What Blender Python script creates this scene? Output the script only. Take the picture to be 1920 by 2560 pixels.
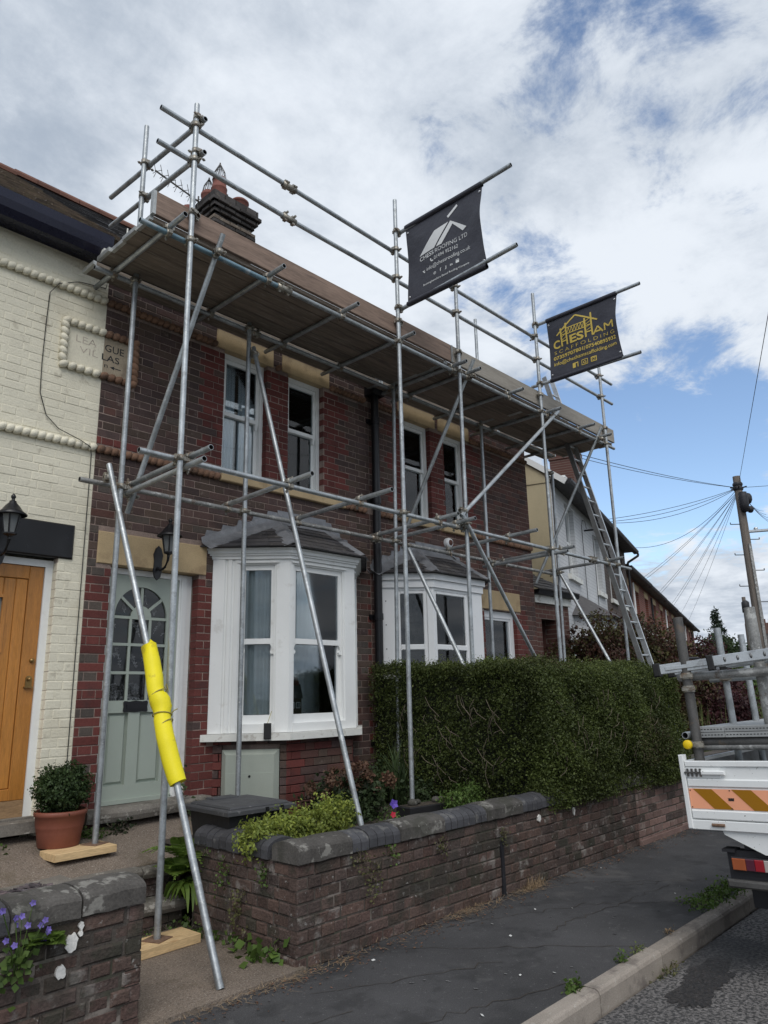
import bpy, bmesh, math, random
import numpy as np
from mathutils import Vector, Matrix

for o in list(bpy.data.objects): bpy.data.objects.remove(o)
SC = bpy.context.scene
COL = SC.collection
R = math.radians
random.seed(7); RNG = np.random.default_rng(7)

# ------------------------------------------------------------------ camera
CAMLOC = Vector((0.0, -6.4, 1.70))
def _cam_axes():
    yaw, pit, rol = R(47.03), R(14.03), R(-1.236)
    fw = Vector((math.sin(yaw)*math.cos(pit), math.cos(yaw)*math.cos(pit), math.sin(pit)))
    r = Vector((math.cos(yaw), -math.sin(yaw), 0)); u = r.cross(fw)
    return r*math.cos(rol)+u*math.sin(rol), -r*math.sin(rol)+u*math.cos(rol), fw
CR, CU, CF = _cam_axes()
cd = bpy.data.cameras.new('camera'); cam = bpy.data.objects.new('camera', cd); COL.objects.link(cam)
cd.sensor_fit = 'VERTICAL'; cd.sensor_height = 36; cd.sensor_width = 27
cd.lens = 1823.3/2560*36; cd.clip_start = 0.05; cd.clip_end = 3000
cam.matrix_world = Matrix(((CR.x, CU.x, -CF.x, CAMLOC.x), (CR.y, CU.y, -CF.y, CAMLOC.y), (CR.z, CU.z, -CF.z, CAMLOC.z), (0, 0, 0, 1)))
SC.camera = cam
SC.render.resolution_x = 768; SC.render.resolution_y = 1024

# ------------------------------------------------------------------ light and exposure
SC.view_settings.view_transform = 'Standard'; SC.view_settings.look = 'None'
SC.view_settings.exposure = 0.30; SC.view_settings.gamma = 1.0; SC.view_settings.use_curve_mapping = False
SUN_DIR = Vector((-0.46, -0.50, 0.80)).normalized()      # towards the sun
SUN_STRENGTH = 1.5; SUN_ANGLE = 40
sd = bpy.data.lights.new('sun', 'SUN'); sd.energy = SUN_STRENGTH; sd.angle = R(SUN_ANGLE); sd.color = (1.0, 0.96, 0.9)
sun = bpy.data.objects.new('sun', sd); COL.objects.link(sun)
sun.rotation_euler = SUN_DIR.to_track_quat('Z', 'Y').to_euler()

W = bpy.data.worlds.new('World'); SC.world = W; W.use_nodes = True
nt = W.node_tree; nt.nodes.clear(); L = nt.links.new
def wn(t, **k):
    n = nt.nodes.new(t)
    for a, b in k.items(): setattr(n, a, b)
    return n
def wmath(op, a, b=None, c=None, clamp=False):
    n = wn('ShaderNodeMath', operation=op, use_clamp=clamp)
    for i, x in enumerate((a, b, c)):
        if x is None: continue
        if isinstance(x, (int, float)): n.inputs[i].default_value = x
        else: L(x, n.inputs[i])
    return n.outputs[0]
def wvec(op, a, b=None):
    n = wn('ShaderNodeVectorMath', operation=op)
    for i, x in enumerate((a, b)):
        if x is None: continue
        if isinstance(x, (tuple, Vector)): n.inputs[i].default_value = tuple(x)
        else: L(x, n.inputs[i])
    return n
out = wn('ShaderNodeOutputWorld'); bg = wn('ShaderNodeBackground'); L(bg.outputs[0], out.inputs[0])
bg.inputs[1].default_value = 0.15
sky = wn('ShaderNodeTexSky'); sky.sky_type = 'NISHITA'; sky.sun_disc = False
sky.sun_elevation = math.asin(SUN_DIR.z); sky.sun_rotation = math.atan2(SUN_DIR.x, SUN_DIR.y)
sky.altitude = 100; sky.air_density = 1.0; sky.dust_density = 0.6; sky.ozone_density = 1.6
tc = wn('ShaderNodeTexCoord'); dirn = wvec('NORMALIZE', tc.outputs['Generated']).outputs[0]
sp = wn('ShaderNodeSeparateXYZ'); L(dirn, sp.inputs[0])
zc = wmath('MAXIMUM', sp.outputs[2], 0.0)
den = wmath('ADD', zc, 0.16)
cb = wn('ShaderNodeCombineXYZ'); L(wmath('DIVIDE', sp.outputs[0], den), cb.inputs[0]); L(wmath('DIVIDE', sp.outputs[1], den), cb.inputs[1])
def wnoise(vec, scale, detail, rough, off=(0, 0, 0), dist=0.0):
    n = wn('ShaderNodeTexNoise'); n.inputs['Scale'].default_value = scale; n.inputs['Detail'].default_value = detail
    n.inputs['Roughness'].default_value = rough; n.inputs['Distortion'].default_value = dist
    L(wvec('ADD', vec, off).outputs[0], n.inputs['Vector']); return n.outputs[0]
GAPS = ((1500, 85, 9, .20), (1345, 165, 6, .15), (1290, 710, 7, .26), (1500, 500, 7, .12), (1650, 940, 11, .22), (1750, 1130, 12, .18), (1630, 1330, 13, .36), (1900, 1290, 13, .30), (1560, 1180, 9, .12),
        (1780, 800, 10, -.14), (1700, 1510, 8, -.25), (1880, 1530, 10, -.22), (1560, 1430, 6, -.08), (1900, 1130, 7, -.06), (1980, 1640, 16, -.2), (300, 300, 30, -.18), (900, 200, 24, -.18))
CLOUD_OFF = (3.1, 7.7, 0.4)
n1 = wnoise(cb.outputs[0], 1.5, 10, 0.62, CLOUD_OFF, 0.35)
n2 = wnoise(cb.outputs[0], 4.5, 9, 0.66, (11.0, 2.0, 5.0), 0.3)
n3 = wnoise(cb.outputs[0], 1.6, 8, 0.60, (1.0, 21.0, 9.0), 0.3)
n4 = wnoise(cb.outputs[0], 0.55, 5, 0.5, (5.0, 3.0, 2.0))
# openings and banks in the cloud cover (directions in the sky)
def gap(px, py, width, amt):
    c = Vector((px-960, 1280-py, 1823.3)); d = (CR*c.x+CU*c.y+CF*c.z).normalized()
    dot = wvec('DOT_PRODUCT', dirn, d).outputs['Value']
    m = wn('ShaderNodeMapRange', interpolation_type='SMOOTHERSTEP'); L(dot, m.inputs[0])
    m.inputs[1].default_value = math.cos(R(width)); m.inputs[2].default_value = 1.0
    m.inputs[3].default_value = 0.0; m.inputs[4].default_value = amt
    return m.outputs[0]
bias = None
for g in GAPS:
    q = gap(*g); bias = q if bias is None else wmath('ADD', bias, q)
nn = wmath('ADD', wmath('MULTIPLY', n1, 0.42), wmath('MULTIPLY', n2, 0.58))
nn = wmath('MULTIPLY_ADD', wmath('SUBTRACT', nn, 0.5), 3.4, 0.60)
lowz = wn('ShaderNodeMapRange', interpolation_type='SMOOTHSTEP'); L(zc, lowz.inputs[0]); lowz.inputs[1].default_value = 0.0; lowz.inputs[2].default_value = 0.16; lowz.inputs[3].default_value = 0.30; lowz.inputs[4].default_value = 0.0
cov = wmath('ADD', wmath('SUBTRACT', nn, bias), lowz.outputs[0])
mr = wn('ShaderNodeMapRange', interpolation_type='SMOOTHSTEP'); L(cov, mr.inputs[0])
mr.inputs[1].default_value = 0.10; mr.inputs[2].default_value = 0.56
# cloud tone: grey undersides to white
tone = wmath('ADD', wmath('MULTIPLY', n3, 0.75), wmath('ADD', wmath('MULTIPLY', n2, 0.35), wmath('MULTIPLY', n4, 0.25)))
tr = wn('ShaderNodeMapRange', interpolation_type='SMOOTHSTEP'); L(tone, tr.inputs[0]); tr.inputs[1].default_value = 0.52; tr.inputs[2].default_value = 0.80
cr = wn('ShaderNodeMix', data_type='RGBA'); L(tr.outputs[0], cr.inputs[0])
cr.inputs[6].default_value = (2.25, 2.62, 3.15, 1); cr.inputs[7].default_value = (4.5, 4.8, 5.2, 1)
skyc = wn('ShaderNodeMix', data_type='RGBA', blend_type='MULTIPLY'); skyc.inputs[0].default_value = 1.0
L(sky.outputs[0], skyc.inputs[6]); skyc.inputs[7].default_value = (1.0, 1.0, 1.0, 1)
mx = wn('ShaderNodeMix', data_type='RGBA'); L(mr.outputs[0], mx.inputs[0]); L(skyc.outputs[2], mx.inputs[6]); L(cr.outputs[2], mx.inputs[7])
L(mx.outputs[2], bg.inputs[0])

# ------------------------------------------------------------------ materials
MATS = {}
def pm(name, col, rough=.75, metal=0.0, v=.12, vs=4.0, fine=.08, fs=90.0, isl=0.0, col2=None, bump=.15, bs=70.0, stretch=(1, 1, 1), patches=(), spec=.4, coat=0.0, bdist=.004):
    """procedural material: base colour with broad + fine variation, per-piece variation, patches of other colours, bump"""
    if name in MATS: return MATS[name]
    m = bpy.data.materials.new(name); m.use_nodes = True; t = m.node_tree; t.nodes.clear(); K = t.links.new
    def nn(ty, **k):
        n = t.nodes.new(ty)
        for a, b in k.items(): setattr(n, a, b)
        return n
    def mth(op, a, b=None, clamp=False):
        n = nn('ShaderNodeMath', operation=op, use_clamp=clamp)
        for i, x in enumerate((a, b)):
            if x is None: continue
            if isinstance(x, (int, float)): n.inputs[i].default_value = x
            else: K(x, n.inputs[i])
        return n.outputs[0]
    o = nn('ShaderNodeOutputMaterial'); b = nn('ShaderNodeBsdfPrincipled'); K(b.outputs[0], o.inputs[0])
    geo = nn('ShaderNodeNewGeometry'); mp = nn('ShaderNodeVectorMath', operation='MULTIPLY'); K(geo.outputs['Position'], mp.inputs[0]); mp.inputs[1].default_value = stretch
    oi = nn('ShaderNodeObjectInfo')
    rnd = mth('FRACT', mth('ADD', oi.outputs['Random'], geo.outputs['Random Per Island']))
    def noise(scale, detail, seed=0.0, vec=None):
        n = nn('ShaderNodeTexNoise', noise_dimensions='3D'); n.inputs['Scale'].default_value = scale; n.inputs['Detail'].default_value = detail; n.inputs['Roughness'].default_value = .6
        a = nn('ShaderNodeVectorMath', operation='ADD'); K(vec or mp.outputs[0], a.inputs[0]); a.inputs[1].default_value = (seed*3.7, seed*1.3, seed*2.1); K(a.outputs[0], n.inputs[0])
        q = mth('MULTIPLY', mth('SUBTRACT', n.outputs[0], .5), 1.6)
        return mth('ADD', q, .5)
    c = None
    base = nn('ShaderNodeMix', data_type='RGBA'); base.inputs[6].default_value = (*col, 1); base.inputs[7].default_value = (*(col2 or col), 1); K(rnd, base.inputs[0]); c = base.outputs[2]
    f = mth('ADD', 1.0, mth('MULTIPLY', mth('SUBTRACT', noise(vs, 5), .5), 4*v))
    if fine: f = mth('ADD', f, mth('MULTIPLY', mth('SUBTRACT', noise(fs, 3, 5.0), .5), 4*fine))
    if isl: f = mth('ADD', f, mth('MULTIPLY', mth('SUBTRACT', mth('FRACT', mth('MULTIPLY', rnd, 7.31)), .5), 2*isl))
    f = mth('MAXIMUM', f, .15)
    sc = nn('ShaderNodeVectorMath', operation='SCALE'); K(c, sc.inputs[0]); K(f, sc.inputs[3]); c = sc.outputs[0]
    for i, (pc, ps, lo, hi, amt) in enumerate(patches):
        r = nn('ShaderNodeMapRange', interpolation_type='SMOOTHSTEP'); K(noise(ps, 8, 11.0+i*3), r.inputs[0]); r.inputs[1].default_value = lo; r.inputs[2].default_value = hi; r.inputs[4].default_value = amt
        x = nn('ShaderNodeMix', data_type='RGBA'); K(r.outputs[0], x.inputs[0]); K(c, x.inputs[6]); x.inputs[7].default_value = (*pc, 1); c = x.outputs[2]
    K(c, b.inputs['Base Color'])
    rg = mth('ADD', rough, mth('MULTIPLY', mth('SUBTRACT', noise(vs*2.3, 4, 2.0), .5), .25), clamp=True); K(rg, b.inputs['Roughness'])
    b.inputs['Metallic'].default_value = metal; b.inputs['Specular IOR Level'].default_value = spec; b.inputs['Coat Weight'].default_value = coat
    if bump:
        bp = nn('ShaderNodeBump'); bp.inputs['Strength'].default_value = bump; bp.inputs['Distance'].default_value = bdist; K(noise(bs, 6, 8.0), bp.inputs['Height']); K(bp.outputs[0], b.inputs['Normal'])
    MATS[name] = m; return m
def glass(name='window_glass', refl=1.0, tint=(.80, .84, .85)):
    if name in MATS: return MATS[name]
    m = bpy.data.materials.new(name); m.use_nodes = True; t = m.node_tree; t.nodes.clear()
    o = t.nodes.new('ShaderNodeOutputMaterial'); mix = t.nodes.new('ShaderNodeMixShader'); tr = t.nodes.new('ShaderNodeBsdfTransparent'); gl = t.nodes.new('ShaderNodeBsdfGlossy'); fr = t.nodes.new('ShaderNodeFresnel')
    gl.inputs['Roughness'].default_value = 0.02; tr.inputs[0].default_value = (*tint, 1); fr.inputs[0].default_value = 1.5; gl.inputs[0].default_value = (refl, refl, refl, 1)
    t.links.new(fr.outputs[0], mix.inputs[0]); t.links.new(tr.outputs[0], mix.inputs[1]); t.links.new(gl.outputs[0], mix.inputs[2]); t.links.new(mix.outputs[0], o.inputs[0])
    MATS[name] = m; return m
def leafmat(name, c1, c2, trans=.25, rough=.55, v=.35, vs=1.6):
    if name in MATS: return MATS[name]
    m = pm(name, c1, rough, v=v, vs=vs, fine=0, col2=c2, isl=.25, bump=0, spec=.3)
    t = m.node_tree; b = [n for n in t.nodes if n.type == 'BSDF_PRINCIPLED'][0]; o = [n for n in t.nodes if n.type == 'OUTPUT_MATERIAL'][0]
    tl = t.nodes.new('ShaderNodeBsdfTranslucent'); mix = t.nodes.new('ShaderNodeMixShader'); mix.inputs[0].default_value = trans
    src = b.inputs['Base Color'].links[0].from_socket
    t.links.new(src, tl.inputs[0]); t.links.new(b.outputs[0], mix.inputs[1]); t.links.new(tl.outputs[0], mix.inputs[2]); t.links.new(mix.outputs[0], o.inputs[0])
    return m

SOOT = ((.035, .03, .03), 2.1, .55, .8, .55)
M = dict(
 brick_purple=pm('brick_purple', (.074, .050, .047), .88, v=.13, vs=3, fine=.14, fs=60, isl=.2, col2=(.090, .053, .046), bump=.5, bs=90, patches=(SOOT, ((.24, .2, .18), 14, .66, .8, .35))),
 brick_brown=pm('brick_brown', (.092, .062, .048), .88, v=.13, vs=3, fine=.14, fs=60, isl=.2, col2=(.078, .054, .045), bump=.5, bs=90, patches=(SOOT, ((.24, .2, .17), 14, .66, .8, .35))),
 brick_red=pm('brick_red', (.135, .036, .030), .85, v=.12, vs=3, fine=.13, fs=60, isl=.2, col2=(.112, .032, .028), bump=.5, bs=90, patches=(SOOT,)),
 brick_grey=pm('brick_grey', (.084, .070, .062), .88, v=.13, vs=3, fine=.14, fs=60, isl=.2, col2=(.098, .078, .066), bump=.5, bs=90, patches=(SOOT,)),
 brick_rust=pm('brick_rust', (.112, .050, .040), .87, v=.13, vs=3, fine=.13, fs=60, isl=.2, col2=(.094, .048, .040), bump=.5, bs=90, patches=(SOOT,)),
 mortar=pm('mortar', (.27, .205, .175), .95, v=.2, vs=5, fine=.2, fs=120, bump=.4, bs=150, patches=(((.12, .09, .08), 3.0, .5, .72, .7),)),
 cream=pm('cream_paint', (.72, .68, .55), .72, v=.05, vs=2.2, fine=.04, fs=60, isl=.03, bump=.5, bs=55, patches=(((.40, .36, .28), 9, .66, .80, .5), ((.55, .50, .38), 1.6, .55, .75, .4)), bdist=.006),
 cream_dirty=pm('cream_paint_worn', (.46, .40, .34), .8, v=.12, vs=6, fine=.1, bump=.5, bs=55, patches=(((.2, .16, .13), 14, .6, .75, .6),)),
 stone_ochre=pm('ochre_stone', (.48, .36, .21), .85, v=.10, vs=3, fine=.10, fs=110, isl=.08, bump=.3, bs=90, patches=(((.25, .17, .10), 3.0, .55, .75, .55),)),
 stone_grey=pm('step_stone', (.17, .155, .135), .9, v=.18, vs=4, fine=.18, fs=90, bump=.5, bs=60, patches=(((.42, .40, .36), 17, .63, .74, .75), ((.06, .06, .045), 3.2, .52, .7, .7))),
 plaque=pm('plaque_stone', (.36, .30, .22), .85, v=.12, vs=4, fine=.1, bump=.25, patches=(((.16, .12, .09), 5, .5, .7, .6),)),
 terracotta=pm('rope_terracotta', (.22, .125, .080), .85, v=.2, vs=5, fine=.15, isl=.2, bump=.4, patches=(((.07, .05, .04), 4, .5, .7, .7),)),
 white=pm('white_paint', (.78, .79, .78), .5, v=.03, vs=2, fine=.01, bump=.05, bs=40, patches=(((.5, .48, .44), 5, .66, .84, .4),)),
 white_dirty=pm('white_sill_paint', (.70, .70, .66), .6, v=.06, vs=4, fine=.03, bump=.12, bs=40, patches=(((.33, .29, .24), 8, .58, .74, .6),)),
 upvc=pm('white_plastic', (.80, .81, .82), .35, v=.02, vs=2, fine=.0, bump=.02, patches=(((.55, .53, .5), 4, .7, .85, .3),)),
 lead=pm('lead_sheet', (.205, .212, .228), .55, metal=.25, v=.2, vs=5, fine=.08, bump=.4, bs=16, patches=(((.30, .30, .31), 7, .58, .72, .5),), bdist=.012),
 slate=pm('roof_slate', (.050, .049, .054), .6, v=.12, vs=5, fine=.08, isl=.3, col2=(.070, .064, .062), bump=.3, bs=60, patches=(((.22, .21, .19), 18, .67, .78, .6),)),
 navy=pm('navy_gloss_paint', (.010, .011, .028), .28, v=.08, vs=3, fine=.0, bump=.05, bs=10),
 black=pm('black_gloss_paint', (.010, .010, .012), .35, v=.08, vs=3, fine=.02, bump=.08, bs=30),
 blackmat=pm('black_rubber', (.018, .018, .019), .7, v=.1, fine=.05, bump=.1),
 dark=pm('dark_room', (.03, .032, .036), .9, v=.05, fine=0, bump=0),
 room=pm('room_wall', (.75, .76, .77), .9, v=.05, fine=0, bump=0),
 curtain=pm('net_curtain', (.72, .76, .82), .9, v=.06, vs=3, fine=.03, fs=150, bump=0),
 curtain_grey=pm('grey_curtain', (.62, .64, .65), .9, v=.08, vs=3, fine=.03, bump=0),
 green_door=pm('sage_green_paint', (.355, .400, .350), .42, v=.03, vs=2, fine=.015, bump=.06, bs=120),
 meter=pm('meter_box_plastic', (.33, .36, .315), .5, v=.04, vs=3, fine=.02, bump=.05),
 oak=pm('oak_door', (.44, .185, .038), .45, v=.10, vs=3, fine=.12, fs=20, isl=.10, stretch=(9, 9, .8), bump=.12, bs=14, coat=.15),
 oak_worn=pm('weathered_oak', (.30, .19, .10), .75, v=.2, vs=4, fine=.15, fs=20, stretch=(1.5, 9, 9), bump=.25, bs=20),
 brass=pm('aged_brass', (.28, .18, .07), .4, metal=.8, v=.2, vs=20, fine=0, bump=0),
 galv=pm('galvanised_tube', (.40, .425, .44), .48, metal=.7, v=.2, vs=7, fine=.10, fs=70, isl=.10, stretch=(1, 1, 1), bump=.06, bs=60, patches=(((.24, .25, .25), 9, .58, .72, .55), ((.62, .64, .64), 22, .66, .75, .6))),
 galv_blue=pm('blue_stained_tube', (.20, .30, .36), .5, metal=.5, v=.2, vs=4, fine=.1, bump=.06, patches=(((.42, .46, .48), 6, .52, .68, .8),)),
 galv_old=pm('dull_tube', (.30, .30, .29), .6, metal=.5, v=.25, vs=9, fine=.15, bump=.15, patches=(((.55, .55, .53), 16, .58, .68, .8), ((.16, .10, .07), 12, .66, .76, .6))),
 tube_in=pm('tube_bore', (.05, .05, .05), .8, metal=.3, v=.2, bump=0),
 coupler=pm('coupler_steel', (.33, .31, .27), .5, metal=.7, v=.25, vs=18, fine=.2, bump=.2, patches=(((.20, .12, .07), 15, .55, .7, .6),)),
 rust=pm('rusty_plate', (.20, .125, .085), .8, metal=.2, v=.2, vs=12, fine=.15, bump=.2),
 board=pm('scaffold_board', (.235, .165, .130), .85, v=.18, vs=2, fine=.16, fs=16, isl=.16, col2=(.26, .19, .15), stretch=(.7, 9, 9), bump=.25, bs=14, patches=(((.10, .07, .06), 1.8, .6, .78, .6),)),
 board_under=pm('scaffold_board_old', (.225, .190, .155), .9, v=.2, vs=2, fine=.16, fs=16, isl=.22, col2=(.20, .155, .125), stretch=(.7, 9, 9), bump=.25, bs=14, patches=(((.10, .08, .07), 1.6, .55, .75, .6), ((.36, .33, .29), 5, .62, .74, .5))),
 board_grey=pm('scaffold_board_grey', (.30, .275, .240), .85, v=.12, vs=2, fine=.12, fs=18, isl=.06, stretch=(.7, 9, 9), bump=.2, bs=14, patches=(((.2, .18, .16), 2, .55, .75, .5),)),
 end_band=pm('board_end_band', (.45, .46, .45), .5, metal=.7, v=.2, vs=10, fine=.1, bump=.1),
 pine=pm('new_pine', (.62, .44, .235), .75, v=.10, vs=2.5, fine=.14, fs=15, stretch=(1.2, 9, 9), bump=.15, bs=12, patches=(((.36, .20, .09), 4, .64, .74, .7),)),
 foam=pm('yellow_foam', (.82, .70, .012), .55, v=.04, vs=4, fine=.03, fs=120, bump=.15, bs=160, patches=(((.50, .40, .03), 10, .66, .76, .5),)),
 rope=pm('tie_rope', (.33, .28, .08), .9, v=.2, vs=60, fine=.1, bump=.2),
 banner=pm('banner_vinyl', (.040, .040, .052), .42, v=.12, vs=2.0, fine=.03, bump=.3, bs=3.0, bdist=.05),
 print_white=pm('print_silver', (.74, .75, .75), .5, v=.03, fine=0, bump=0),
 print_gold=pm('print_gold', (.62, .46, .095), .5, v=.03, fine=0, bump=0),
 eyelet=pm('eyelet_metal', (.8, .8, .8), .3, metal=.6, v=.02, fine=0, bump=0),
 asphalt=pm('footway_asphalt', (.056, .055, .057), .88, v=.22, vs=1.1, fine=.25, fs=140, bump=.6, bs=160, patches=(((.125, .118, .112), 1.1, .56, .80, .55), ((.115, .112, .11), 5.5, .66, .80, .45), ((.15, .15, .15), 62, .70, .78, .7), ((.027, .027, .028), 2.4, .54, .72, .6))),
 road=pm('road_chippings', (.175, .165, .16), .85, v=.16, vs=1.0, fine=.4, fs=60, bump=1.0, bs=45, patches=(((.035, .035, .036), 42, .46, .58, .9), ((.045, .045, .047), .8, .53, .68, .7)), bdist=.01),
 wet=pm('oil_damp_patch', (.040, .035, .033), .6, v=.25, vs=5, fine=.4, fs=60, bump=1.0, bs=45, bdist=.01, patches=(((.018, .017, .017), 42, .46, .58, .9),)),
 kerb=pm('kerb_concrete', (.285, .25, .215), .9, v=.14, vs=4, fine=.16, fs=130, isl=.08, bump=.4, bs=110, patches=(((.12, .10, .09), 4, .55, .72, .6), ((.40, .37, .33), 25, .66, .74, .6))),
 slab=pm('exposed_aggregate_path', (.185, .148, .118), .9, v=.16, vs=2.0, fine=.35, fs=110, bump=.8, bs=120, patches=(((.40, .36, .31), 85, .66, .72, .9), ((.10, .08, .05), 1.8, .52, .72, .6), ((.08, .065, .055), 60, .64, .7, .7))),
 soil=pm('dark_soil', (.045, .036, .028), .95, v=.3, vs=5, fine=.3, bump=.8, bs=60, patches=(((.10, .085, .06), 20, .6, .7, .6),)),
 verge=pm('far_ground', (.07, .075, .05), .95, v=.3, vs=.2, fine=.2, fs=3, bump=.2),
 wall_brick=pm('old_wall_brick', (.082, .060, .053), .92, v=.2, vs=3, fine=.22, fs=55, isl=.25, col2=(.098, .062, .050), bump=.9, bs=50, bdist=.008, patches=(((.29, .27, .25), 6.5, .60, .78, .62), ((.034, .033, .026), 1.7, .52, .70, .75), ((.42, .41, .39), 22, .70, .80, .5))),
 wall_brick_b=pm('wall_brick_dark', (.075, .056, .050), .92, v=.22, vs=3, fine=.25, fs=55, isl=.3, col2=(.10, .06, .05), bump=.9, bs=50, bdist=.008, patches=(((.27, .25, .23), 5.5, .60, .78, .6), ((.036, .038, .026), 2.0, .5, .68, .75), ((.40, .39, .37), 20, .70, .80, .5))),
 wall_red=pm('wall_brick_newer', (.20, .125, .105), .9, v=.15, vs=3, fine=.2, fs=60, isl=.25, col2=(.15, .10, .09), bump=.6, bs=70, patches=(((.33, .29, .26), 6, .58, .72, .4),)),
 wall_mortar=pm('old_lime_mortar', (.078, .066, .057), .95, v=.25, vs=5, fine=.25, bump=.8, bs=60, patches=(((.30, .26, .23), 5, .55, .7, .6), ((.05, .055, .035), 3, .5, .68, .7))),
 coping=pm('blue_coping_brick', (.058, .058, .064), .7, v=.14, vs=4, fine=.12, fs=90, isl=.18, bump=.35, bs=80, patches=(((.22, .215, .20), 9, .60, .74, .4),)),
 coping_stone=pm('coping_stone', (.078, .072, .066), .9, v=.2, vs=4, fine=.2, fs=80, isl=.15, bump=.7, bs=50, patches=(((.33, .32, .29), 10, .58, .70, .55), ((.045, .045, .035), 3.5, .5, .68, .7), ((.42, .41, .38), 22, .72, .82, .5))),
 limewash=pm('lime_patch', (.68, .67, .64), .9, v=.1, vs=20, fine=.1, bump=.4, bs=90),
 truck_white=pm('truck_white_paint', (.80, .815, .81), .35, v=.025, vs=2.5, fine=.01, bump=.03, bs=30, coat=.2, patches=(((.42, .38, .32), 7, .66, .80, .45), ((.12, .10, .085), 48, .775, .80, .85))),
 truck_grey=pm('truck_bed_grey', (.20, .205, .21), .6, v=.15, vs=4, fine=.08, bump=.1, patches=(((.10, .09, .08), 5, .55, .7, .6),)),
 steel_dark=pm('dark_steel_post', (.115, .112, .108), .6, metal=.5, v=.2, vs=6, fine=.12, bump=.15, patches=(((.2, .15, .11), 8, .6, .72, .5),)),
 chassis=pm('chassis_black', (.02, .02, .024), .55, v=.2, fine=.1, bump=.1),
 refl_pink=pm('marker_pale_orange', (.90, .40, .235), .35, v=.02, fine=.02, fs=300, bump=.02),
 refl_amber=pm('marker_dark_amber', (.34, .150, .004), .35, v=.02, fine=.02, fs=300, bump=.02),
 lens_orange=pm('lens_orange', (.32, .085, .03), .2, v=.05, fine=0, bump=.1, bs=200, coat=.6),
 lens_purple=pm('lens_smoked', (.085, .018, .035), .2, v=.05, fine=0, bump=.1, bs=200, coat=.6),
 lens_red=pm('lens_red', (.30, .012, .022), .2, v=.05, fine=0, bump=.1, bs=200, coat=.6),
 lens_clear=pm('lens_clear', (.42, .38, .35), .2, v=.05, fine=0, bump=.1, bs=200, coat=.6),
 alu=pm('ladder_aluminium', (.58, .60, .61), .35, metal=.8, v=.10, vs=6, fine=.06, bump=.05, patches=(((.3, .3, .3), 12, .62, .74, .5),)),
 alu_dull=pm('ladder_dull', (.24, .245, .245), .5, metal=.6, v=.15, vs=6, fine=.06, bump=.05),
 plastic_grey=pm('grey_lath_board', (.30, .31, .31), .6, v=.1, vs=5, fine=.06, isl=.1, bump=.1),
 cap_yellow=pm('yellow_cap', (.80, .56, .01), .4, v=.03, fine=0, bump=0),
 bin=pm('black_bin_plastic', (.016, .016, .018), .55, v=.12, vs=5, fine=.05, bump=.15, bs=20),
 bin_lid=pm('grey_bin_lid', (.055, .056, .060), .6, v=.12, vs=5, fine=.05, bump=.12, bs=20, patches=(((.2, .2, .2), 12, .7, .76, .5),)),
 pot=pm('terracotta_plastic', (.20, .066, .042), .55, v=.10, vs=6, fine=.04, bump=.08),
 bark=pm('bark', (.10, .078, .06), .95, v=.25, vs=8, fine=.2, bump=.8, bs=30),
 twig=pm('twig', (.16, .13, .10), .9, v=.2, vs=8, fine=.1, bump=.2),
 pole_wood=pm('pole_timber', (.17, .145, .125), .9, v=.2, vs=2, fine=.2, fs=10, stretch=(9, 9, .6), bump=.3, bs=10),
 cable=pm('black_cable', (.018, .018, .018), .6, v=.05, fine=0, bump=0),
 pot_red=pm('chimney_pot_clay', (.205, .075, .058), .75, v=.12, vs=4, fine=.08, isl=.1, bump=.2, patches=(((.12, .05, .04), 4, .58, .75, .5),)),
 sooty=pm('sooty_brick', (.060, .054, .052), .92, v=.2, vs=4, fine=.2, isl=.5, bump=.7, bs=50, patches=(((.15, .13, .11), 6, .6, .74, .5),)),
 sooty_b=pm('weathered_brick', (.155, .125, .10), .92, v=.2, vs=4, fine=.2, isl=.3, bump=.7, bs=50, patches=(((.05, .045, .04), 4, .5, .7, .7), ((.30, .27, .22), 9, .6, .72, .5))),
 rooftile=pm('mossy_roof_tile', (.20, .155, .115), .9, v=.1, vs=3, fine=.1, isl=.22, col2=(.12, .10, .085), bump=.6, bs=40, patches=(((.20, .18, .11), 12, .6, .72, .6),)),
 ridge=pm('ridge_tile', (.15, .07, .05), .85, v=.15, vs=3, fine=.1, isl=.2, bump=.3),
 far_white=pm('far_white_render', (.74, .76, .77), .8, v=.04, vs=1.2, fine=.05, fs=20, bump=.5, bs=9, patches=(((.55, .56, .58), 2.2, .6, .76, .4),), stretch=(1, 1, 2.5), bdist=.03),
 far_cream=pm('far_cream_render', (.50, .43, .285), .85, v=.07, vs=1.3, fine=.05, bump=.2, bs=30, patches=(((.40, .33, .22), 1.2, .55, .75, .5),)),
 slate_chip=pm('slate_chipping', (.085, .078, .085), .7, v=.2, vs=8, fine=.1, isl=.4, col2=(.13, .10, .105), bump=.3),
 straw=pm('dry_straw', (.28, .20, .12), .9, v=.2, vs=8, fine=0, isl=.3, bump=0),
 paper=pm('litter_paper', (.6, .6, .58), .8, v=.05, fine=0, bump=0),
 lantern_glass=pm('lantern_glass', (.16, .17, .175), .15, v=.05, fine=0, bump=0),
 lace=pm('lace_pattern', (.85, .86, .86), .9, v=.05, fine=0, bump=0),
)
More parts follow.
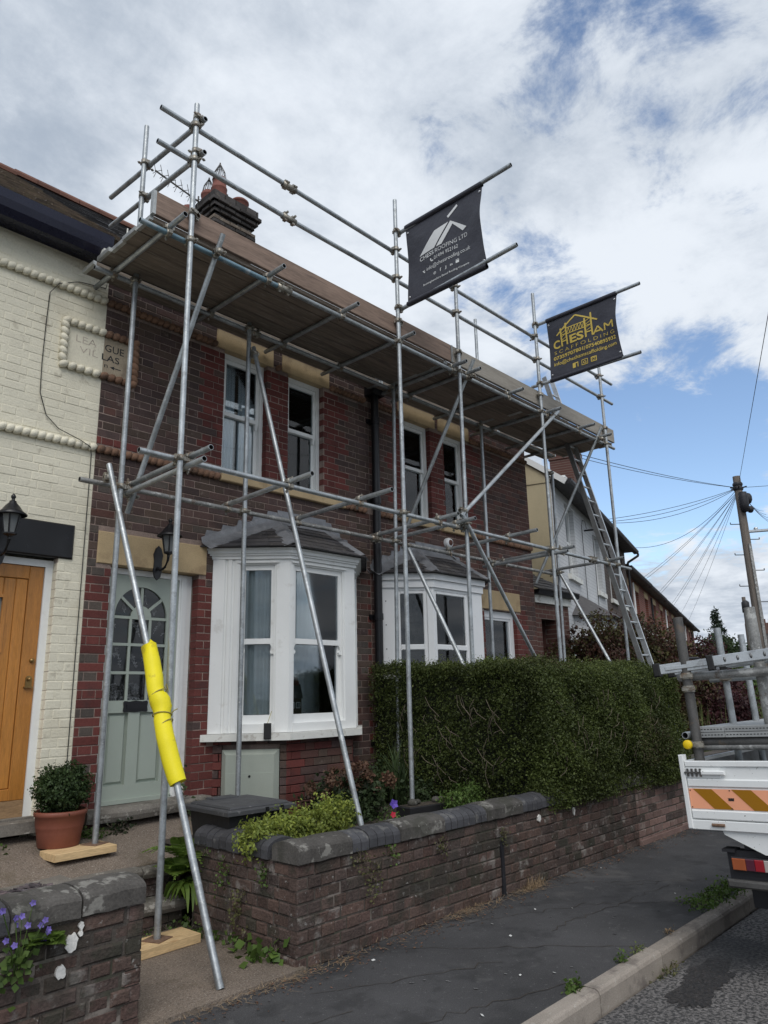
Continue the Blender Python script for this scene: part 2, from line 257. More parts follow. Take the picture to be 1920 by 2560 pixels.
LF = dict(
 hedge=leafmat('hedge_leaf', (.046, .066, .015), (.082, .104, .026)),
 hedge_tip=leafmat('hedge_new_leaf', (.085, .115, .028), (.12, .14, .04)),
 hedge_dry=leafmat('hedge_dry_leaf', (.12, .105, .05), (.09, .085, .04)),
 box=leafmat('box_leaf', (.022, .042, .014), (.045, .075, .022)),
 lime=leafmat('golden_leaf', (.30, .34, .06), (.22, .28, .07), .35),
 green=leafmat('weed_leaf', (.07, .125, .028), (.11, .17, .04), .3),
 fern=leafmat('fern_leaf', (.10, .17, .03), (.16, .24, .045), .35),
 dark=leafmat('dark_leaf', (.03, .048, .02), (.05, .075, .03)),
 hydr=leafmat('faded_hydrangea', (.20, .105, .075), (.14, .085, .05)),
 redleaf=leafmat('copper_leaf', (.085, .034, .028), (.060, .038, .022)),
 olive=leafmat('olive_leaf', (.075, .072, .028), (.10, .088, .032)),
 maroon=leafmat('maroon_leaf', (.065, .018, .022), (.045, .02, .022)),
 conifer=leafmat('conifer_needle', (.020, .036, .022), (.032, .050, .030), .1),
 grass=leafmat('tall_grass', (.13, .17, .055), (.20, .22, .10), .3),
 moss=leafmat('moss_leaf', (.10, .115, .04), (.14, .13, .06), .3),
 purple=leafmat('bell_flower', (.26, .20, .62), (.20, .15, .50), .3),
 petunia=leafmat('petunia_petal', (.09, .05, .33), (.12, .07, .38), .2),
 redfl=leafmat('red_petal', (.45, .02, .05), (.5, .03, .06), .2),
)

# ------------------------------------------------------------------ mesh helpers
Z3 = Vector((0, 0, 1))
def V(*a): return Vector(a[0]) if len(a) == 1 else Vector(a)
def perp(d):
    d = d.normalized(); a = Z3 if abs(d.z) < .9 else Vector((1, 0, 0))
    u = d.cross(a).normalized(); return u, d.cross(u).normalized()
class Fr:
    """frame on a wall: o + u*U + v*up + w*N (N points out of the wall)"""
    def __init__(s, o, U=(1, 0, 0), N=(0, -1, 0), Vv=(0, 0, 1)): s.o, s.U, s.N, s.V = V(o), V(U).normalized(), V(N).normalized(), V(Vv).normalized()
    def __call__(s, u, v, w=0.0): return s.o+s.U*u+s.V*v+s.N*w
WORLD = Fr((0, 0, 0), (1, 0, 0), (0, 0, 1), (0, 1, 0))       # (x, y, z)
class MB:
    def __init__(s): s.v, s.f, s.m, s.sm = [], [], [], []
    def add(s, vs, fs, m=0, smooth=False):
        b = len(s.v); s.v += [tuple(x) for x in vs]
        for f in fs: s.f.append(tuple(i+b for i in f)); s.m.append(m); s.sm.append(smooth)
        return s
    def fbox(s, fr, u0, u1, v0, v1, w0, w1, m=0):
        P = [fr(u, v, w) for w in (w0, w1) for v in (v0, v1) for u in (u0, u1)]
        return s.add(P, [(0, 2, 3, 1), (4, 5, 7, 6), (0, 1, 5, 4), (2, 6, 7, 3), (0, 4, 6, 2), (1, 3, 7, 5)], m)
    def box(s, x0, x1, y0, y1, z0, z1, m=0): return s.fbox(WORLD, x0, x1, y0, y1, z0, z1, m)
    def cbox(s, fr, u0, u1, v0, v1, w0, w1, c, m=0):
        """box whose front (w1) edges are chamfered by c"""
        P = [fr(u, v, w0) for v in (v0, v1) for u in (u0, u1)]+[fr(u, v, w1-c) for v in (v0, v1) for u in (u0, u1)]
        P += [fr(u, v, w1) for v in (v0+c, v1-c) for u in (u0+c, u1-c)]
        F = []
        for a in (0, 4):
            for i, j in ((0, 1), (1, 3), (3, 2), (2, 0)): F.append((a+i, a+j, a+4+j, a+4+i))
        F += [(8, 9, 11, 10), (0, 2, 3, 1)]
        return s.add(P, F, m)
    def bar(s, p0, p1, w, h, m=0, up=Z3):
        p0, p1 = V(p0), V(p1); d = (p1-p0).normalized(); side = d.cross(V(up)).normalized(); u2 = side.cross(d)
        P = [p+side*a*w/2+u2*b*h/2 for p in (p0, p1) for a, b in ((-1, -1), (1, -1), (1, 1), (-1, 1))]
        return s.add(P, [(0, 3, 2, 1), (4, 5, 6, 7), (0, 1, 5, 4), (1, 2, 6, 5), (2, 3, 7, 6), (3, 0, 4, 7)], m)
    def tube(s, p0, p1, r, n=10, m=0, r2=None, cap=True, smooth=True):
        p0, p1 = V(p0), V(p1); u, w = perp(p1-p0); r2 = r if r2 is None else r2
        P = [p+(u*math.cos(2*math.pi*i/n)+w*math.sin(2*math.pi*i/n))*q for p, q in ((p0, r), (p1, r2)) for i in range(n)]
        s.add(P, [(i, n+i, n+(i+1) % n, (i+1) % n) for i in range(n)], m, smooth)
        if cap: s.add(P[:n], [tuple(range(n))], m); s.add(P[n:], [tuple(reversed(range(n)))], m)
        return s
    def pipe(s, p0, p1, r=.02415, t=.004, n=12, m=0, mi=1):
        p0, p1 = V(p0), V(p1); u, w = perp(p1-p0); d = (p1-p0).normalized()
        dirs = [(u*math.cos(2*math.pi*i/n)+w*math.sin(2*math.pi*i/n)) for i in range(n)]
        s.add([p+q*r for p in (p0, p1) for q in dirs], [(i, n+i, n+(i+1) % n, (i+1) % n) for i in range(n)], m, True)
        for p, sg in ((p0, 1), (p1, -1)):
            a = [p+q*r for q in dirs]+[p+q*(r-t) for q in dirs]+[p+d*sg*.12+q*(r-t) for q in dirs]
            F1 = [(i, (i+1) % n, n+(i+1) % n, n+i) for i in range(n)]; F2 = [(n+i, n+(i+1) % n, 2*n+(i+1) % n, 2*n+i) for i in range(n)]+[tuple(range(2*n, 3*n))]
            if sg < 0: F1 = [tuple(reversed(f)) for f in F1]; F2 = [tuple(reversed(f)) for f in F2]
            s.add(a, F1, m); s.add(a, F2, mi)
        return s
    def path(s, pts, r, n=6, m=0):
        pts = [V(p) for p in pts]; rings = []
        for i, p in enumerate(pts):
            d = (pts[min(i+1, len(pts)-1)]-pts[max(i-1, 0)]); u, w = perp(d)
            rr = r[i] if isinstance(r, (list, tuple)) else r
            rings += [p+(u*math.cos(2*math.pi*k/n)+w*math.sin(2*math.pi*k/n))*rr for k in range(n)]
        F = [(i*n+k, (i+1)*n+k, (i+1)*n+(k+1) % n, i*n+(k+1) % n) for i in range(len(pts)-1) for k in range(n)]
        s.add(rings, F, m, True); s.add(rings[:n], [tuple(range(n))], m); s.add(rings[-n:], [tuple(reversed(range(n)))], m)
        return s
    def lathe(s, prof, c=(0, 0, 0), n=20, m=0, ax=None, smooth=True):
        """prof: (radius, height) pairs, about vertical axis (or frame ax=(u,w,d))"""
        c = V(c); u, w, d = ax or (V(1, 0, 0), V(0, 1, 0), Z3)
        P = [c+d*h+(u*math.cos(2*math.pi*i/n)+w*math.sin(2*math.pi*i/n))*r for r, h in prof for i in range(n)]
        F = [(j*n+i, j*n+(i+1) % n, (j+1)*n+(i+1) % n, (j+1)*n+i) for j in range(len(prof)-1) for i in range(n)]
        return s.add(P, F, m, smooth)
    def prism(s, fr, poly, w0, w1, m=0):
        """polygon in (u, v) extruded along w"""
        n = len(poly); P = [fr(u, v, w) for w in (w0, w1) for u, v in poly]
        s.add(P, [tuple(reversed(range(n))), tuple(range(n, 2*n))]+[(i, (i+1) % n, n+(i+1) % n, n+i) for i in range(n)], m); return s
    def extr(s, prof, p0, p1, side, up=Z3, m=0, smooth=False):
        """profile (a along side, b along up) swept p0 -> p1"""
        n = len(prof); p0, p1, side, up = V(p0), V(p1), V(side), V(up)
        P = [p+side*a+up*b for p in (p0, p1) for a, b in prof]
        s.add(P, [(i, (i+1) % n, n+(i+1) % n, n+i) for i in range(n)], m, smooth)
        s.add(P[:n], [tuple(reversed(range(n)))], m); s.add(P[n:], [tuple(range(n))], m); return s
    def blob(s, c, rx, ry, rz, m=0, nu=8, nv=5):
        c = V(c); P = []
        for j in range(nv+1):
            t = math.pi*j/nv
            for i in range(nu):
                a = 2*math.pi*i/nu; P.append(c+V(rx*math.sin(t)*math.cos(a), ry*math.sin(t)*math.sin(a), rz*math.cos(t)))
        return s.add(P, [(j*nu+i, (j+1)*nu+i, (j+1)*nu+(i+1) % nu, j*nu+(i+1) % nu) for j in range(nv) for i in range(nu)], m, True)
    def mesh(s, name, mats, off=(0, 0, 0)):
        me = bpy.data.meshes.new(name); ox, oy, oz = off
        me.from_pydata([(x-ox, y-oy, z-oz) for x, y, z in s.v], [], s.f)
        for k in (mats if isinstance(mats, (list, tuple)) else [mats]): me.materials.append(M[k] if isinstance(k, str) else k)
        me.polygons.foreach_set('material_index', s.m); me.polygons.foreach_set('use_smooth', s.sm); me.update()
        return me
    def build(s, name, mats, parent=None):
        off = ORG.get(parent.name, (0, 0, 0)) if parent else (0, 0, 0)
        o = bpy.data.objects.new(name, s.mesh(name, mats, off)); COL.objects.link(o)
        if parent: o.parent = parent; ORG[o.name] = off
        if parent and name in STUFFY: o['kind'] = 'stuff'
        return o
ORG = {}
STUFFY = {'stems', 'twigs', 'flower', 'straws', 'wall_cables', 'tie_rope', 'cage', 'climbing_pegs', 'fixings', 'shrubs', 'slots', 'lace_flowers', 'ridge_tiles'}      # too fine to pick apart
def thing(name, label, cat, loc=(0, 0, 0), group=None, rot=None, local=False):
    o = bpy.data.objects.new(name, None); COL.objects.link(o); o.location = loc; o.empty_display_size = .2
    if rot: o.rotation_euler = rot
    o['label'] = label; o['category'] = cat
    if group: o['group'] = group
    ORG[o.name] = (0, 0, 0) if local else tuple(loc); return o
def tag(o, label, cat, group=None):
    o['label'] = label; o['category'] = cat
    if group: o['group'] = group
    return o
def struct(mb, name, mats, parent=None):
    o = mb.build(name, mats, parent); o['kind'] = 'structure'; return o
def stuff(o): o['kind'] = 'stuff'; return o
def inst(name, me, parent, loc=(0, 0, 0), rot=None, mat4=None):
    """object sharing mesh data; world position loc under a parent"""
    o = bpy.data.objects.new(name, me); COL.objects.link(o); o.parent = parent
    off = V(ORG.get(parent.name, (0, 0, 0))) if parent else V(0, 0, 0)
    if mat4 is not None:
        m = mat4.copy(); m.translation = m.translation-off; o.matrix_local = m
    else:
        o.location = V(loc)-off
        if rot: o.rotation_euler = rot
    if parent: ORG[o.name] = tuple(off)
    return o
def pix(p):
    d = V(p)-CAMLOC; z = d.dot(CF)
    if z < .1: return None
    return (960+1823.3*d.dot(CR)/z, 1280-1823.3*d.dot(CU)/z, z)
def inview(p, mg=40):
    q = pix(p); return q is not None and -mg < q[0] < 1920+mg and -mg < q[1] < 2560+mg

# ------------------------------------------------------------------ brickwork
def spans(x0, x1, cuts):
    iv = [(x0, x1)]
    for a, b in cuts:
        nx = []
        for p, q in iv:
            if b <= p or a >= q: nx.append((p, q)); continue
            if a > p: nx.append((p, a))
            if b < q: nx.append((b, q))
        iv = nx
    return [(p, q) for p, q in iv if q-p > .02]
def lay(u0, u1, v0, v1, holes, course=.078, sl=.242, joint=.0075, bond='flemish', shift=0.0):
    """list of bricks (ua, ub, va, vb) laid in courses round the holes (u0,u1,v0,v1)"""
    outb = []; i = int(math.floor(v0/course+1e-6)); hl = sl/2
    while i*course < v1-.015:
        va, vb = max(i*course, v0), min((i+1)*course, v1)-joint
        if vb-va > .02:
            cuts = [(h[0], h[1]) for h in holes if min(h[3], vb)-max(h[2], va) > .3*(vb-va)]
            for p, q in spans(u0, u1, cuts):
                if bond == 'flemish': unit = (sl, hl); off = (0 if i % 2 else -(sl+hl)/2+0)
                elif bond == 'english': unit = (sl,) if i % 2 else (hl,); off = 0 if i % 2 else hl/2
                elif bond == 'stretcher': unit = (sl,); off = 0 if i % 2 else sl/2
                x = math.floor((p-shift-off)/sum(unit))*sum(unit)+off+shift; k = 0
                while x < q:
                    e = x+unit[k % len(unit)]; a, b = max(x, p), min(e, q)
                    if a > p+1e-4 or True:
                        aa = a+(joint/2 if a > p+1e-6 else 0); bb = b-(joint/2 if b < q-1e-6 else 0)
                        if bb-aa > .025: outb.append((aa, bb, va, vb))
                        elif bb-aa > .004 and outb and abs(outb[-1][1]+joint-aa) < .02 and outb[-1][2] == va: outb[-1] = (outb[-1][0], bb, va, vb)
                    x = e; k += 1
        i += 1
    return outb
BRICKMESH = {}
def brickwall(parent, fr, bricks, pick, depth=.10, limit=300, proud=.0, jit=.0025, cham=.004, name='brick'):
    """individual brick objects for the largest in the picture, the rest one mesh; pick(u,v)->material key"""
    rows = []
    for (a, b, c, d) in bricks:
        p = fr((a+b)/2, (c+d)/2); q = pix(p)
        vis = 0 if (q is None or not inview(p)) else (b-a)*(d-c)/q[2]**2*abs((p-CAMLOC).normalized().dot(fr.N))
        rows.append((vis, a, b, c, d))
    rows.sort(key=lambda r: -r[0]); rest = MB(); mats = []
    for n, (vis, a, b, c, d) in enumerate(rows):
        mk = pick((a+b)/2, (c+d)/2, a, b); w = proud+random.uniform(-jit, jit)
        if n < limit and vis > 0:
            key = (round(b-a, 2), round(d-c, 2), mk, round(depth, 2), round(cham, 3))
            if key not in BRICKMESH:
                L2, H2 = (b-a)/2, (d-c)/2
                BRICKMESH[key] = MB().cbox(Fr((0, 0, 0), (1, 0, 0), (0, -1, 0)), -L2, L2, -H2, H2, -depth, 0, cham).mesh(name, mk)
            pos = fr((a+b)/2, (c+d)/2, w)
            m = Matrix(((fr.U.x, -fr.N.x, fr.V.x, pos.x), (fr.U.y, -fr.N.y, fr.V.y, pos.y), (fr.U.z, -fr.N.z, fr.V.z, pos.z), (0, 0, 0, 1)))
            L0 = key[0]; m = m @ Matrix.Rotation(random.gauss(0, .004), 4, 'Y') @ Matrix.Diagonal(((b-a)/L0 if L0 else 1, 1, 1, 1))
            inst(name, BRICKMESH[key], parent, mat4=m)
        else:
            if mk not in mats: mats.append(mk)
            rest.cbox(fr, a, b, c, d, w-depth, w, cham, mats.index(mk))
    if rest.v: stuff(rest.build('brickwork', mats, parent))
def backing(parent, fr, u0, u1, v0, v1, holes, w0, w1, mat, name='wall'):
    """solid wall behind the bricks with real openings (cells between the hole edges)"""
    us = sorted({u0, u1, *[min(max(h[i], u0), u1) for h in holes for i in (0, 1)]}); vs = sorted({v0, v1, *[min(max(h[i], v0), v1) for h in holes for i in (2, 3)]})
    mb = MB(); nu, nv = len(us)-1, len(vs)-1
    solid = [[not any(h[0] <= (us[i]+us[i+1])/2 <= h[1] and h[2] <= (vs[j]+vs[j+1])/2 <= h[3] for h in holes) for j in range(nv)] for i in range(nu)]
    S = lambda i, j: 0 <= i < nu and 0 <= j < nv and solid[i][j]
    for i in range(nu):
        for j in range(nv):
            if not solid[i][j]: continue
            a, b, c, d = us[i], us[i+1], vs[j], vs[j+1]
            mb.add([fr(a, c, w1), fr(b, c, w1), fr(b, d, w1), fr(a, d, w1)], [(0, 1, 2, 3)]); mb.add([fr(a, c, w0), fr(a, d, w0), fr(b, d, w0), fr(b, c, w0)], [(0, 1, 2, 3)])
            for (di, dj, p, q) in ((-1, 0, (a, d), (a, c)), (1, 0, (b, c), (b, d)), (0, -1, (a, c), (b, c)), (0, 1, (b, d), (a, d))):
                if not S(i+di, j+dj): mb.add([fr(*p, w1), fr(*q, w1), fr(*q, w0), fr(*p, w0)], [(0, 3, 2, 1)])
    return mb.build(name, mat, parent)
def grow(h, g=.006): return (h[0]-g, h[1]+g, h[2]-g, h[3]+g)

# ------------------------------------------------------------------ leaves
def leaves(name, P, size, mat, parent=None, N=None, droop=.0, asp=.55, jitter=.9, mats=None, mi=None):
    """many small leaf faces: P (n,3) positions, N preferred normals"""
    P = np.asarray(P, float); n = len(P); off = np.array(ORG.get(parent.name, (0, 0, 0)) if parent else (0, 0, 0)); P = P-off
    a = RNG.normal(size=(n, 3)); a /= np.linalg.norm(a, axis=1)[:, None]
    if N is not None: a = a*jitter+np.asarray(N); a /= np.linalg.norm(a, axis=1)[:, None]
    t = RNG.normal(size=(n, 3)); t[:, 2] -= droop; t -= (t*a).sum(1)[:, None]*a; t /= np.linalg.norm(t, axis=1)[:, None]+1e-9
    b = np.cross(a, t); s = (np.asarray(size)*RNG.uniform(.6, 1.3, n))[:, None]
    Vt = np.empty((n, 4, 3)); Vt[:, 0] = P; Vt[:, 1] = P+t*s*.5+b*s*asp*.5+a*s*.08; Vt[:, 2] = P+t*s; Vt[:, 3] = P+t*s*.5-b*s*asp*.5+a*s*.08
    me = bpy.data.meshes.new(name); me.vertices.add(4*n); me.vertices.foreach_set('co', Vt.ravel())
    me.loops.add(4*n); me.loops.foreach_set('vertex_index', np.arange(4*n, dtype=np.int32))
    me.polygons.add(n); me.polygons.foreach_set('loop_start', np.arange(0, 4*n, 4, dtype=np.int32))
    try: me.polygons.foreach_set('loop_total', np.full(n, 4, dtype=np.int32))
    except Exception: pass
    for k in (mats or [mat]): me.materials.append(LF[k] if k in LF else M[k])
    if mi is not None: me.polygons.foreach_set('material_index', np.asarray(mi, dtype=np.int32))
    me.update(calc_edges=True); me.validate()
    o = bpy.data.objects.new(name, me); COL.objects.link(o)
    if parent: o.parent = parent
    return o
def blobpts(c, r, n, shell=.55, lump=0.25, seed=0):
    """points through a lumpy ellipsoid, denser towards its skin"""
    d = RNG.normal(size=(n, 3)); d /= np.linalg.norm(d, axis=1)[:, None]
    k = 1+lump*(np.sin(d[:, 0]*5+seed)*np.sin(d[:, 1]*4.3+seed*2)+.6*np.sin(d[:, 2]*7+seed*3+d[:, 0]*6))
    q = RNG.uniform(shell, 1.0, n)**.8
    return np.asarray(c)+d*np.asarray(r)*(q*k)[:, None], d
def sprigs(P, N, k, ln, spread):
    """k leaves strung along a short twig at each point"""
    P = np.repeat(P, k, 0); D = np.repeat(N+RNG.normal(size=N.shape)*.7, k, 0); D /= np.linalg.norm(D, axis=1)[:, None]
    t = np.tile(np.linspace(0, 1, k), len(N))[:, None]
    return P+D*t*ln+RNG.normal(size=P.shape)*spread, D

# ------------------------------------------------------------------ ground, road, kerb, footway
TH = R(16.6); EX = Vector((math.cos(TH), math.sin(TH), 0)); EN = Vector((math.sin(TH), -math.cos(TH), 0))    # street direction beyond the bend, and towards the road
P0 = Vector((11.4, .07, 0))
def street(off):
    """line parallel to the kerb nose, off metres towards the houses"""
    b = V(11.0, -4.0, 0); t = math.tan(TH/2)
    return [V(-40, -4.0+off, 0), V(b.x-off*t, -4.0+off, 0), V(b.x-off*t, -4.0+off, 0)+EX*90]
def strip(mb, a, b, z, m=0):
    A, B = street(a), street(b)
    for i in range(2): mb.add([A[i]+Z3*z, A[i+1]+Z3*z, B[i+1]+Z3*z, B[i]+Z3*z], [(0, 1, 2, 3)], m)
mb = MB(); mb.add([(-400, -400, -.20), (400, -400, -.20), (400, 400, -.20), (-400, 400, -.20)], [(0, 1, 2, 3)]); struct(mb, 'ground', 'verge')
mb = MB(); strip(mb, -6.6, -.02, -.125); struct(mb, 'road', 'road')
mb = MB(); strip(mb, -9.0, -6.6, 0.0); struct(mb, 'pavement', 'asphalt')
mb = MB(); strip(mb, .1, 1.62, 0.0)
A, B = street(.1), street(1.62)
pave = struct(mb, 'pavement', 'asphalt')
# cracks in the footway
mb = MB()
def crack(pts, w=.006, z=.004):
    for i in range(len(pts)-1):
        a, b = V(*pts[i], z), V(*pts[i+1], z); s = (b-a).cross(Z3).normalized()*w*random.uniform(.5, 1.1)/2
        mb.add([a-s, b-s, b+s, a+s], [(0, 1, 2, 3)])
def wander(a, b, n, amp):
    a, b = V(*a, 0), V(*b, 0); s = (b-a).cross(Z3).normalized()
    return [tuple((a+(b-a)*i/n+s*random.gauss(0, amp))[:2]) for i in range(n+1)]
for a, b, n in (((4.1, -2.6), (5.2, -3.85), 26), ((4.7, -2.55), (5.9, -3.1), 20), ((5.9, -3.1), (6.6, -3.8), 16), ((3.2, -2.75), (4.35, -3.3), 18), ((3.0, -3.4), (4.3, -3.8), 18), ((6.4, -2.6), (7.3, -3.6), 20), ((5.1, -3.2), (6.9, -3.35), 28), ((6.6, -3.0), (6.9, -3.25), 9), ((2.2, -2.9), (3.2, -3.1), 14)):
    crack(wander(a, b, n, .018))
o = stuff(mb.build('footway_crack', 'soil', pave))
# kerb stones
krb = thing('kerb', None, None, (4.33, -3.95, 0)); del krb['label']; del krb['category']; krb['kind'] = 'structure'
kp = [(-.12, -.2), (.0, -.2), (.0, -.03), (-.008, -.012), (-.026, 0), (-.105, .0)]
for k in range(-12, 34):
    x0 = 4.33+.872*k+.004; x1 = 4.33+.872*(k+1)-.004; m2 = MB()
    for a, b in ((V(x0, -4.0, 0), V(x1, -4.0, 0)),):
        if x0 < 10.9: s = V(0, -1, 0)
        else:
            q = V(11.0, -4.0, 0); a = q+EX*(x0-11); b = q+EX*(x1-11); s = EN
        j = Z3*random.uniform(-.003, .003)
        m2.extr(kp, a+j, b+j, s, m=0)
    m2.build('kerb_stone', 'kerb', krb)
# damp patch on the road
mb = MB(); pts = []
for i in range(160):
    t = 2*math.pi*i/160; rr = 1+.22*math.sin(2*t+1)+.12*math.sin(5*t)+.07*math.sin(9*t+2)+.05*math.sin(17*t+1)+.04*math.sin(29*t)+.03*random.uniform(-1, 1); pts.append((5.2+.40*rr*math.cos(t)+.1*math.sin(t), -4.26+.16*rr*math.sin(t), -.121))
mb.add(pts, [tuple(range(160))]); struct(mb, 'oil_patch', 'wet')

# garden levels
mb = MB()
mb.add([(3.5, -2.25, .50), (11.4, -2.25, .50), (11.4, 0.3, .56), (3.5, 0.3, .56)], [(0, 1, 2, 3)]); struct(mb, 'garden_soil', 'soil')
mb = MB()
mb.add([(11.4, -2.3, .45), (30, -2.3, .45), (30, 7, .45), (11.4, 7, .45)], [(0, 1, 2, 3)]); struct(mb, 'garden_soil', 'soil')
mb = MB(); mb.box(2.26, 3.42, -2.455, -1.0, -.25, .03); struct(mb, 'path', 'slab')
mb = MB()
mb.add([(.2, -.80, .452), (3.52, -.80, .452), (4.40, .02, .66), (.2, .02, .66), (.2, -.8, 0), (3.5, -.8, 0)], [(0, 1, 2, 3), (4, 5, 1, 0)]); struct(mb, 'upper_path', 'slab')
mb = MB(); mb.add([(.2, -2.2, .58), (2.22, -2.2, .58), (2.22, -.9, .47), (.2, -.9, .47)], [(0, 1, 2, 3)]); struct(mb, 'planting_bed', 'soil')
# steps: worn nosing stones on brick risers
st = thing('garden_steps', 'two worn grey stone steps with brick risers beside the low end of the garden wall', 'steps', (2.9, -1.0, .03))
def nosing(x0, x1, yn, z, dpt, th=.075):
    prof = [(-dpt, -th), (-.02, -th), (.0, -th*.6), (.002, -th*.3), (-.012, -.006), (-.035, 0), (-dpt, .0)]
    m2 = MB(); xs = np.linspace(x0, x1, 9)
    for i in range(8): m2.extr(prof, V(xs[i], yn+.012*math.sin(xs[i]*7), z+.006*math.sin(xs[i]*5)), V(xs[i+1], yn+.012*math.sin(xs[i+1]*7), z+.006*math.sin(xs[i+1]*5)), V(0, -1, 0))
    return m2
nosing(2.33, 2.99, -1.10, .238, .30).build('step_stone', 'stone_grey', st); nosing(3.0, 3.39, -1.10, .232, .30).build('step_stone', 'stone_grey', st)
nosing(1.75, 2.58, -.90, .475, .26).build('step_stone', 'stone_grey', st); nosing(2.6, 3.12, -.91, .452, .26).build('step_stone', 'stone_grey', st); nosing(3.13, 3.45, -.91, .448, .26).build('step_stone', 'stone_grey', st)
rf = Fr((0, -1.06, .0)); brickwall(st, rf, lay(2.3, 3.39, .01, .165, []), lambda u, v, a, b: 'wall_brick_b', .1, 40)
rf = Fr((0, -.86, .0)); brickwall(st, rf, lay(2.1, 3.39, .235, .38, []), lambda u, v, a, b: 'wall_brick_b', .1, 40)
mb = MB(); mb.box(2.28, 3.39, -1.05, -.86, -.1, .16); mb.box(2.1, 3.45, -.85, -.65, .0, .375); mb.build('step_core', 'wall_mortar', st)

# ------------------------------------------------------------------ houses
FAC = Fr((0, 0, 0))
def roofing(parent, x0, x1, y0, z0, y1, z1, mat, row=.11, wid=.165, back=True, ridge='ridge', name='roof', fr=None, camber=0.0, zx=0.0):
    """tiled pitched roof: front slope from (y0,z0) up to ridge (y1,z1), mirrored behind; tiles are one joined mesh"""
    f = fr or WORLD
    slope = V(0, y1-y0, z1-z0); Ls = slope.length; sd = slope.normalized(); nrm = V(1, 0, 0).cross(sd)
    g = lambda x, s, h: f(x, y0+sd.y*s+nrm.y*h, z0+sd.z*s+nrm.z*h)
    core = MB()
    yb = y1+(y1-y0)
    core.add([f(x0, y0, z0), f(x1, y0, z0), f(x1, y1, z1), f(x0, y1, z1), f(x1, yb, z0), f(x0, yb, z0)], [(0, 1, 2, 3), (3, 2, 4, 5), (0, 5, 4, 1)])
    rf = core.build(name, mat, parent)
    t = MB(); n = int(Ls/row)
    for i in range(n+1):
        s = i*row; k = int((x1-x0)/wid)+1
        for j in range(k):
            a = x0+(j-(i % 2)*.5)*wid; b = a+wid-.006; a, b = max(a, x0), min(b, x1)
            if b-a < .02: continue
            h = .022+random.uniform(0, .008)+(random.random() < .06)*camber; e = min(s+row*1.5, Ls)
            q = (a+b)/2
            P = [g(a, s-.01, .004), g(q, s-.01, .004+camber*.3), g(b, s-.01, .004), g(a, s-.01, h), g(q, s-.01, h+camber*.5), g(b, s-.01, h), g(a, e, .006), g(b, e, .006)]
            t.add(P, [(0, 1, 4, 3), (1, 2, 5, 4), (3, 4, 6), (4, 7, 6), (4, 5, 7), (0, 3, 6), (2, 7, 5)])
    stuff(t.build('roof_tiles', mat, rf))
    r = MB(); k = int((x1-x0)/.3)
    for j in range(k):
        a = x0+(x1-x0)*j/k; b = x0+(x1-x0)*(j+1)/k-.006
        pr = [(.13*math.cos(q), .10*math.sin(q)-.02) for q in np.linspace(-.3, math.pi+.3, 9)]
        r.extr(pr, f(a, y1, z1), f(b, y1, z1), f.V if fr else V(0, 1, 0), Z3)
    r.build('ridge_tiles', ridge, rf); return rf
def beads(parent, pts, mat, r=.036, step=.066, direction=None):
    """row of twisted rope moulding beads between two points, every bead a part"""
    a, b = V(pts[0]), V(pts[1]); n = max(1, int((b-a).length/step)); d = (b-a).normalized()
    key = ('bead', mat, round(d.x, 2))
    if key not in BRICKMESH:
        m2 = MB(); up = V(0, -1, 0).cross(d); ax = (d*.72+up*.55).normalized(); sd = V(0, -1, 0)
        m2.lathe([(.004, -.048), (r*.62, -.040), (r*.95, -.016), (r, .0), (r*.95, .016), (r*.62, .040), (.004, .048)], (0, 0, 0), 10, 0, (ax.cross(sd).normalized(), sd, ax)); BRICKMESH[key] = m2.mesh('rope_bead', mat)
    for i in range(n): inst('rope_bead', BRICKMESH[key], parent, a+(b-a)*(i+.5)/n)
def curtain_sheet(mb, fr, u0, u1, v0, v1, w, amp, waves, m=0, taper=0.0):
    n = 40; P = []
    for i in range(n+1):
        t = i/n; u = u0+(u1-u0)*t; ww = w+amp*math.sin(t*waves*2*math.pi+.7*math.sin(t*9))
        P += [fr(u, v0, ww*1.0), fr(u, v1, ww)]
    mb.add(P, [(2*i, 2*i+2, 2*i+3, 2*i+1) for i in range(n)], m, True)
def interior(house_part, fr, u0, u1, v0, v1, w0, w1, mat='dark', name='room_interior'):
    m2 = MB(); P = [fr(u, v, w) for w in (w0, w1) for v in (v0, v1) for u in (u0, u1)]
    m2.add(P, [(4, 5, 7, 6), (0, 1, 5, 4), (2, 6, 7, 3), (0, 4, 6, 2), (1, 3, 7, 5)]); return m2.build(name, mat, house_part)
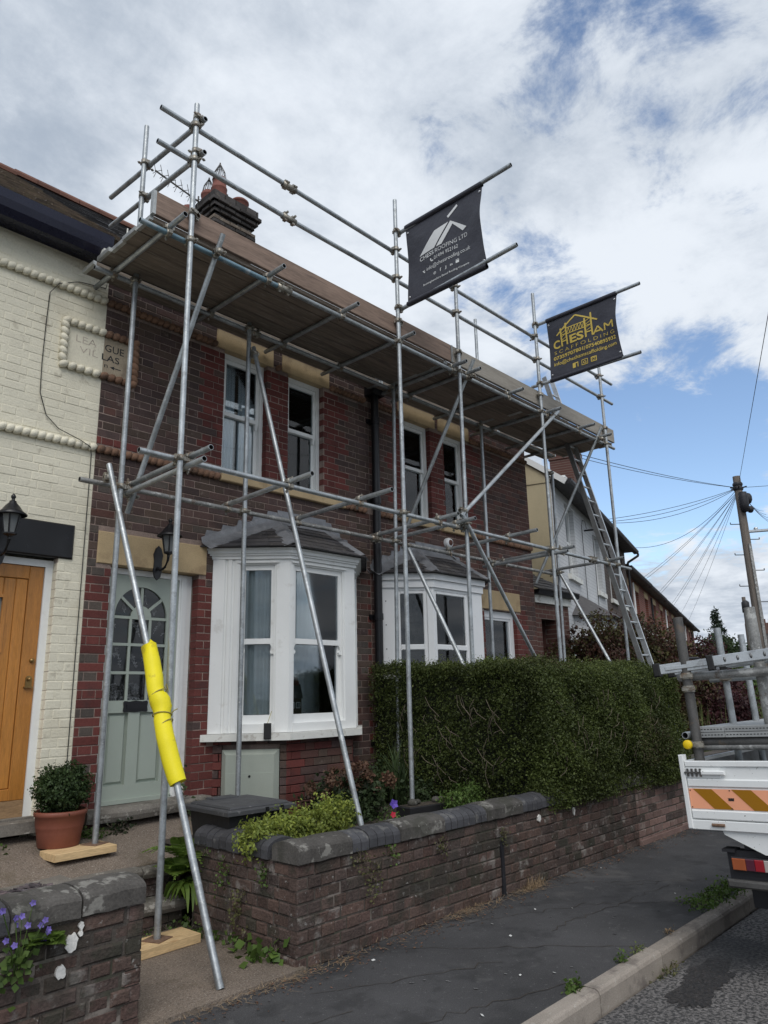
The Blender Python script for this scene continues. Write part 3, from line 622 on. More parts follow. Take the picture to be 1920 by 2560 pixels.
def sash(parent, fr, u0, u1, v0, v1, rail, mat='white', fw=.045, w=-.075, cur='curtain', horn=True, curtop=None, gap=0.0, cd=.115):
    """sliding sash window filling an opening"""
    f = MB()
    f.fbox(fr, u0, u0+fw, v0, v1, w-.10, w); f.fbox(fr, u1-fw, u1, v0, v1, w-.10, w); f.fbox(fr, u0+fw, u1-fw, v1-fw*1.3, v1, w-.10, w); f.fbox(fr, u0+fw, u1-fw, v0, v0+fw*.9, w-.10, w+.015)
    win = f.build('window', mat, parent); a, b = u0+fw, u1-fw
    for lo, hi, ww, nm in ((rail-.022, v1-fw*1.3, w-.022, 0), (v0+fw*.9, rail+.022, w-.050, 1)):
        s = MB(); sw = .042
        s.fbox(fr, a, a+sw, lo, hi, ww-.026, ww); s.fbox(fr, b-sw, b, lo, hi, ww-.026, ww); s.fbox(fr, a+sw, b-sw, hi-.045, hi, ww-.026, ww); s.fbox(fr, a+sw, b-sw, lo, lo+(.045 if nm == 0 else .075), ww-.026, ww)
        if nm == 0 and horn:
            for x in (a, b-sw): s.prism(fr, [(x, lo-.075), (x+sw*.55, lo-.07), (x+sw*.7, lo-.035), (x+sw, lo-.001), (x, lo-.001)], ww-.026, ww)
        s.build('sash', mat, win); g = MB(); g.fbox(fr, a+sw, b-sw, lo+.04, hi-.04, ww-.016, ww-.012); g.build('pane', glass(), win)
    cw = w-cd
    c = MB()
    if gap:
        mid = (a+b)/2; curtain_sheet(c, fr, a, mid-gap/2, v0, v1, cw, .012, 5); curtain_sheet(c, fr, mid+gap/2, b, v0, v1, cw, .012, 5)
    else: curtain_sheet(c, fr, a, b, v0, curtop or v1, cw, .010, 8)
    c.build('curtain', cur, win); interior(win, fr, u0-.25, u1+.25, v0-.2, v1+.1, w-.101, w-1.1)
    return win
def redrule(opens, base):
    """toothed red brick quoins beside openings, base mix elsewhere"""
    def pick(u, v, a, b):
        c = int(v/.078); grp = (c//3) % 2
        for (x0, x1, z0, z1) in opens:
            if z0-.05 < v < z1+.02:
                d = max(x0-u, u-x1)
                if 0 <= d < (.24 if grp else .36):
                    return 'brick_red' if not (random.random() < .06) else 'brick_purple'
        return base(u, v)
    return pick

# --- cream painted cottage on the left
ct = thing('cream_cottage', 'cream painted brick cottage with navy gutter and oak door at the left edge', 'house', (1.8, 0, .6))
ch = [(1.70, 2.655, .30, 2.92), (1.50, 2.78, 2.92, 3.235), (2.50, 2.915, 4.71, 5.20), (.2, 2.915, 3.955, 4.035), (.2, 2.915, 5.475, 5.55)]
backing(ct, FAC, .2, 2.915, 0, 5.9, [grow(ch[0])], -.30, -.0028, 'cream')
brickwall(ct, FAC, lay(.9, 2.913, .31, 5.9, ch, joint=.006), lambda u, v, a, b: 'cream', .105, 300, jit=.002, cham=.0045)
beads(ct, ((.9, -.022, 5.515), (2.905, -.022, 5.515)), 'cream'); beads(ct, ((.9, -.022, 3.997), (2.905, -.022, 3.997)), 'cream')
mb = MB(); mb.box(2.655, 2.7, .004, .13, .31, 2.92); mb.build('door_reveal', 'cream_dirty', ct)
mb = MB(); mb.cbox(FAC, 1.5, 2.778, 2.922, 3.232, -.1, .018, .012); mb.build('lintel', 'black', ct)
mb = MB(); mb.extr([(0, 5.865), (.165, 5.865), (.172, 5.835), (.225, 5.84), (.275, 5.90), (.295, 5.97), (.30, 6.055), (.27, 6.055), (.26, 5.99), (.0, 6.0)], V(.2, 0, 0), V(2.80, 0, 0), V(0, -1, 0), m=0); mb.build('gutter', 'navy', ct)
roofing(ct, .2, 2.95, -.24, 6.07, 3.3, 8.86, 'rooftile', camber=.012, name='roof')
mb = MB(); mb.box(.2, .4, 0.31, 6.8, 0, 5.9); mb.box(.4, 2.9, 6.6, 6.9, 0, 5.9); mb.build('rear_wall', 'cream', ct)
mb = MB(); mb.box(1.66, 2.76, -.14, .02, .70, .785); mb.box(1.66, 2.655, .0201, .28, .70, .80); mb.build('door_step', 'stone_grey', ct)
# its oak door: frame, boards with V joints, glazed light, ironmongery
mb = MB()
mb.fbox(FAC, 2.59, 2.66, .80, 2.905, -.20, -.085); mb.fbox(FAC, 1.70, 1.765, .80, 2.905, -.20, -.085); mb.fbox(FAC, 1.765, 2.59, 2.845, 2.905, -.20, -.085)
fr_ = mb.build('door_frame', 'white', ct)
mb = MB(); mb.cbox(FAC, 2.466, 2.588, .93, 2.842, -.16, -.10, .004); mb.cbox(FAC, 1.767, 1.88, .93, 2.842, -.16, -.10, .004); mb.cbox(FAC, 1.881, 2.465, 2.730, 2.842, -.16, -.10, .004); mb.cbox(FAC, 1.881, 2.465, .931, 1.02, -.16, -.10, .004)
dr = mb.build('door', 'oak', ct)
for i in range(6):
    a = 1.883+i*.097; b = a+.0955; m2 = MB()
    for c, d in (((1.022, 2.105), (2.58, 2.728)) if b < 2.33 and b > 1.95 else ((1.022, 2.728),)): m2.cbox(FAC, a, b, c, d, -.15, -.108, .007)
    m2.build('door_board', 'oak', dr)
mb = MB(); mb.fbox(FAC, 1.767, 2.588, .80, .929, -.16, -.098); mb.build('weather_board', 'oak_worn', dr)
mb = MB(); mb.fbox(FAC, 1.98, 2.30, 2.10, 2.128, -.14, -.098); mb.fbox(FAC, 1.98, 2.30, 2.557, 2.585, -.14, -.098); mb.fbox(FAC, 2.27, 2.30, 2.128, 2.557, -.14, -.098); mb.fbox(FAC, 1.98, 2.0, 2.128, 2.557, -.14, -.098); mb.build('light_frame', 'oak', dr)
mb = MB(); mb.fbox(FAC, 2.0, 2.27, 2.128, 2.557, -.135, -.125); mb.build('pane', 'lantern_glass', dr)
mb = MB(); mb.lathe([(.0, .022), (.014, .02), (.02, .012), (.021, .0)], (2.55, .10, 2.04), 12, 0, (V(1, 0, 0), V(0, 0, 1), V(0, -1, 0))); mb.build('door_lock', 'brass', dr)
mb = MB(); mb.prism(FAC, [(2.512, 1.82)]+[(2.538+.026*math.cos(q), 1.89+.026*math.sin(q)) for q in np.linspace(math.pi, 0, 8)]+[(2.564, 1.82)], -.102, -.092); mb.lathe([(.0, .03), (.013, .028), (.016, .01), (.012, 0)], (2.538, .095, 1.885), 10, 0, (V(1, 0, 0), V(0, 0, 1), V(0, -1, 0))); mb.fbox(FAC, 2.50, 2.57, 1.815, 1.825, -.1, -.07); mb.build('letter_latch', 'brass', dr)

# --- left bare brick house
def base1(u, v):
    r = random.random()
    if v < 3.0: return 'brick_rust' if r < .16 else ('brick_purple' if r < .55 else ('brick_brown' if r < .8 else 'brick_grey'))
    return 'brick_purple' if r < .62 else ('brick_brown' if r < .88 else ('brick_grey' if r < .95 else 'brick_rust'))
h1 = thing('brick_house', 'dark brick terraced house with a sage green front door and white sash bay window', 'house', (4.7, 0, .6), 'pair of brick terraced houses behind the scaffold')
W1, W2 = (4.31, 4.905, 4.04, 5.50), (5.225, 5.785, 4.04, 5.50); DO = (3.15, 4.085, .50, 2.92)
ho = [W1, W2, DO, (3.0, 4.17, 2.92, 3.225), (4.28, 6.13, 3.957, 4.04), (4.25, 6.335, 1.25, 3.22), (4.34, 6.25, .2, 1.27), (2.917, 4.28, 3.955, 4.035), (6.13, 6.60, 3.955, 4.035), (2.917, 4.19, 5.475, 5.55), (4.99, 5.12, 5.475, 5.55), (5.89, 6.6, 5.475, 5.55), (4.19, 4.99, 5.50, 5.72), (5.12, 5.89, 5.50, 5.72), (2.917, 3.26, 4.71, 5.20)]
backing(h1, FAC, 2.917, 6.60, 0, 5.9, [grow(W1), grow(W2), grow(DO)], -.30, -.0045, 'mortar')
pk = redrule([W1, W2, (3.15, 4.085, .5, 2.92), (6.2, 6.5, 1.0, 3.2)], base1)
def pick1(u, v, a, b):
    if 4.035 < v < 4.12 and u < 4.25: return 'brick_red'
    if 2.917 < u < 3.15 and v < 2.93: return 'brick_red' if (int(v/.078)//3) % 2 or u > 3.03 else ('brick_grey' if random.random() < .7 else 'brick_red')
    return pk(u, v, a, b)
brickwall(h1, FAC, lay(2.919, 6.598, .45, 5.9, ho), pick1, .105, 300)
for a, b, z, m_ in ((2.92, 4.275, 3.997, 'terracotta'), (6.135, 6.52, 3.997, 'terracotta'), (2.92, 4.185, 5.515, 'terracotta'), (5.895, 6.52, 5.515, 'terracotta'), (4.995, 5.115, 5.515, 'terracotta')): beads(h1, ((a, -.022, z), (b, -.022, z)), m_)
def stonebox(par, nm, x0, x1, z0, z1, proud, mat='stone_ochre', c=.006, d=.12):
    m2 = MB(); m2.cbox(FAC, x0, x1, z0, z1, -d, proud, c); return m2.build(nm, mat, par)
stonebox(h1, 'lintel', 3.003, 4.167, 2.922, 3.222, .010)
for a, b in ((4.193, 4.987), (5.123, 5.887)): stonebox(h1, 'lintel', a, b, 5.503, 5.718, .012)
stonebox(h1, 'window_sill', 4.285, 6.125, 3.960, 4.037, .055, c=.008)
mb = MB(); mb.extr([(-.1, 5.75), (.03, 5.75), (.045, 5.80), (.085, 5.83), (.085, 5.86), (-.1, 5.86)], V(2.95, 0, 0), V(6.598, 0, 0), V(0, -1, 0)); mb.build('cornice', 'stone_ochre', h1)
mb = MB(); mb.extr([(0, 5.862), (.10, 5.862), (.11, 5.86), (.16, 5.87), (.20, 5.92), (.205, 5.97), (.0, 5.97)], V(2.95, 0, 0), V(6.62, 0, 0), V(0, -1, 0)); mb.build('gutter', 'black', h1)
roofing(h1, 2.955, 6.60, -.16, 5.98, 3.4, 8.95, 'slate', row=.2, wid=.25)
mb = MB(); mb.box(2.93, 3.1, .31, 6.8, 0, 5.9); mb.box(3.1, 6.59, 6.6, 6.9, 0, 5.9); mb.build('rear_wall', 'brick_purple', h1)
sash(h1, FAC, *W1, 4.79, cur='curtain', gap=.05); sash(h1, FAC, *W2, 4.83, cur='curtain')
# half painted name plaque between the two houses (rope frame)
pq = thing('name_plaque', 'half cream painted name stone reading LEAGUE VILLAS in a rope moulding frame', 'plaque', (2.88, 0, 4.95))
def plq(x0, x1, mt):
    m2 = MB(); m2.fbox(FAC, x0, x1, 4.762, 5.150, -.06, .004); return m2.build('stone_panel', mt, pq)
plq(2.555, 2.9135, 'cream'); plq(2.9145, 3.205, 'plaque')
for a, b, mt in (((2.50, 5.178), (2.915, 5.178), 'cream'), ((2.915, 5.178), (3.262, 5.178), 'terracotta'), ((2.50, 4.735), (2.89, 4.735), 'cream'), ((2.89, 4.735), (3.262, 4.735), 'terracotta'), ((2.525, 4.76), (2.525, 5.16), 'cream'), ((3.237, 4.76), (3.237, 5.16), 'terracotta')):
    beads(pq, ((a[0], -.022, a[1]), (b[0], -.022, b[1])), mt, r=.034)

# --- right bare brick house
h2 = thing('brick_house', 'redder brick terraced house right of the drainpipe, its bay window behind the hedge', 'house', (8.5, 0, .6), 'pair of brick terraced houses behind the scaffold')
W3, W4, WS = (7.325, 7.885, 4.04, 5.50), (8.205, 8.725, 4.04, 5.50), (9.03, 9.885, 1.86, 2.905)
ho2 = [W3, W4, WS, (8.917, 10.01, 2.915, 3.212), (7.24, 8.02, 3.957, 4.04), (8.08, 8.86, 3.957, 4.04), (6.72, 8.785, 1.25, 3.19), (6.8, 8.7, .2, 1.27), (6.6, 7.24, 3.955, 4.035), (8.86, 10.47, 3.955, 4.035), (6.6, 7.2, 5.475, 5.55), (8.01, 8.08, 5.475, 5.55), (8.85, 10.47, 5.475, 5.55), (7.2, 8.01, 5.5, 5.72), (8.08, 8.85, 5.5, 5.72)]
backing(h2, FAC, 6.602, 10.47, 0, 5.9, [grow(W3), grow(W4), grow(WS)], -.30, -.0045, 'mortar')
def base2(u, v):
    r = random.random(); k = .25+.45*min(1, max(0, (u-7.5)/3))
    return 'brick_rust' if r < k else ('brick_purple' if r < k+.35 else 'brick_brown')
pk2 = redrule([W3, W4, WS], base2)
brickwall(h2, FAC, lay(6.604, 10.465, .45, 5.9, ho2), pk2, .105, 300)
for a, b, z in ((6.72, 7.235, 3.997), (8.865, 10.46, 3.997), (6.72, 7.195, 5.515), (8.855, 10.46, 5.515)): beads(h2, ((a, -.022, z), (b, -.022, z)), 'terracotta')
stonebox(h2, 'lintel', 8.92, 10.007, 2.918, 3.209, .010)
for a, b in ((7.203, 8.007), (8.083, 8.847)): stonebox(h2, 'lintel', a, b, 5.503, 5.718, .012)
for a, b in ((7.245, 8.015), (8.085, 8.855)): stonebox(h2, 'window_sill', a, b, 3.960, 4.037, .055, c=.008)
mb = MB(); mb.extr([(-.1, 5.75), (.03, 5.75), (.045, 5.80), (.085, 5.83), (.085, 5.86), (-.1, 5.86)], V(6.602, 0, 0), V(10.5, 0, 0), V(0, -1, 0)); mb.build('cornice', 'stone_ochre', h2)
mb = MB(); mb.extr([(0, 5.862), (.10, 5.862), (.11, 5.86), (.16, 5.87), (.20, 5.92), (.205, 5.97), (.0, 5.97)], V(6.622, 0, 0), V(10.55, 0, 0), V(0, -1, 0)); mb.build('gutter', 'black', h2)
roofing(h2, 6.602, 10.55, -.16, 5.98, 3.4, 8.95, 'slate', row=.2, wid=.25)
mb = MB(); mb.box(10.25, 10.46, .31, 6.8, 0, 5.9); mb.box(6.61, 10.25, 6.6, 6.9, 0, 5.9); mb.add([(10.455, .0, 5.9), (10.455, 6.8, 5.9), (10.455, 3.4, 8.9)], [(0, 1, 2)]); mb.build('rear_wall', 'brick_rust', h2)
sash(h2, FAC, *W3, 4.825, cur='curtain', horn=False, curtop=4.80, cd=.092); sash(h2, FAC, *W4, 4.815, cur='curtain', horn=False, curtop=4.79, cd=.092)
# plain casement by the bay
f = MB(); a, b, c, d = WS; f.fbox(FAC, a, a+.07, c, d, -.17, -.07); f.fbox(FAC, b-.07, b, c, d, -.17, -.07); f.fbox(FAC, a+.07, b-.07, d-.10, d, -.17, -.07); f.fbox(FAC, a+.07, b-.07, c, c+.08, -.17, -.07)
f.fbox(FAC, a+.07, a+.105, c+.08, d-.10, -.14, -.085); f.fbox(FAC, b-.105, b-.07, c+.08, d-.10, -.14, -.085); f.fbox(FAC, a+.105, b-.105, d-.135, d-.10, -.14, -.085)
wn_ = f.build('window', 'upvc', h2); g = MB(); g.fbox(FAC, a+.1, b-.1, c+.08, d-.13, -.118, -.112); g.build('pane', glass(), wn_)
c_ = MB(); curtain_sheet(c_, FAC, a+.02, b-.02, c, d, -.3, .006, 3); c_.build('blind', 'curtain_grey', wn_); interior(wn_, FAC, a-.1, b+.1, c-.1, d+.1, -.171, -1.0)
# drainpipe between the houses
dp = thing('drainpipe', 'tall black cast drainpipe running down the joint between the two brick houses', 'drainpipe', (6.64, -.09, .5))
mb = MB(); mb.tube((6.64, -.085, .5), (6.64, -.085, 5.62), .052, 14); mb.build('pipe', 'black', dp)
mb = MB(); mb.extr([(.0, 5.60), (.16, 5.60), (.20, 5.70), (.20, 5.84), (.0, 5.84)], V(6.53, 0, 0), V(6.75, 0, 0), V(0, -1, 0)); mb.build('hopper', 'black', dp)
for z in (1.1, 2.6, 4.1, 5.2):
    mb = MB(); mb.tube((6.64, -.085, z), (6.64, -.085, z+.08), .062, 14); mb.box(6.55, 6.73, -.03, -.004, z+.01, z+.07); mb.build('collar', 'black', dp)

# ------------------------------------------------------------------ bay windows
def offset_poly(P, d):
    """offset the three facets of a bay (4 wall-to-wall plan points) outwards by d, ends slid along the wall"""
    P = [V(p[0], p[1], 0) for p in P]; seg = []
    for i in range(3):
        u = (P[i+1]-P[i]).normalized(); n = V(u.y, -u.x, 0); seg.append((P[i]+n*d, u))
    def isec(p, u, q, w):
        t = ((q.x-p.x)*w.y-(q.y-p.y)*w.x)/(u.x*w.y-u.y*w.x); return p+u*t
    return [isec(seg[0][0], seg[0][1], V(0, 0, 0), V(1, 0, 0)), isec(*seg[0], *seg[1]), isec(*seg[1], *seg[2]), isec(seg[2][0], seg[2][1], V(0, 0, 0), V(1, 0, 0))]
def slab_poly(mb, P, d, z0, z1, m=0, back=.02):
    Q = offset_poly(P, d); Q = [V(Q[0].x, back, 0)]+Q+[V(Q[3].x, back, 0)]
    n = len(Q); A = [q+Z3*z for z in (z0, z1) for q in Q]
    mb.add(A, [tuple(range(n-1, -1, -1)), tuple(range(n, 2*n))]+[(i, (i+1) % n, n+(i+1) % n, n+i) for i in range(n)], m)
def facets(P):
    r = []
    for i in range(3):
        a, b = V(P[i][0], P[i][1], 0), V(P[i+1][0], P[i+1][1], 0); u = (b-a).normalized(); r.append((Fr(a, u, (u.y, -u.x, 0)), (b-a).length))
    return r
def bay_roof(bay, P, ze, top, zt, over=.13):
    E_ = offset_poly(P, over); E_ = [e+Z3*ze for e in E_]; T0, T1 = V(top[0], .0, zt), V(top[1], .0, zt)
    faces = [(E_[0], E_[1], T0, T0), (E_[1], E_[2], T0, T1), (E_[2], E_[3], T1, T1)]
    core = MB()
    core.add([*E_, T0, T1], [(0, 1, 4), (1, 2, 5, 4), (2, 3, 5), (3, 2, 1, 0), (0, 4, 5, 3)]); rc = core.build('bay_roof', 'slate', bay)
    row = .112
    for (a, b, c, d) in faces:
        u = (b-a).normalized(); nrm = (b-a).cross(c-a).normalized()
        if nrm.z < 0: nrm = -nrm
        s = nrm.cross(u); s = s if s.z > 0 else -s
        H = (c-a).dot(s); n = int(H/row)+1
        for i in range(n):
            h0 = i*row; h1 = min(h0+row*1.7, H)
            lx = lambda h: (c-a).dot(u)*h/H; rx = lambda h: (b-a).length-((b-a).length-(d-a).dot(u))*h/H
            x0, x1 = lx(h0), rx(h0); w = .235; x = x0-(i % 2)*w/2
            while x < x1-.01:
                p, q = max(x, x0), min(x+w-.004, x1)
                if q-p > .03:
                    pu, qu = max(p, lx(h1)), min(q, rx(h1))
                    if qu-pu < .02: pu = qu = min(max((p+q)/2, lx(h1)), rx(h1))
                    j = random.uniform(.0, .004); tl = random.uniform(-.004, .004)
                    g = lambda uu, hh, e: a+u*uu+s*hh+nrm*e
                    vs = [g(p, h0-.014, .002), g(q, h0-.014+tl, .002), g(q, h0-.014+tl, .011+j), g(p, h0-.014, .011+j), g(pu, h1, .002), g(qu, h1, .002)]
                    MB().add(vs, [(0, 1, 2, 3), (3, 2, 5, 4), (0, 3, 4), (1, 5, 2)]).build('slate', 'slate', bay)
                x += w
    # lead: hips, wall flashings
    def hip(p, q, w=.105, lift=.030, nm='lead_flashing', sides=None):
        m2 = MB(); n = 8; d = (q-p).normalized(); L0 = sides[0]; R0 = sides[1]; A = []
        for i in range(n+1):
            c = p+(q-p)*i/n; k = .004*math.sin(i*2.1)
            A += [c+L0*w+Z3*(.006+k), c+Z3*(lift+k*.5), c+R0*w+Z3*(.006-k)]
        m2.add(A, [f for i in range(n) for f in ((3*i, 3*i+1, 3*i+4, 3*i+3), (3*i+1, 3*i+2, 3*i+5, 3*i+4))], 0, False); m2.build(nm, 'lead', bay)
    def inplane(a, b, c, hipdir):
        n = (b-a).cross(c-a).normalized(); n = n if n.z > 0 else -n; s = n.cross(hipdir).normalized(); return s
    h0d = (T0-E_[1]).normalized(); s = inplane(E_[0], E_[1], T0, h0d); s = s if s.dot(E_[0]-E_[1]) > 0 else -s; s2 = inplane(E_[1], E_[2], T0, h0d); s2 = s2 if s2.dot(E_[2]-E_[1]) > 0 else -s2
    hip(E_[1], T0+Z3*.01, sides=(s, s2))
    h1d = (T1-E_[2]).normalized(); s = inplane(E_[2], E_[3], T1, h1d); s = s if s.dot(E_[3]-E_[2]) > 0 else -s; s2 = inplane(E_[1], E_[2], T1, h1d); s2 = s2 if s2.dot(E_[1]-E_[2]) > 0 else -s2
    hip(E_[2], T1+Z3*.01, sides=(s2, s))
    # stepped flashing climbing the wall on both sides, apron along the top
    for (p, q) in ((E_[0], T0), (E_[3], T1)):
        m2 = MB(); n = 5; mid = (E_[1]-E_[0]) if p is E_[0] else (E_[2]-E_[3]); mid = mid.normalized()
        A = []
        for i in range(9):
            c = p+(q-p)*i/8; out_ = (mid-(mid.dot((q-p).normalized()))*(q-p).normalized()).normalized(); A += [c+out_*.16+Z3*.012, c+V(0, -.03, .035), c+V(0, -.012, .10)]
        m2.add(A, [f for i in range(8) for f in ((3*i, 3*i+1, 3*i+4, 3*i+3), (3*i+1, 3*i+2, 3*i+5, 3*i+4))])
        for i in range(n):
            c = p+(q-p)*(i+.1)/n; e = p+(q-p)*(i+1.0)/n; top_ = e.z+.10
            m2.prism(Fr((0, 0, 0)), [(c.x, c.z+.04), (e.x, e.z+.05), (e.x, top_), (c.x+(e.x-c.x)*.25, top_)] if q.x > p.x else [(e.x, e.z+.05), (c.x, c.z+.04), (c.x+(e.x-c.x)*.25, top_), (e.x, top_)], .004, .012)
        m2.build('lead_flashing', 'lead', bay)
    m2 = MB(); A = []
    for i in range(9):
        c = T0+(T1-T0)*i/8; A += [c+V(0, -.16, -.105+.004*math.sin(i)), c+V(0, -.03, .02), c+V(0, -.012, .13)]
    m2.add(A, [f for i in range(8) for f in ((3*i, 3*i+1, 3*i+4, 3*i+3), (3*i+1, 3*i+2, 3*i+5, 3*i+4))]); m2.build('lead_flashing', 'lead', bay)
def bay_base(house, P, ins, z0, z1, pick, holes=None, limit=60):
    Q = offset_poly(P, -ins); Q = [(q.x, q.y) for q in Q]
    core = MB(); slab_poly(core, [(q[0], q[1]) for q in Q], -.05, z0, z1); core.build('bay_base', 'mortar', house)
    for i, (f, Lf) in enumerate(facets(Q)):
        brickwall(house, f, lay(.0, Lf, z0, z1, (holes or {}).get(i, [])), pick, .09, limit if i < 2 else 0)
# --- left bay: white timber sashes
BP = [(4.25, 0), (4.815, -.565), (5.764, -.565), (6.33, 0)]
b1 = MB(); slab_poly(b1, BP, -.10, 1.34, 1.36); slab_poly(b1, BP, -.10, 3.09, 3.12)
bay1 = b1.build('bay_window', 'white', h1)
m2 = MB(); slab_poly(m2, BP, .055, 1.285, 1.352); m2.build('bay_sill', 'white_dirty', bay1)
m2 = MB(); slab_poly(m2, BP, .012, 3.095, 3.13); slab_poly(m2, BP, .030, 3.13, 3.15); slab_poly(m2, BP, .048, 3.15, 3.185); slab_poly(m2, BP, .065, 3.185, 3.205); m2.build('bay_cornice', 'white', bay1)
FS = facets(BP)
for i, (f, Lf) in enumerate(FS):
    if i == 1: g0, g1, fl, frr = .113, .722, .056, .064
    else:
        g0, g1 = (.335, .600) if i == 0 else (Lf-.600, Lf-.335); fl = frr = .055
    z0, z1, zr = 1.355, 3.095, 2.252
    m2 = MB(); q0, q1 = g0-fl, g1+frr
    # boarded posts either side, moulded in steps
    for a, b in ((0, q0), (q1, Lf)):
        if b-a < .02: continue
        m2.cbox(f, a, b, z0, z1, -.12, -.012, .003)
        if b-a > .2:
            m2.cbox(f, a+.0, a+(b-a)*.46, z0, z1, -.05, .006, .004); m2.cbox(f, a+(b-a)*.54, a+(b-a)*.72, z0, z1, -.05, .004, .008); m2.cbox(f, a+(b-a)*.80, b-.004, z0, z1, -.05, -.004, .006)
    m2.fbox(f, q0, q1, 3.040, z1, -.12, -.018); m2.fbox(f, q0, q1, z0, 1.44, -.12, -.006); m2.fbox(f, q0-.03, q1+.03, 3.055, 3.078, -.05, .004)
    m2.fbox(f, q0, q0+.018, 1.44, 3.055, -.12, -.022); m2.fbox(f, q1-.018, q1, 1.44, 3.055, -.12, -.022)
    m2.build('window_post', 'white', bay1)
    for lo, hi, ww, nm in ((zr-.028, 3.040, -.045, 0), (1.44, zr+.028, -.072, 1)):
        s = MB(); a, b = q0+.018, q1-.018
        s.fbox(f, a, g0, lo, hi, ww-.03, ww); s.fbox(f, g1, b, lo, hi, ww-.03, ww); s.fbox(f, g0, g1, hi-.055, hi, ww-.03, ww); s.fbox(f, g0, g1, lo, lo+(.055 if nm == 0 else .085), ww-.03, ww+(0 if nm == 0 else .004))
        if nm == 0:
            for x, sg in ((a, 1), (b, -1)):
                s.prism(f, [(x+sg*k_, v_) for k_, v_ in ((0, lo-.10), (.035, lo-.10), (.042, lo-.075), (.018, lo-.05), (.030, lo-.02), (.045, lo-.001), (0, lo-.001))][::sg], ww-.03, ww)
        s.build('sash', 'white', bay1); g = MB(); g.fbox(f, g0-.004, g1+.004, lo+.05, hi-.05, ww-.02, ww-.015); g.build('pane', glass(), bay1)
    c_ = MB()
    if i == 1:
        curtain_sheet(c_, f, g0-.04, g1+.06, 2.2, 3.08, -.135, .012, 6); curtain_sheet(c_, f, g1-.12, g1+.06, 1.4, 2.2, -.135, .012, 2)
        curtain_sheet(c_, f, g0-.10, g1+.10, 1.36, 2.25, -.42, .010, 5)
    elif i == 0: curtain_sheet(c_, f, g0-.05, g1+.03, 1.4, 3.08, -.135, .014, 4)
    else: curtain_sheet(c_, f, g0-.05, g1+.05, 1.4, 3.08, -.135, .014, 5)
    c_.build('curtain', 'curtain_grey', bay1)
m2 = MB(); slab_poly(m2, BP, -.13, 1.30, 1.338); m2.build('window_board', 'white', bay1)
m2 = MB(); m2.add([(4.1, .45, 1.0), (6.7, .45, 1.0), (6.7, .45, 3.3), (4.1, .45, 3.3), (4.1, .02, 1.0), (6.7, .02, 1.0), (6.7, .02, 3.3), (4.1, .02, 3.3)], [(0, 1, 2, 3), (0, 3, 7, 4), (1, 5, 6, 2), (0, 4, 5, 1), (3, 2, 6, 7)]); m2.build('room_interior', 'room', bay1)
bay_roof(bay1, BP, 3.212, (5.075, 5.815), 3.635, .115)
def pickb(u, v, a, b): return 'brick_red' if (u < .16 and random.random() < .8) or random.random() < .10 else random.choice(('brick_purple', 'brick_brown', 'brick_purple', 'brick_rust'))
bay_base(h1, BP, .05, .3, 1.283, pickb, {0: [(.09, .66, .66, 1.205)]})
# meter box let into the left splay under the bay
mf = facets([(q.x, q.y) for q in offset_poly(BP, -.05)])[0][0]
mt = thing('meter_box', 'grey green plastic meter box let into the brick under the white bay', 'meter box', tuple(mf(.36, .70, 0)))
m2 = MB(); m2.cbox(mf, .095, .655, .665, 1.20, -.06, .055, .045); m2.build('housing', 'meter', mt)
m2 = MB(); m2.fbox(mf, .145, .605, .71, .985, .055, .061); m2.build('hatch', 'meter', mt)
m2 = MB(); m2.tube(mf(.375, .955, .060), mf(.375, .955, .066), .012, 10); m2.build('lock', 'black', mt)
# black tag hanging on the bay sill corner
tg = MB(); f = FS[0][0]
tg.cbox(Fr(f(.60, 1.375, .075), f.U, f.N), -.035, .035, -.075, .075, -.018, .018, .006)
o = tag(tg.build('hanging_tag', 'blackmat'), 'small black box hanging by a cord at the bay sill corner', 'box'); ORG[o.name] = (0, 0, 0)
m2 = MB(); m2.path([f(.60, 1.45, .075), f(.615, 1.50, .05), f(.63, 1.56, .012)], .003, 5); m2.build('cord', 'rope', o)
# model house standing in the bay window
f = FS[1][0]; hx, hw = .175, -.20
dh = thing('model_house', 'tiny brick model house with slate roof standing inside the bay window', 'ornament', tuple(f(hx, 1.34, hw)))
k = Fr(f(hx, 1.34, hw-.06), (f.U+f.N*.45).normalized(), (f.N-f.U*.45).normalized())
m2 = MB(); m2.fbox(k, -.02, .15, .05, .34, -.10, .06); m2.build('wall', 'brick_brown', dh)
m2 = MB(); m2.prism(Fr(k(-.03, .335, -.03), k.N, -k.U), [(-.09, 0), (.11, 0), (.01, .15)], -.19, .0); m2.build('roof', 'slate', dh)
m2 = MB(); m2.fbox(k, .09, .14, .36, .52, -.06, -.01); [m2.tube(k(.10+.013*i, .52, -.035), k(.10+.013*i, .555, -.035), .006, 6) for i in range(3)]; m2.build('chimney', 'brick_red', dh)
for (a, b) in ((.03, .24), (.09, .24), (.09, .10)):
    m2 = MB(); m2.fbox(k, a, a+.045, b, b+.06, .06, .064); w_ = m2.build('window', 'white', dh); m2 = MB(); m2.fbox(k, a+.006, a+.020, b+.006, b+.054, .064, .065); m2.fbox(k, a+.025, a+.039, b+.006, b+.054, .064, .065); m2.build('pane', 'dark', w_)
m2 = MB(); m2.fbox(k, .025, .055, .05, .14, .06, .064); m2.build('door', 'green_door', dh)
m2 = MB(); m2.fbox(k, -.04, .20, .0, .05, -.12, .14, 0); m2.build('base', 'white', dh)
m2 = MB(); [m2.blob(k(.04+.03*i, .07, .10), .025, .025, .022) for i in range(4)]; m2.build('shrubs', 'brick_red', dh)

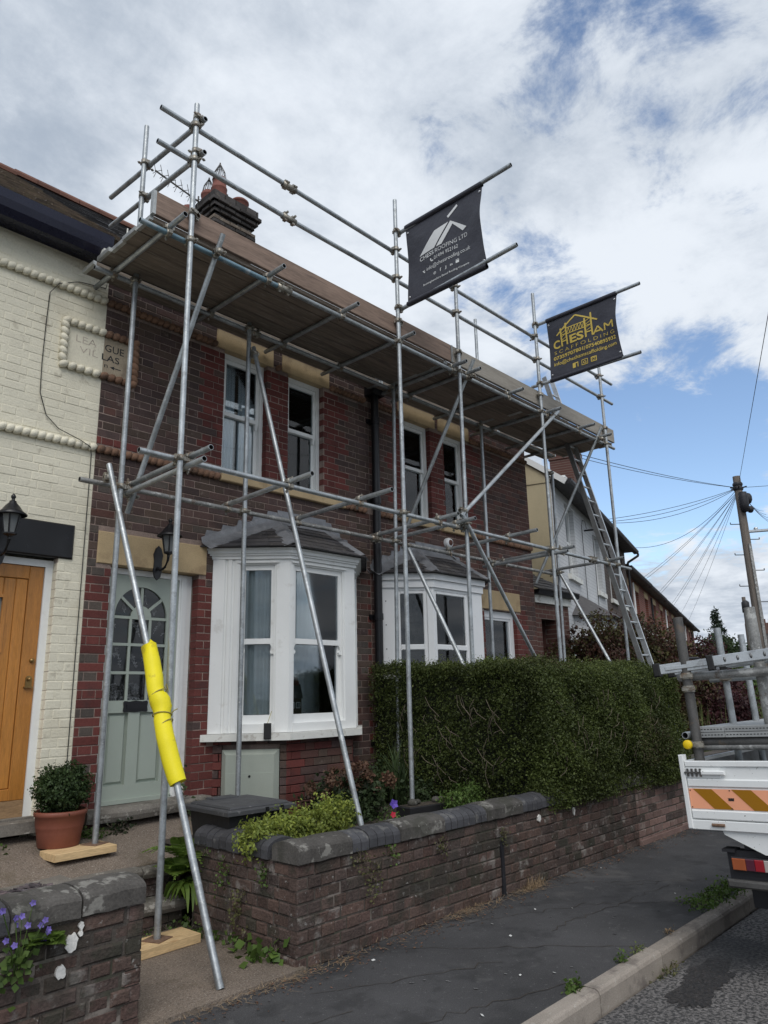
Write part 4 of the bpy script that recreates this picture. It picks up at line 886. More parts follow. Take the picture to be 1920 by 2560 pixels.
# --- right bay: white plastic casements, half hidden by the hedge
BQ = [(6.72, 0), (7.219, -.498), (8.282, -.498), (8.78, 0)]
m2 = MB(); slab_poly(m2, BQ, -.10, 3.02, 3.05); bay2 = m2.build('bay_window', 'upvc', h2)
m2 = MB(); slab_poly(m2, BQ, .02, 3.02, 3.115); slab_poly(m2, BQ, .05, 3.115, 3.195); m2.build('bay_fascia', 'upvc', bay2)
m2 = MB(); slab_poly(m2, BQ, .05, 1.30, 1.36); m2.build('bay_sill', 'upvc', bay2)
for i, (f, Lf) in enumerate(facets(BQ)):
    g0, g1 = ((.284, .577) if i == 0 else ((.087, .70) if i == 1 else (Lf-.577, Lf-.284))); z0, z1, zr = 1.36, 3.02, 2.268
    m2 = MB()
    for a, b in ((0, g0-.05), (g1+.05, Lf)): m2.cbox(f, a, b, z0, z1, -.1, -.004, .003)
    m2.fbox(f, g0-.05, g1+.05, 2.985, z1, -.1, -.012); m2.fbox(f, g0-.05, g1+.05, z0, 1.42, -.1, -.012)
    m2.build('window_post', 'upvc', bay2)
    m2 = MB(); m2.cbox(f, g0-.05, g0, 1.42, 2.985, -.09, -.018, .008); m2.cbox(f, g1, g1+.05, 1.42, 2.985, -.09, -.018, .008); m2.cbox(f, g0, g1, 2.94, 2.985, -.09, -.018, .008); m2.cbox(f, g0, g1, zr-.034, zr+.034, -.09, -.016, .008); m2.cbox(f, g0, g1, 1.42, 1.47, -.09, -.018, .008); m2.build('casement', 'upvc', bay2)
    for lo, hi in ((1.47, zr-.034), (zr+.034, 2.94)): g = MB(); g.fbox(f, g0, g1, lo, hi, -.05, -.044); g.build('pane', glass(), bay2)
    c_ = MB()
    if i == 1: curtain_sheet(c_, f, g0-.05, g1+.05, 1.4, 3.0, -.2, .008, 9)
    if c_.v: c_.build('curtain', 'curtain_grey', bay2)
    if i == 0:
        m2 = MB(); [m2.tube(f(.10, z, -.004), f(.10, z, .001), .008, 8) for z in (1.6, 1.95, 2.25, 2.55, 2.85)]; m2.build('fixings', 'steel_dark', bay2)
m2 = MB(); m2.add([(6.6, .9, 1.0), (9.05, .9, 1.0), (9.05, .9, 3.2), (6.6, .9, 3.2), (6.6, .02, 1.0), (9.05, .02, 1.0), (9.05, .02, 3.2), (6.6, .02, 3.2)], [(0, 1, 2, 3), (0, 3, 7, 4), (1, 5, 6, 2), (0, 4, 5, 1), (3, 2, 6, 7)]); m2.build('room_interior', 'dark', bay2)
bay_roof(bay2, BQ, 3.20, (7.474, 8.22), 3.60, .105)
bay_base(h2, BQ, .05, .3, 1.30, pk2, limit=0)
vt = MB(); vt.lathe([(.0, .075), (.06, .07), (.075, .04), (.075, 0)], (8.19, 0, 3.80), 16, 0, (V(1, 0, 0), V(0, 0, 1), V(0, -1, 0))); vt.lathe([(.0, .09), (.035, .085), (.045, .07)], (8.19, 0, 3.80), 12, 1, (V(1, 0, 0), V(0, 0, 1), V(0, -1, 0))); vt.box(8.175, 8.205, -.04, 0, 3.68, 3.74, 0)
tag(vt.build('security_light', ['upvc', 'brick_rust']), 'small round white light fixed to the brick above the right bay roof', 'light')

# ------------------------------------------------------------------ sage front door
fd = MB()
fd.fbox(FAC, 3.13, 3.20, .80, 2.915, -.22, -.11); fd.fbox(FAC, 3.935, 4.02, .80, 2.915, -.22, -.11); fd.fbox(FAC, 3.20, 3.935, 2.862, 2.915, -.22, -.11)
fd.fbox(FAC, 3.955, 3.975, .80, 2.88, -.11, -.10); fd.fbox(FAC, 4.0, 4.085, .80, 2.915, -.2, -.125); fd.build('door_frame', 'white', h1)
DX = lambda x: x
df = Fr((0, 0, 0)); Wd = -.118; th_ = .045
d = MB(); d.fbox(df, 3.203, 3.932, .80, 2.858, Wd-.06, Wd-.038)           # backing of the leaf, shows as glass backing and panel ground
dr = d.build('door', 'green_door', h1)
d = MB()
d.fbox(df, 3.203, 3.272, .80, 2.858, Wd-.038, Wd); d.fbox(df, 3.814, 3.932, .80, 2.858, Wd-.038, Wd)
d.fbox(df, 3.272, 3.814, .80, .955, Wd-.038, Wd); d.fbox(df, 3.272, 3.814, 1.585, 1.695, Wd-.038, Wd); d.fbox(df, 3.470, 3.584, .955, 1.585, Wd-.038, Wd)
cx, zs, rr = 3.543, 2.470, .271
arc = [(cx+rr*math.cos(a), zs+rr*1.05*math.sin(a)) for a in np.linspace(math.pi, 0, 25)]
for i in range(24):                                                         # spandrel above the arch
    (a0, b0), (a1, b1) = arc[i], arc[i+1]; d.prism(df, [(a0, b0), (a1, b1), (a1, 2.858), (a0, 2.858)], Wd-.038, Wd)
d.build('door_rails', 'green_door', dr)
for a, b in ((3.285, 3.458), (3.596, 3.802)): m2 = MB(); m2.cbox(df, a, b, .970, 1.570, Wd-.038, Wd-.016, .018); m2.build('door_panel', 'green_door', dr)
bars = MB(); bw = .013
for x in (3.440, 3.643): bars.fbox(df, x-bw, x+bw, 1.695, 2.470, Wd-.03, Wd-.004)
for z in (1.945, 2.205, 2.458): bars.fbox(df, 3.272, 3.814, z-bw, z+bw, Wd-.03, Wd-.003)
for a in (40, 90, 140):
    q = R(a); u = V(math.cos(q), 0, math.sin(q)); p0, p1 = V(cx, -Wd*-1, zs), V(cx, 0, zs)
    bars.bar(V(cx, .135, zs)+u*.09, V(cx, .135, zs)+u*rr*1.02, .026, .026, up=(0, -1, 0))
bars.prism(df, [(cx+.105*math.cos(a), zs+.105*math.sin(a)) for a in np.linspace(0, math.pi, 13)], Wd-.03, Wd-.002); bars.build('glazing_bar', 'green_door', dr)
m2 = MB(); m2.lathe([(.011, 0), (.014, .003), (.011, .006)], (cx, -Wd, zs+.07), 12, 0, (V(1, 0, 0), V(0, 0, 1), V(0, -1, 0))); m2.lathe([(.009, 0), (.012, .003), (.009, .006)], (cx, -Wd, zs+.045), 12, 0, (V(1, 0, 0), V(0, 0, 1), V(0, -1, 0))); m2.build('door_number', 'eyelet', dr)
gb = pm('glass_backing', (.075, .078, .080), .8, v=.1, fine=0, bump=0); M['glass_backing'] = gb
cells = [(3.272, 3.427), (3.453, 3.630), (3.656, 3.814)]; rws = [(1.697, 1.932), (1.958, 2.192), (2.218, 2.445)]
def flowers(mb, a, b, c, d, n, dense):
    w = Wd-.030
    def quad(p, q, t): 
        p, q = V(*p), V(*q); s = (q-p).cross(V(0, 1, 0)).normalized()*t/2; mb.add([p-s, q-s, q+s, p+s], [(0, 1, 2, 3)])
    for _ in range(n):
        x, z = random.uniform(a+.02, b-.02), (c if dense else random.uniform(c+.02, d-.08)); pts = [(x, -w, z)]; dx = random.uniform(-.02, .02)
        for i in range(5):
            x += dx+random.uniform(-.008, .008); z += random.uniform(.018, .035)
            if not (a+.01 < x < b-.01 and z < d-.02): break
            quad(pts[-1], (x, -w, z), .006); pts.append((x, -w, z))
            for sg in (-1, 1): quad((x, -w, z), (x+sg*random.uniform(.010, .018), -w, z+random.uniform(.0, .014)), .010)
        if len(pts) > 2:
            r = random.uniform(.010, .018); x, _, z = pts[-1]
            for k in range(6):
                q = k*math.pi/3; quad((x, -w, z), (x+r*math.cos(q), -w, z+r*math.sin(q)), r*.75)
for ri, (c, d_) in enumerate(rws):
    for a, b in cells:
        g = MB(); g.fbox(df, a, b, c, d_, Wd-.022, Wd-.018); p_ = g.build('pane', glass('door_glass', .6, (.8, .8, .8)), dr)
        m2 = MB(); m2.fbox(df, a, b, c, d_, Wd-.0379, Wd-.034, 0); lm = MB(); flowers(lm, a, b, c, d_, (7, 3, 2)[ri], ri == 0)
        m2.build('glass_backing', 'glass_backing', dr); lm.build('lace_flowers', 'lace', dr)
for i, (q0, q1) in enumerate(((2, 38), (42, 88), (92, 138), (142, 178))):
    m2 = MB(); pts = [(cx+.107*math.cos(R(a)), zs+.107*math.sin(R(a))) for a in (q1, (q0+q1)/2, q0)]+[(cx+rr*math.cos(R(a)), zs+rr*1.05*math.sin(R(a))) for a in np.linspace(q0, q1, 7)]
    m2.prism(df, pts[::-1], Wd-.0379, Wd-.034); m2.build('glass_backing', 'glass_backing', dr); g = MB(); g.prism(df, pts[::-1], Wd-.022, Wd-.018); g.build('pane', glass('door_glass'), dr)
    c_ = R((q0+q1)/2); lm = MB(); x, z = cx+.18*math.cos(c_), zs+.18*math.sin(c_); flowers(lm, x-.06, x+.06, z-.06, z+.06, 2, False); lm.build('lace_flowers', 'lace', dr) if lm.v else None
m2 = MB(); pl = [(3.412, 1.60), (3.425, 1.588), (3.47, 1.594), (3.535, 1.586), (3.60, 1.594), (3.645, 1.588), (3.658, 1.60), (3.652, 1.64), (3.658, 1.678), (3.645, 1.690), (3.60, 1.684), (3.535, 1.693), (3.47, 1.684), (3.425, 1.690), (3.412, 1.678), (3.418, 1.64)]
m2.prism(df, pl, Wd, Wd+.010); m2.fbox(df, 3.445, 3.625, 1.615, 1.662, Wd+.010, Wd+.016); m2.build('letter_plate', 'black', dr)
m2 = MB(); m2.fbox(df, 3.205, 3.930, .800, .835, Wd, Wd+.03); m2.build('weather_bar', 'green_door', dr)
m2 = MB(); nosing(3.02, 4.22, -.16, .805, .34, .10)
o = nosing(3.02, 4.22, -.16, .800, .34, .105).build('door_step', 'stone_grey', h1)

# ------------------------------------------------------------------ lanterns
def lantern(x, zb, label):
    t = thing('wall_lantern', label, 'lantern', (x, -.02, zb), 'black coach lanterns beside the doors')
    y = -.21; z0 = zb+.17
    m2 = MB(); m2.prism(Fr((x, 0, zb)), [(-.045, .02), (-.03, -.04), (0, -.07), (.03, -.04), (.045, .02), (.04, .12), (.05, .18), (.03, .24), (0, .27), (-.03, .24), (-.05, .18), (-.04, .12)], .004, .022); m2.path([(x, -.02, zb+.05), (x, -.07, zb+.02), (x, -.15, zb+.04), (x, -.20, zb+.10), (x, y, z0)], [.014, .013, .012, .012, .016], 8); m2.build('bracket', 'black', t)
    m2 = MB(); m2.lathe([(.0, -.05), (.014, -.04), (.012, -.02), (.03, -.01), (.055, .0), (.055, .012), (.0, .012)], (x, y, z0), 6, smooth=False); m2.build('base', 'black', t)
    m2 = MB(); m2.lathe([(.046, .012), (.075, .165)], (x, y, z0), 6, smooth=False); m2.build('lantern_glass', 'lantern_glass', t)
    m2 = MB()
    for k in range(6): q = k*math.pi/3; m2.bar((x+.048*math.cos(q), y+.048*math.sin(q), z0+.012), (x+.078*math.cos(q), y+.078*math.sin(q), z0+.168), .010, .010, up=(1, .01, 0))
    m2.build('cage', 'black', t)
    m2 = MB(); m2.lathe([(.118, .160), (.120, .168), (.085, .195), (.058, .235), (.030, .265), (.026, .28), (.014, .285), (.013, .30), (.020, .312), (.018, .325), (.004, .345)], (x, y, z0), 18); m2.build('roof', 'black', t)
lantern(3.61, 2.885, 'black coach lantern on the brick above the ochre lintel of the green door')
lantern(2.16, 2.86, 'black coach lantern above the oak door, in front of the black lintel')

# thin black cable on the cottage
wc = MB(); wc.path([(2.62, -.012, 5.62), (2.885, -.012, 5.66), (2.90, -.012, 5.78)], .004, 5); wc.path([(2.62, -.012, 5.62), (2.42, -.055, 5.50), (2.36, -.010, 5.40), (2.352, -.01, 5.1), (2.35, -.01, 4.7), (2.36, -.01, 4.4), (2.43, -.012, 4.2), (2.55, -.014, 4.10), (2.74, -.065, 4.02), (2.84, -.05, 3.985), (2.87, -.012, 3.93), (2.872, -.01, 3.7), (2.872, -.01, 2.6), (2.873, -.01, 1.6), (2.874, -.01, .9)], .0042, 5)
tag(wc.build('wall_cable', 'cable'), 'thin black cable looping down the cream wall and along its brick edge', 'cable')

# ------------------------------------------------------------------ chimney with pots
ch_ = MB(); ch_.box(6.43, 7.20, 3.61, 4.25, 8.2, 10.0); chm = ch_.build('chimney', 'mortar', h1)
def ring(z, n, ov, mat, h=.088):
    for k in range(n):
        pass
for i in range(19):
    z = 9.02+i*.083; ov = 0.0
    if z > 10.44: ov = .09
    elif z > 10.35: ov = .135
    elif z > 10.27: ov = .09
    elif z > 10.19: ov = .045
    elif 9.98 < z < 10.10: ov = .06
    x0, x1, y0, y1 = 6.41-ov, 7.22+ov, 3.59-ov, 4.27+ov
    mt_ = 'sooty' if z > 10.18 or random.random() < .15 else 'sooty_b'
    for fr_, Lq in ((Fr((x0, y0, 0)), x1-x0), (Fr((x0, y1, 0), (0, -1, 0), (-1, 0, 0)), y1-y0)):
        nb = max(3, int(Lq/.235)); a = 0; off = .5 if i % 2 else 1
        us = [0]; u = .235*off
        while u < Lq-.04: us.append(u); u += .235
        us.append(Lq)
        for a, b in zip(us, us[1:]):
            m2 = MB(); m2.cbox(fr_, a+.006, b-.006, z, z+.070+(.07 if z > 10.44 else 0), -.11, random.uniform(-.012, .008), .008); m2.build('brick', mt_, chm)
m2 = MB(); m2.box(6.50, 7.16, 3.66, 4.2, 10.0, 10.60); m2.box(6.46, 7.18, 3.63, 4.25, 9.0, 10.2); m2.build('stack_core', 'sooty', chm)
def cpot(x, y, r, h, cage, prof=0):
    m2 = MB(); z = 10.58
    pr = [(r*1.15, 0), (r*1.12, .02), (r*1.05, h*.55), (r*1.10, h*.57), (r*1.10, h*.61), (r*.98, h*.63), (r*.90, h*.95), (r*1.0, h*.96), (r*1.0, h), (r*.82, h), (r*.80, h*.7)] if prof == 0 else [(r*1.05, 0), (r*1.05, h*.75), (r*1.15, h*.78), (r*1.15, h*.88), (r*.95, h*.9), (r*.92, h), (r*.75, h), (r*.7, h*.7)]
    m2.lathe(pr, (x, y, z), 20); p = m2.build('chimney_pot', 'pot_red', chm)
    if cage:
        m2 = MB(); zt = z+h+cage
        for k in range(14):
            q = 2*math.pi*k/14; m2.path([(x+r*math.cos(q), y+r*math.sin(q), z+h-.04), (x+r*.7*math.cos(q), y+r*.7*math.sin(q), z+h+cage*.45), (x, y, zt)], .006, 4)
        m2.path([(x+r*.75*math.cos(q), y+r*.75*math.sin(q), z+h+cage*.40) for q in np.linspace(0, 2*math.pi, 15)], .005, 4); m2.blob((x, y, zt), .015, .015, .02); m2.build('bird_guard', 'steel_dark', chm)
cpot(6.57, 3.74, .135, .52, .36); cpot(6.56, 4.08, .125, .42, .32, 1); cpot(7.03, 3.74, .155, .30, 0, 1); cpot(6.98, 4.08, .12, .30, .3)
m2 = MB(); m2.lathe([(.13, 0), (.13, .30), (.15, .32), (.14, .42), (.12, .43)], (6.33, 4.35, 10.25), 16); m2.build('chimney_pot', 'pot_red', chm)
# television aerial clipped to the stack
ae = thing('tv_aerial', 'spiky grey television aerial sticking out left of the chimney stack', 'aerial', (6.2, 4.0, 10.6))
m2 = MB(); m2.tube((6.33, 4.05, 9.5), (6.33, 4.05, 10.78), .016, 8); m2.build('mast', 'steel_dark', ae)
m2 = MB(); A0, A1 = V(5.36, 3.9, 10.70), V(6.40, 4.05, 10.66); m2.bar(A0, A1, .022, .022); m2.build('boom', 'steel_dark', ae)
for k in range(7):
    c = A0+(A1-A0)*(k+.15)/7; m2 = MB()
    for sg in (-1, 1):
        m2.tube(c+V(.0, .02*sg, .0), c+V(.03, -.03, .0)+V(-.10, sg*.02, sg*.19), .0055, 5); m2.tube(c, c+V(.02, sg*.16, .06*sg), .0055, 5)
    m2.blob(c, .02, .02, .02); m2.build('aerial_element', 'steel_dark', ae)

# pale bracket and loose wire at the end of the navy gutter
m2 = MB(); m2.box(2.70, 2.79, -.315, -.20, 5.835, 5.885); o = m2.build('gutter_bracket', 'white_dirty', ct)
m2 = MB(); m2.path([(2.79, -.30, 5.86), (2.86, -.33, 5.90), (2.89, -.36, 5.99), (2.885, -.38, 6.10), (2.89, -.37, 6.16)], .008, 6); m2.build('loose_wire', 'white_dirty', ct)

# ------------------------------------------------------------------ scaffold
sf = thing('scaffold', 'galvanised tube and board scaffold with guard rails in front of the brick houses', 'scaffold', (6.8, -.9, .5))
YO, YI = -1.40, -.44            # standards: outer row, inner row
TR = .02415
def tubeobj(nm, p0, p1, mat='galv', par=None):
    return MB().pipe(p0, p1, TR).build(nm, [mat, 'tube_in'], par or sf)
# couplers: built once, copied
def coupler_mesh():
    m2 = MB()
    for zc, ax in ((0, 'z'), (1, 'x')):
        c = V(0, 0, 0) if ax == 'z' else V(0, .052, 0); d = Z3 if ax == 'z' else V(1, 0, 0)
        u, w = perp(d); n = 12
        for e in (-.024, .024):
            pass
        m2.lathe([(TR+.001, -.024), (TR+.008, -.024), (TR+.008, .024), (TR+.001, .024)], c, n, 0, (u, w, d))
        s = -1 if ax == 'z' else 1
        b = c+(V(.030, -.012, 0) if ax == 'z' else V(0, .014, .032))
        if ax == 'z': m2.box(.018, .046, -.022, .012, -.016, .016); m2.tube((.034, -.055, 0), (.034, .03, 0), .0065, 6); m2.tube((.034, -.045, 0), (.034, -.030, 0), .013, 6); m2.box(-.044, -.02, -.014, .018, -.018, .018)
        else: m2.box(-.016, .016, .040, .066, .018, .046); m2.tube((0, .02, .036), (0, .105, .036), .0065, 6); m2.tube((0, .082, .036), (0, .096, .036), .013, 6); m2.box(-.018, .018, .036, .07, -.046, -.02)
    m2.box(-.018, .018, .018, .036, -.02, .02)
    return m2.mesh('coupler', 'coupler')
CPL = coupler_mesh()
def slv():
    m2 = MB(); m2.lathe([(TR+.001, -.085), (TR+.009, -.085), (TR+.009, .085), (TR+.001, .085)], (0, 0, 0), 12, 0, (V(0, 1, 0), V(0, 0, 1), V(1, 0, 0)))
    for x in (-.05, .05): m2.box(x-.018, x+.018, -.018, .018, .024, .05); m2.tube((x, -.05, .038), (x, .05, .038), .0065, 6); m2.tube((x, -.048, .038), (x, -.034, .038), .013, 6); m2.box(x-.016, x+.016, -.02, .02, -.045, -.025)
    return m2.mesh('sleeve_coupler', 'coupler')
SLV = slv()
def coup(p, zdir=(0, 0, 1), ydir=(0, 1, 0)):
    """collar round a tube along zdir at p, second collar offset along ydir"""
    z = V(zdir).normalized(); y = V(ydir); y = (y-z*y.dot(z)).normalized(); x = y.cross(z)
    s = random.choice((1, 1, -1)); x, z = x*s, z*s
    inst('coupler', CPL, sf, mat4=Matrix(((x.x, y.x, z.x, p[0]), (x.y, y.y, z.y, p[1]), (x.z, y.z, z.z, p[2]), (0, 0, 0, 1))))
# standards
outer = [(2.978, .098, 6.988, 2.970), (5.684, .50, 7.427, 5.672), (6.766, .50, 6.90, 6.806), (8.720, .50, 7.459, 8.722), (10.716, .50, 6.95, 10.695)]
for x0, z0, z1, x1 in outer: tubeobj('standard', (x0, YO, z0), (x1, YO, z1))
for x0, z0, z1, x1 in ((2.957, .604, 7.361, 2.980), (4.317, .55, 5.66, 4.308), (6.55, .55, 5.66, 6.632), (8.555, .55, 7.357, 8.583), (10.475, .55, 5.30, 10.58)): tubeobj('standard', (x0, YI, z0), (x1, YI, z1))
# ledgers and guard rails (clamped on the house side of the standards)
LO, LI = YO+.05, YI+.05
def along(nm, x0, x1, y, za, zb, mat='galv'): tubeobj(nm, (x0, y, za), (x1, y, zb), mat)
along('guard_rail', 2.643, 6.22, LO, 6.777, 6.755); along('guard_rail', 6.224, 11.22, LO, 6.755, 6.784)
along('guard_rail', 2.63, 4.10, LO, 6.417, 6.388); along('guard_rail', 4.104, 11.17, LO, 6.388, 6.408)
along('ledger', 2.52, 4.05, LO, 5.572, 5.576, 'galv_blue'); along('ledger', 4.054, 11.07, LO, 5.576, 5.585)
along('ledger', 2.64, 9.95, LO, 3.584, 3.577); along('ledger', 9.954, 11.22, LO, 3.577, 3.576)
along('ledger', 2.615, 6.3, LI, 3.552, 3.544, 'galv_old'); along('ledger', 6.304, 10.70, LI, 3.544, 3.535, 'galv_old')
along('ledger', 2.59, 5.85, LI, 5.593, 5.605); along('ledger', 5.854, 10.7, LI, 5.605, 5.616)
for p in ((4.10, LO, 6.388), (4.10, LO, 6.76), (4.05, LO, 5.576), (9.95, LO, 3.577), (4.4, LI, 5.60), (6.3, LI, 3.544)):
    inst('sleeve_coupler', SLV, sf, p, rot=(random.uniform(0, 1), 0, 0))
# transoms
for x, yo, yi in ((2.785, -1.613, .0), (3.85, -1.60, -.05), (4.826, -1.605, -.05), (5.716, -1.60, -.05), (6.71, -1.58, -.06), (7.005, -1.575, -.06), (7.935, -1.60, -.05), (8.915, -1.60, .0), (9.867, -1.63, -.02), (10.474, -1.60, .02)):
    tubeobj('transom', (x, yo, 5.628), (x, yi, 5.634)); coup((x, LO, 5.627), (0, 1, 0), (0, 0, -1)); coup((x, LI, 5.652), (0, 1, 0), (0, 0, -1))
for x, yo, yi, z in ((3.09, -1.66, -.25, 3.63), (3.045, -1.64, -.30, 3.53), (4.145, -1.67, -.30, 3.63), (5.06, -1.80, -.28, 3.63), (6.33, -1.63, -.25, 3.63), (6.65, -1.63, -.22, 3.63), (7.73, -1.78, -.30, 3.628), (9.05, -1.55, -.25, 3.626), (8.755, -1.61, -.22, 3.52), (10.43, -1.62, -.26, 3.626)):
    zi = z-.035 if z > 3.56 else z-.03
    tubeobj('transom', (x, yo, z+.004), (x, yi, zi)); coup((x, LO, z), (0, 1, 0), (0, 0, -1 if z > 3.56 else 1)); coup((x, LI, zi), (0, 1, 0), (0, 0, -1 if z > 3.56 else 1))
# end guard rails
tubeobj('guard_rail', (3.03, .37, 6.985), (3.03, -1.456, 6.836)); tubeobj('guard_rail', (3.03, .32, 6.603), (3.03, -1.468, 6.472))
# braces and rakers
tubeobj('brace', (3.262, -1.455, 5.75), (3.10, -.33, 3.34)); tubeobj('brace', (7.04, -1.455, 5.80), (6.90, -.33, 3.72)); tubeobj('brace', (10.46, -1.455, 5.78), (10.0, -.33, 3.35))
tubeobj('brace', (9.106, -1.452, 5.67), (6.625, -1.452, 3.69))
rk = tubeobj('raker', (2.816, -.50, 3.70), (2.855, -2.336, .03)); tubeobj('raker', (4.335, -.49, 5.36), (4.33, -2.12, .50))
tubeobj('raker', (6.74, -.49, 3.52), (6.675, -2.14, .50)); tubeobj('raker', (6.635, -1.455, 3.72), (8.86, -1.452, 1.1)); tubeobj('raker', (10.45, -.49, 3.58), (10.4, -2.05, .50))
# couplers on every crossing
for (x0, z0, z1, x1) in outer:
    for z in (6.765, 6.40, 5.577, 3.581):
        if z < z1-.03: coup((x0+(x1-x0)*(z-z0)/(z1-z0), YO, z), (0, 0, 1), (0, 1, 0))
for x in (2.97, 4.31, 6.60, 8.57, 10.52):
    coup((x, YI, 3.545), (0, 0, 1), (0, 1, 0))
    coup((x, YI, 5.6 if x < 10 else 5.25), (0, 0, 1), (0, 1, 0))
for z in (6.85, 6.485): coup((2.975, YO, z), (0, 0, 1), (1, 0, 0))
for z in (6.93, 6.55): coup((2.98, YI, z), (0, 0, 1), (1, 0, 0))
for p in ((3.235, -1.45, 5.56), (7.02, -1.45, 5.57), (10.44, -1.45, 5.58), (8.97, -1.45, 5.56), (6.70, -1.45, 3.76), (2.82, -.52, 3.58), (4.335, -.52, 5.28), (6.735, -.52, 3.5), (10.45, -.52, 3.55), (3.13, -.36, 3.5), (6.72, -1.45, 3.62)):
    coup(p, (random.uniform(-.2, .2), -.2, 1), (0, 1, 0))
for (x, z) in ((2.973, 5.85), (5.675, 5.84), (6.79, 5.84), (8.722, 5.84), (10.70, 5.84)): coup((x, YO, z), (0, 0, 1), (1, .3, 0))
# boards: five planks plus an inside board, butted in two lengths with metal banded ends
zb = 5.662
bw = .222
def boardobj(nm, x0, x1, y0, z, mat, par=sf):
    m2 = MB(); j = random.uniform(-.004, .004); m2.cbox(Fr((0, 0, z+j), (1, 0, 0), (0, 0, -1), (0, 1, 0)), x0, x1, y0, y0+bw, -.038, 0, .004)
    o = m2.build(nm, mat, par)
    for a, b in ((x0-.0015, x0+.03), (x1-.03, x1+.0015)): e = MB(); e.box(a, b, y0-.0015, y0+bw+.0015, z+j-.0015, z+j+.0395); e.build('end_band', 'end_band', o)
for k in range(4):
    y0 = -1.303+k*.226
    brk = [2.62+random.uniform(-.03, .03), 6.66+random.uniform(-.02, .02), 8.72+random.uniform(-.3, .3) if k % 2 else 8.9, 11.10+random.uniform(-.03, .03)]
    for a, b in zip(brk, brk[1:]): boardobj('scaffold_board', a, b-.006, y0, zb, 'board_under')
for a, b in ((2.60, 6.5), (6.51, 9.2), (9.21, 10.95)): boardobj('scaffold_board', a, b-.005, -.335, zb, 'board_under')
def toe(x0, x1, mat):
    m2 = MB(); m2.cbox(Fr((0, -1.345, 0)), x0, x1, 5.703, 5.703+.225, -.038, 0, .004); o = m2.build('toe_board', mat, sf)
    e = MB(); e.fbox(Fr((0, -1.345, 0)), x0-.0015, x0+.03, 5.7015, 5.9295, -.0395, .0015); e.build('end_band', 'end_band', o)
toe(2.63, 6.715, 'board'); toe(6.725, 11.13, 'board_grey')
# base plates on the two visible feet
for x, y, z in ((2.978, YO, .098), (2.957, YI, .604)):
    m2 = MB(); q = R(22); m2.fbox(Fr((x, y, z), (math.cos(q), math.sin(q), 0), (0, 0, 1), (-math.sin(q), math.cos(q), 0)), -.075, .075, -.075, .075, -.006, .0); m2.build('base_plate', 'rust', sf)
def plank(x0, x1, y0, y1, z0, z1, q, label):
    cx_, cy = (x0+x1)/2, (y0+y1)/2; m2 = MB(); m2.cbox(Fr((cx_, cy, 0), (math.cos(q), math.sin(q), 0), (0, 0, 1), (-math.sin(q), math.cos(q), 0)), -(x1-x0)/2, (x1-x0)/2, -(y1-y0)/2, (y1-y0)/2, z0, z1, .003)
    tag(m2.build('sole_board', 'pine'), label, 'timber plank', 'new timber sole boards under the scaffold feet')
plank(2.62, 3.25, -1.525, -1.285, .034, .092, .03, 'pale new timber plank on the lower path under the front scaffold foot')
plank(2.57, 3.06, -.60, -.345, .545, .598, .02, 'pale new timber plank on the upper path beside the potted shrub')
# yellow foam sleeve tied on the front raker
fm = thing('foam_sleeve', 'bright yellow foam padding tied round the leaning scaffold tube by the path', 'padding', (2.83, -1.55, 1.6))
def rkp(z): t = (3.70-z)/3.67; return V(2.816+.039*t, -.50-1.836*t, z)
pts, rr = [], []
dn = (rkp(1.1)-rkp(2.1)).normalized()
for i, (z, r) in enumerate(((2.095, .050), (2.09, .058), (1.98, .060), (1.85, .062), (1.78, .060), (1.735, .056), (1.71, .068), (1.68, .074), (1.64, .070), (1.595, .058), (1.56, .060), (1.45, .062), (1.30, .062), (1.18, .060), (1.145, .057))):
    pts.append(rkp(z)+V(.012*math.sin(i), 0, 0)); rr.append(r)
MB().path(pts, rr, 16).build('padding', 'foam', fm)
m2 = MB()
for z, tl in ((1.733, .35), (1.590, -.3), (1.52, .5)):
    c = rkp(z); u, w = perp(dn); ring_ = [c+(u*math.cos(a)+w*math.sin(a))*.064+dn*.05*tl*math.sin(a+1) for a in np.linspace(0, 2*math.pi, 15)]; m2.path(ring_, .0045, 5)
m2.path([rkp(1.735)+V(.06, .0, .0), rkp(1.74)+V(.085, 0, .02), rkp(1.77)+V(.075, 0, .04), rkp(1.75)+V(.055, 0, .03)], .004, 5); m2.path([rkp(1.59)+V(.06, 0, 0), rkp(1.6)+V(.10, 0, .02), rkp(1.6)+V(.12, -.01, .03)], .004, 5)
m2.build('tie_rope', 'rope', fm)
# spare clip sticking out behind the foam
# ladder tied at the far end
ld = thing('ladder', 'long aluminium ladder leaning up through the far right end of the scaffold', 'ladder', (10.55, -2.1, .5))
la, lb = V(10.44, -2.12, .5), V(10.44, -.50, 6.95); lu = (lb-la).normalized()
for dx, sc in ((0, 0), (.31, 0)): m2 = MB(); m2.bar(la+V(dx, 0, 0), lb+V(dx*.86+.02, 0, 0), .028, .075, up=(0, -1, .25)); m2.build('stile', 'alu_dull' if dx == 0 else 'alu', ld)
for k in range(25):
    c = la+lu*(.2+.255*k); m2 = MB(); m2.tube(c+V(.01, 0, 0), c+V(.30-.0016*k, 0, 0), .016, 8); m2.build('rung', 'alu', ld)

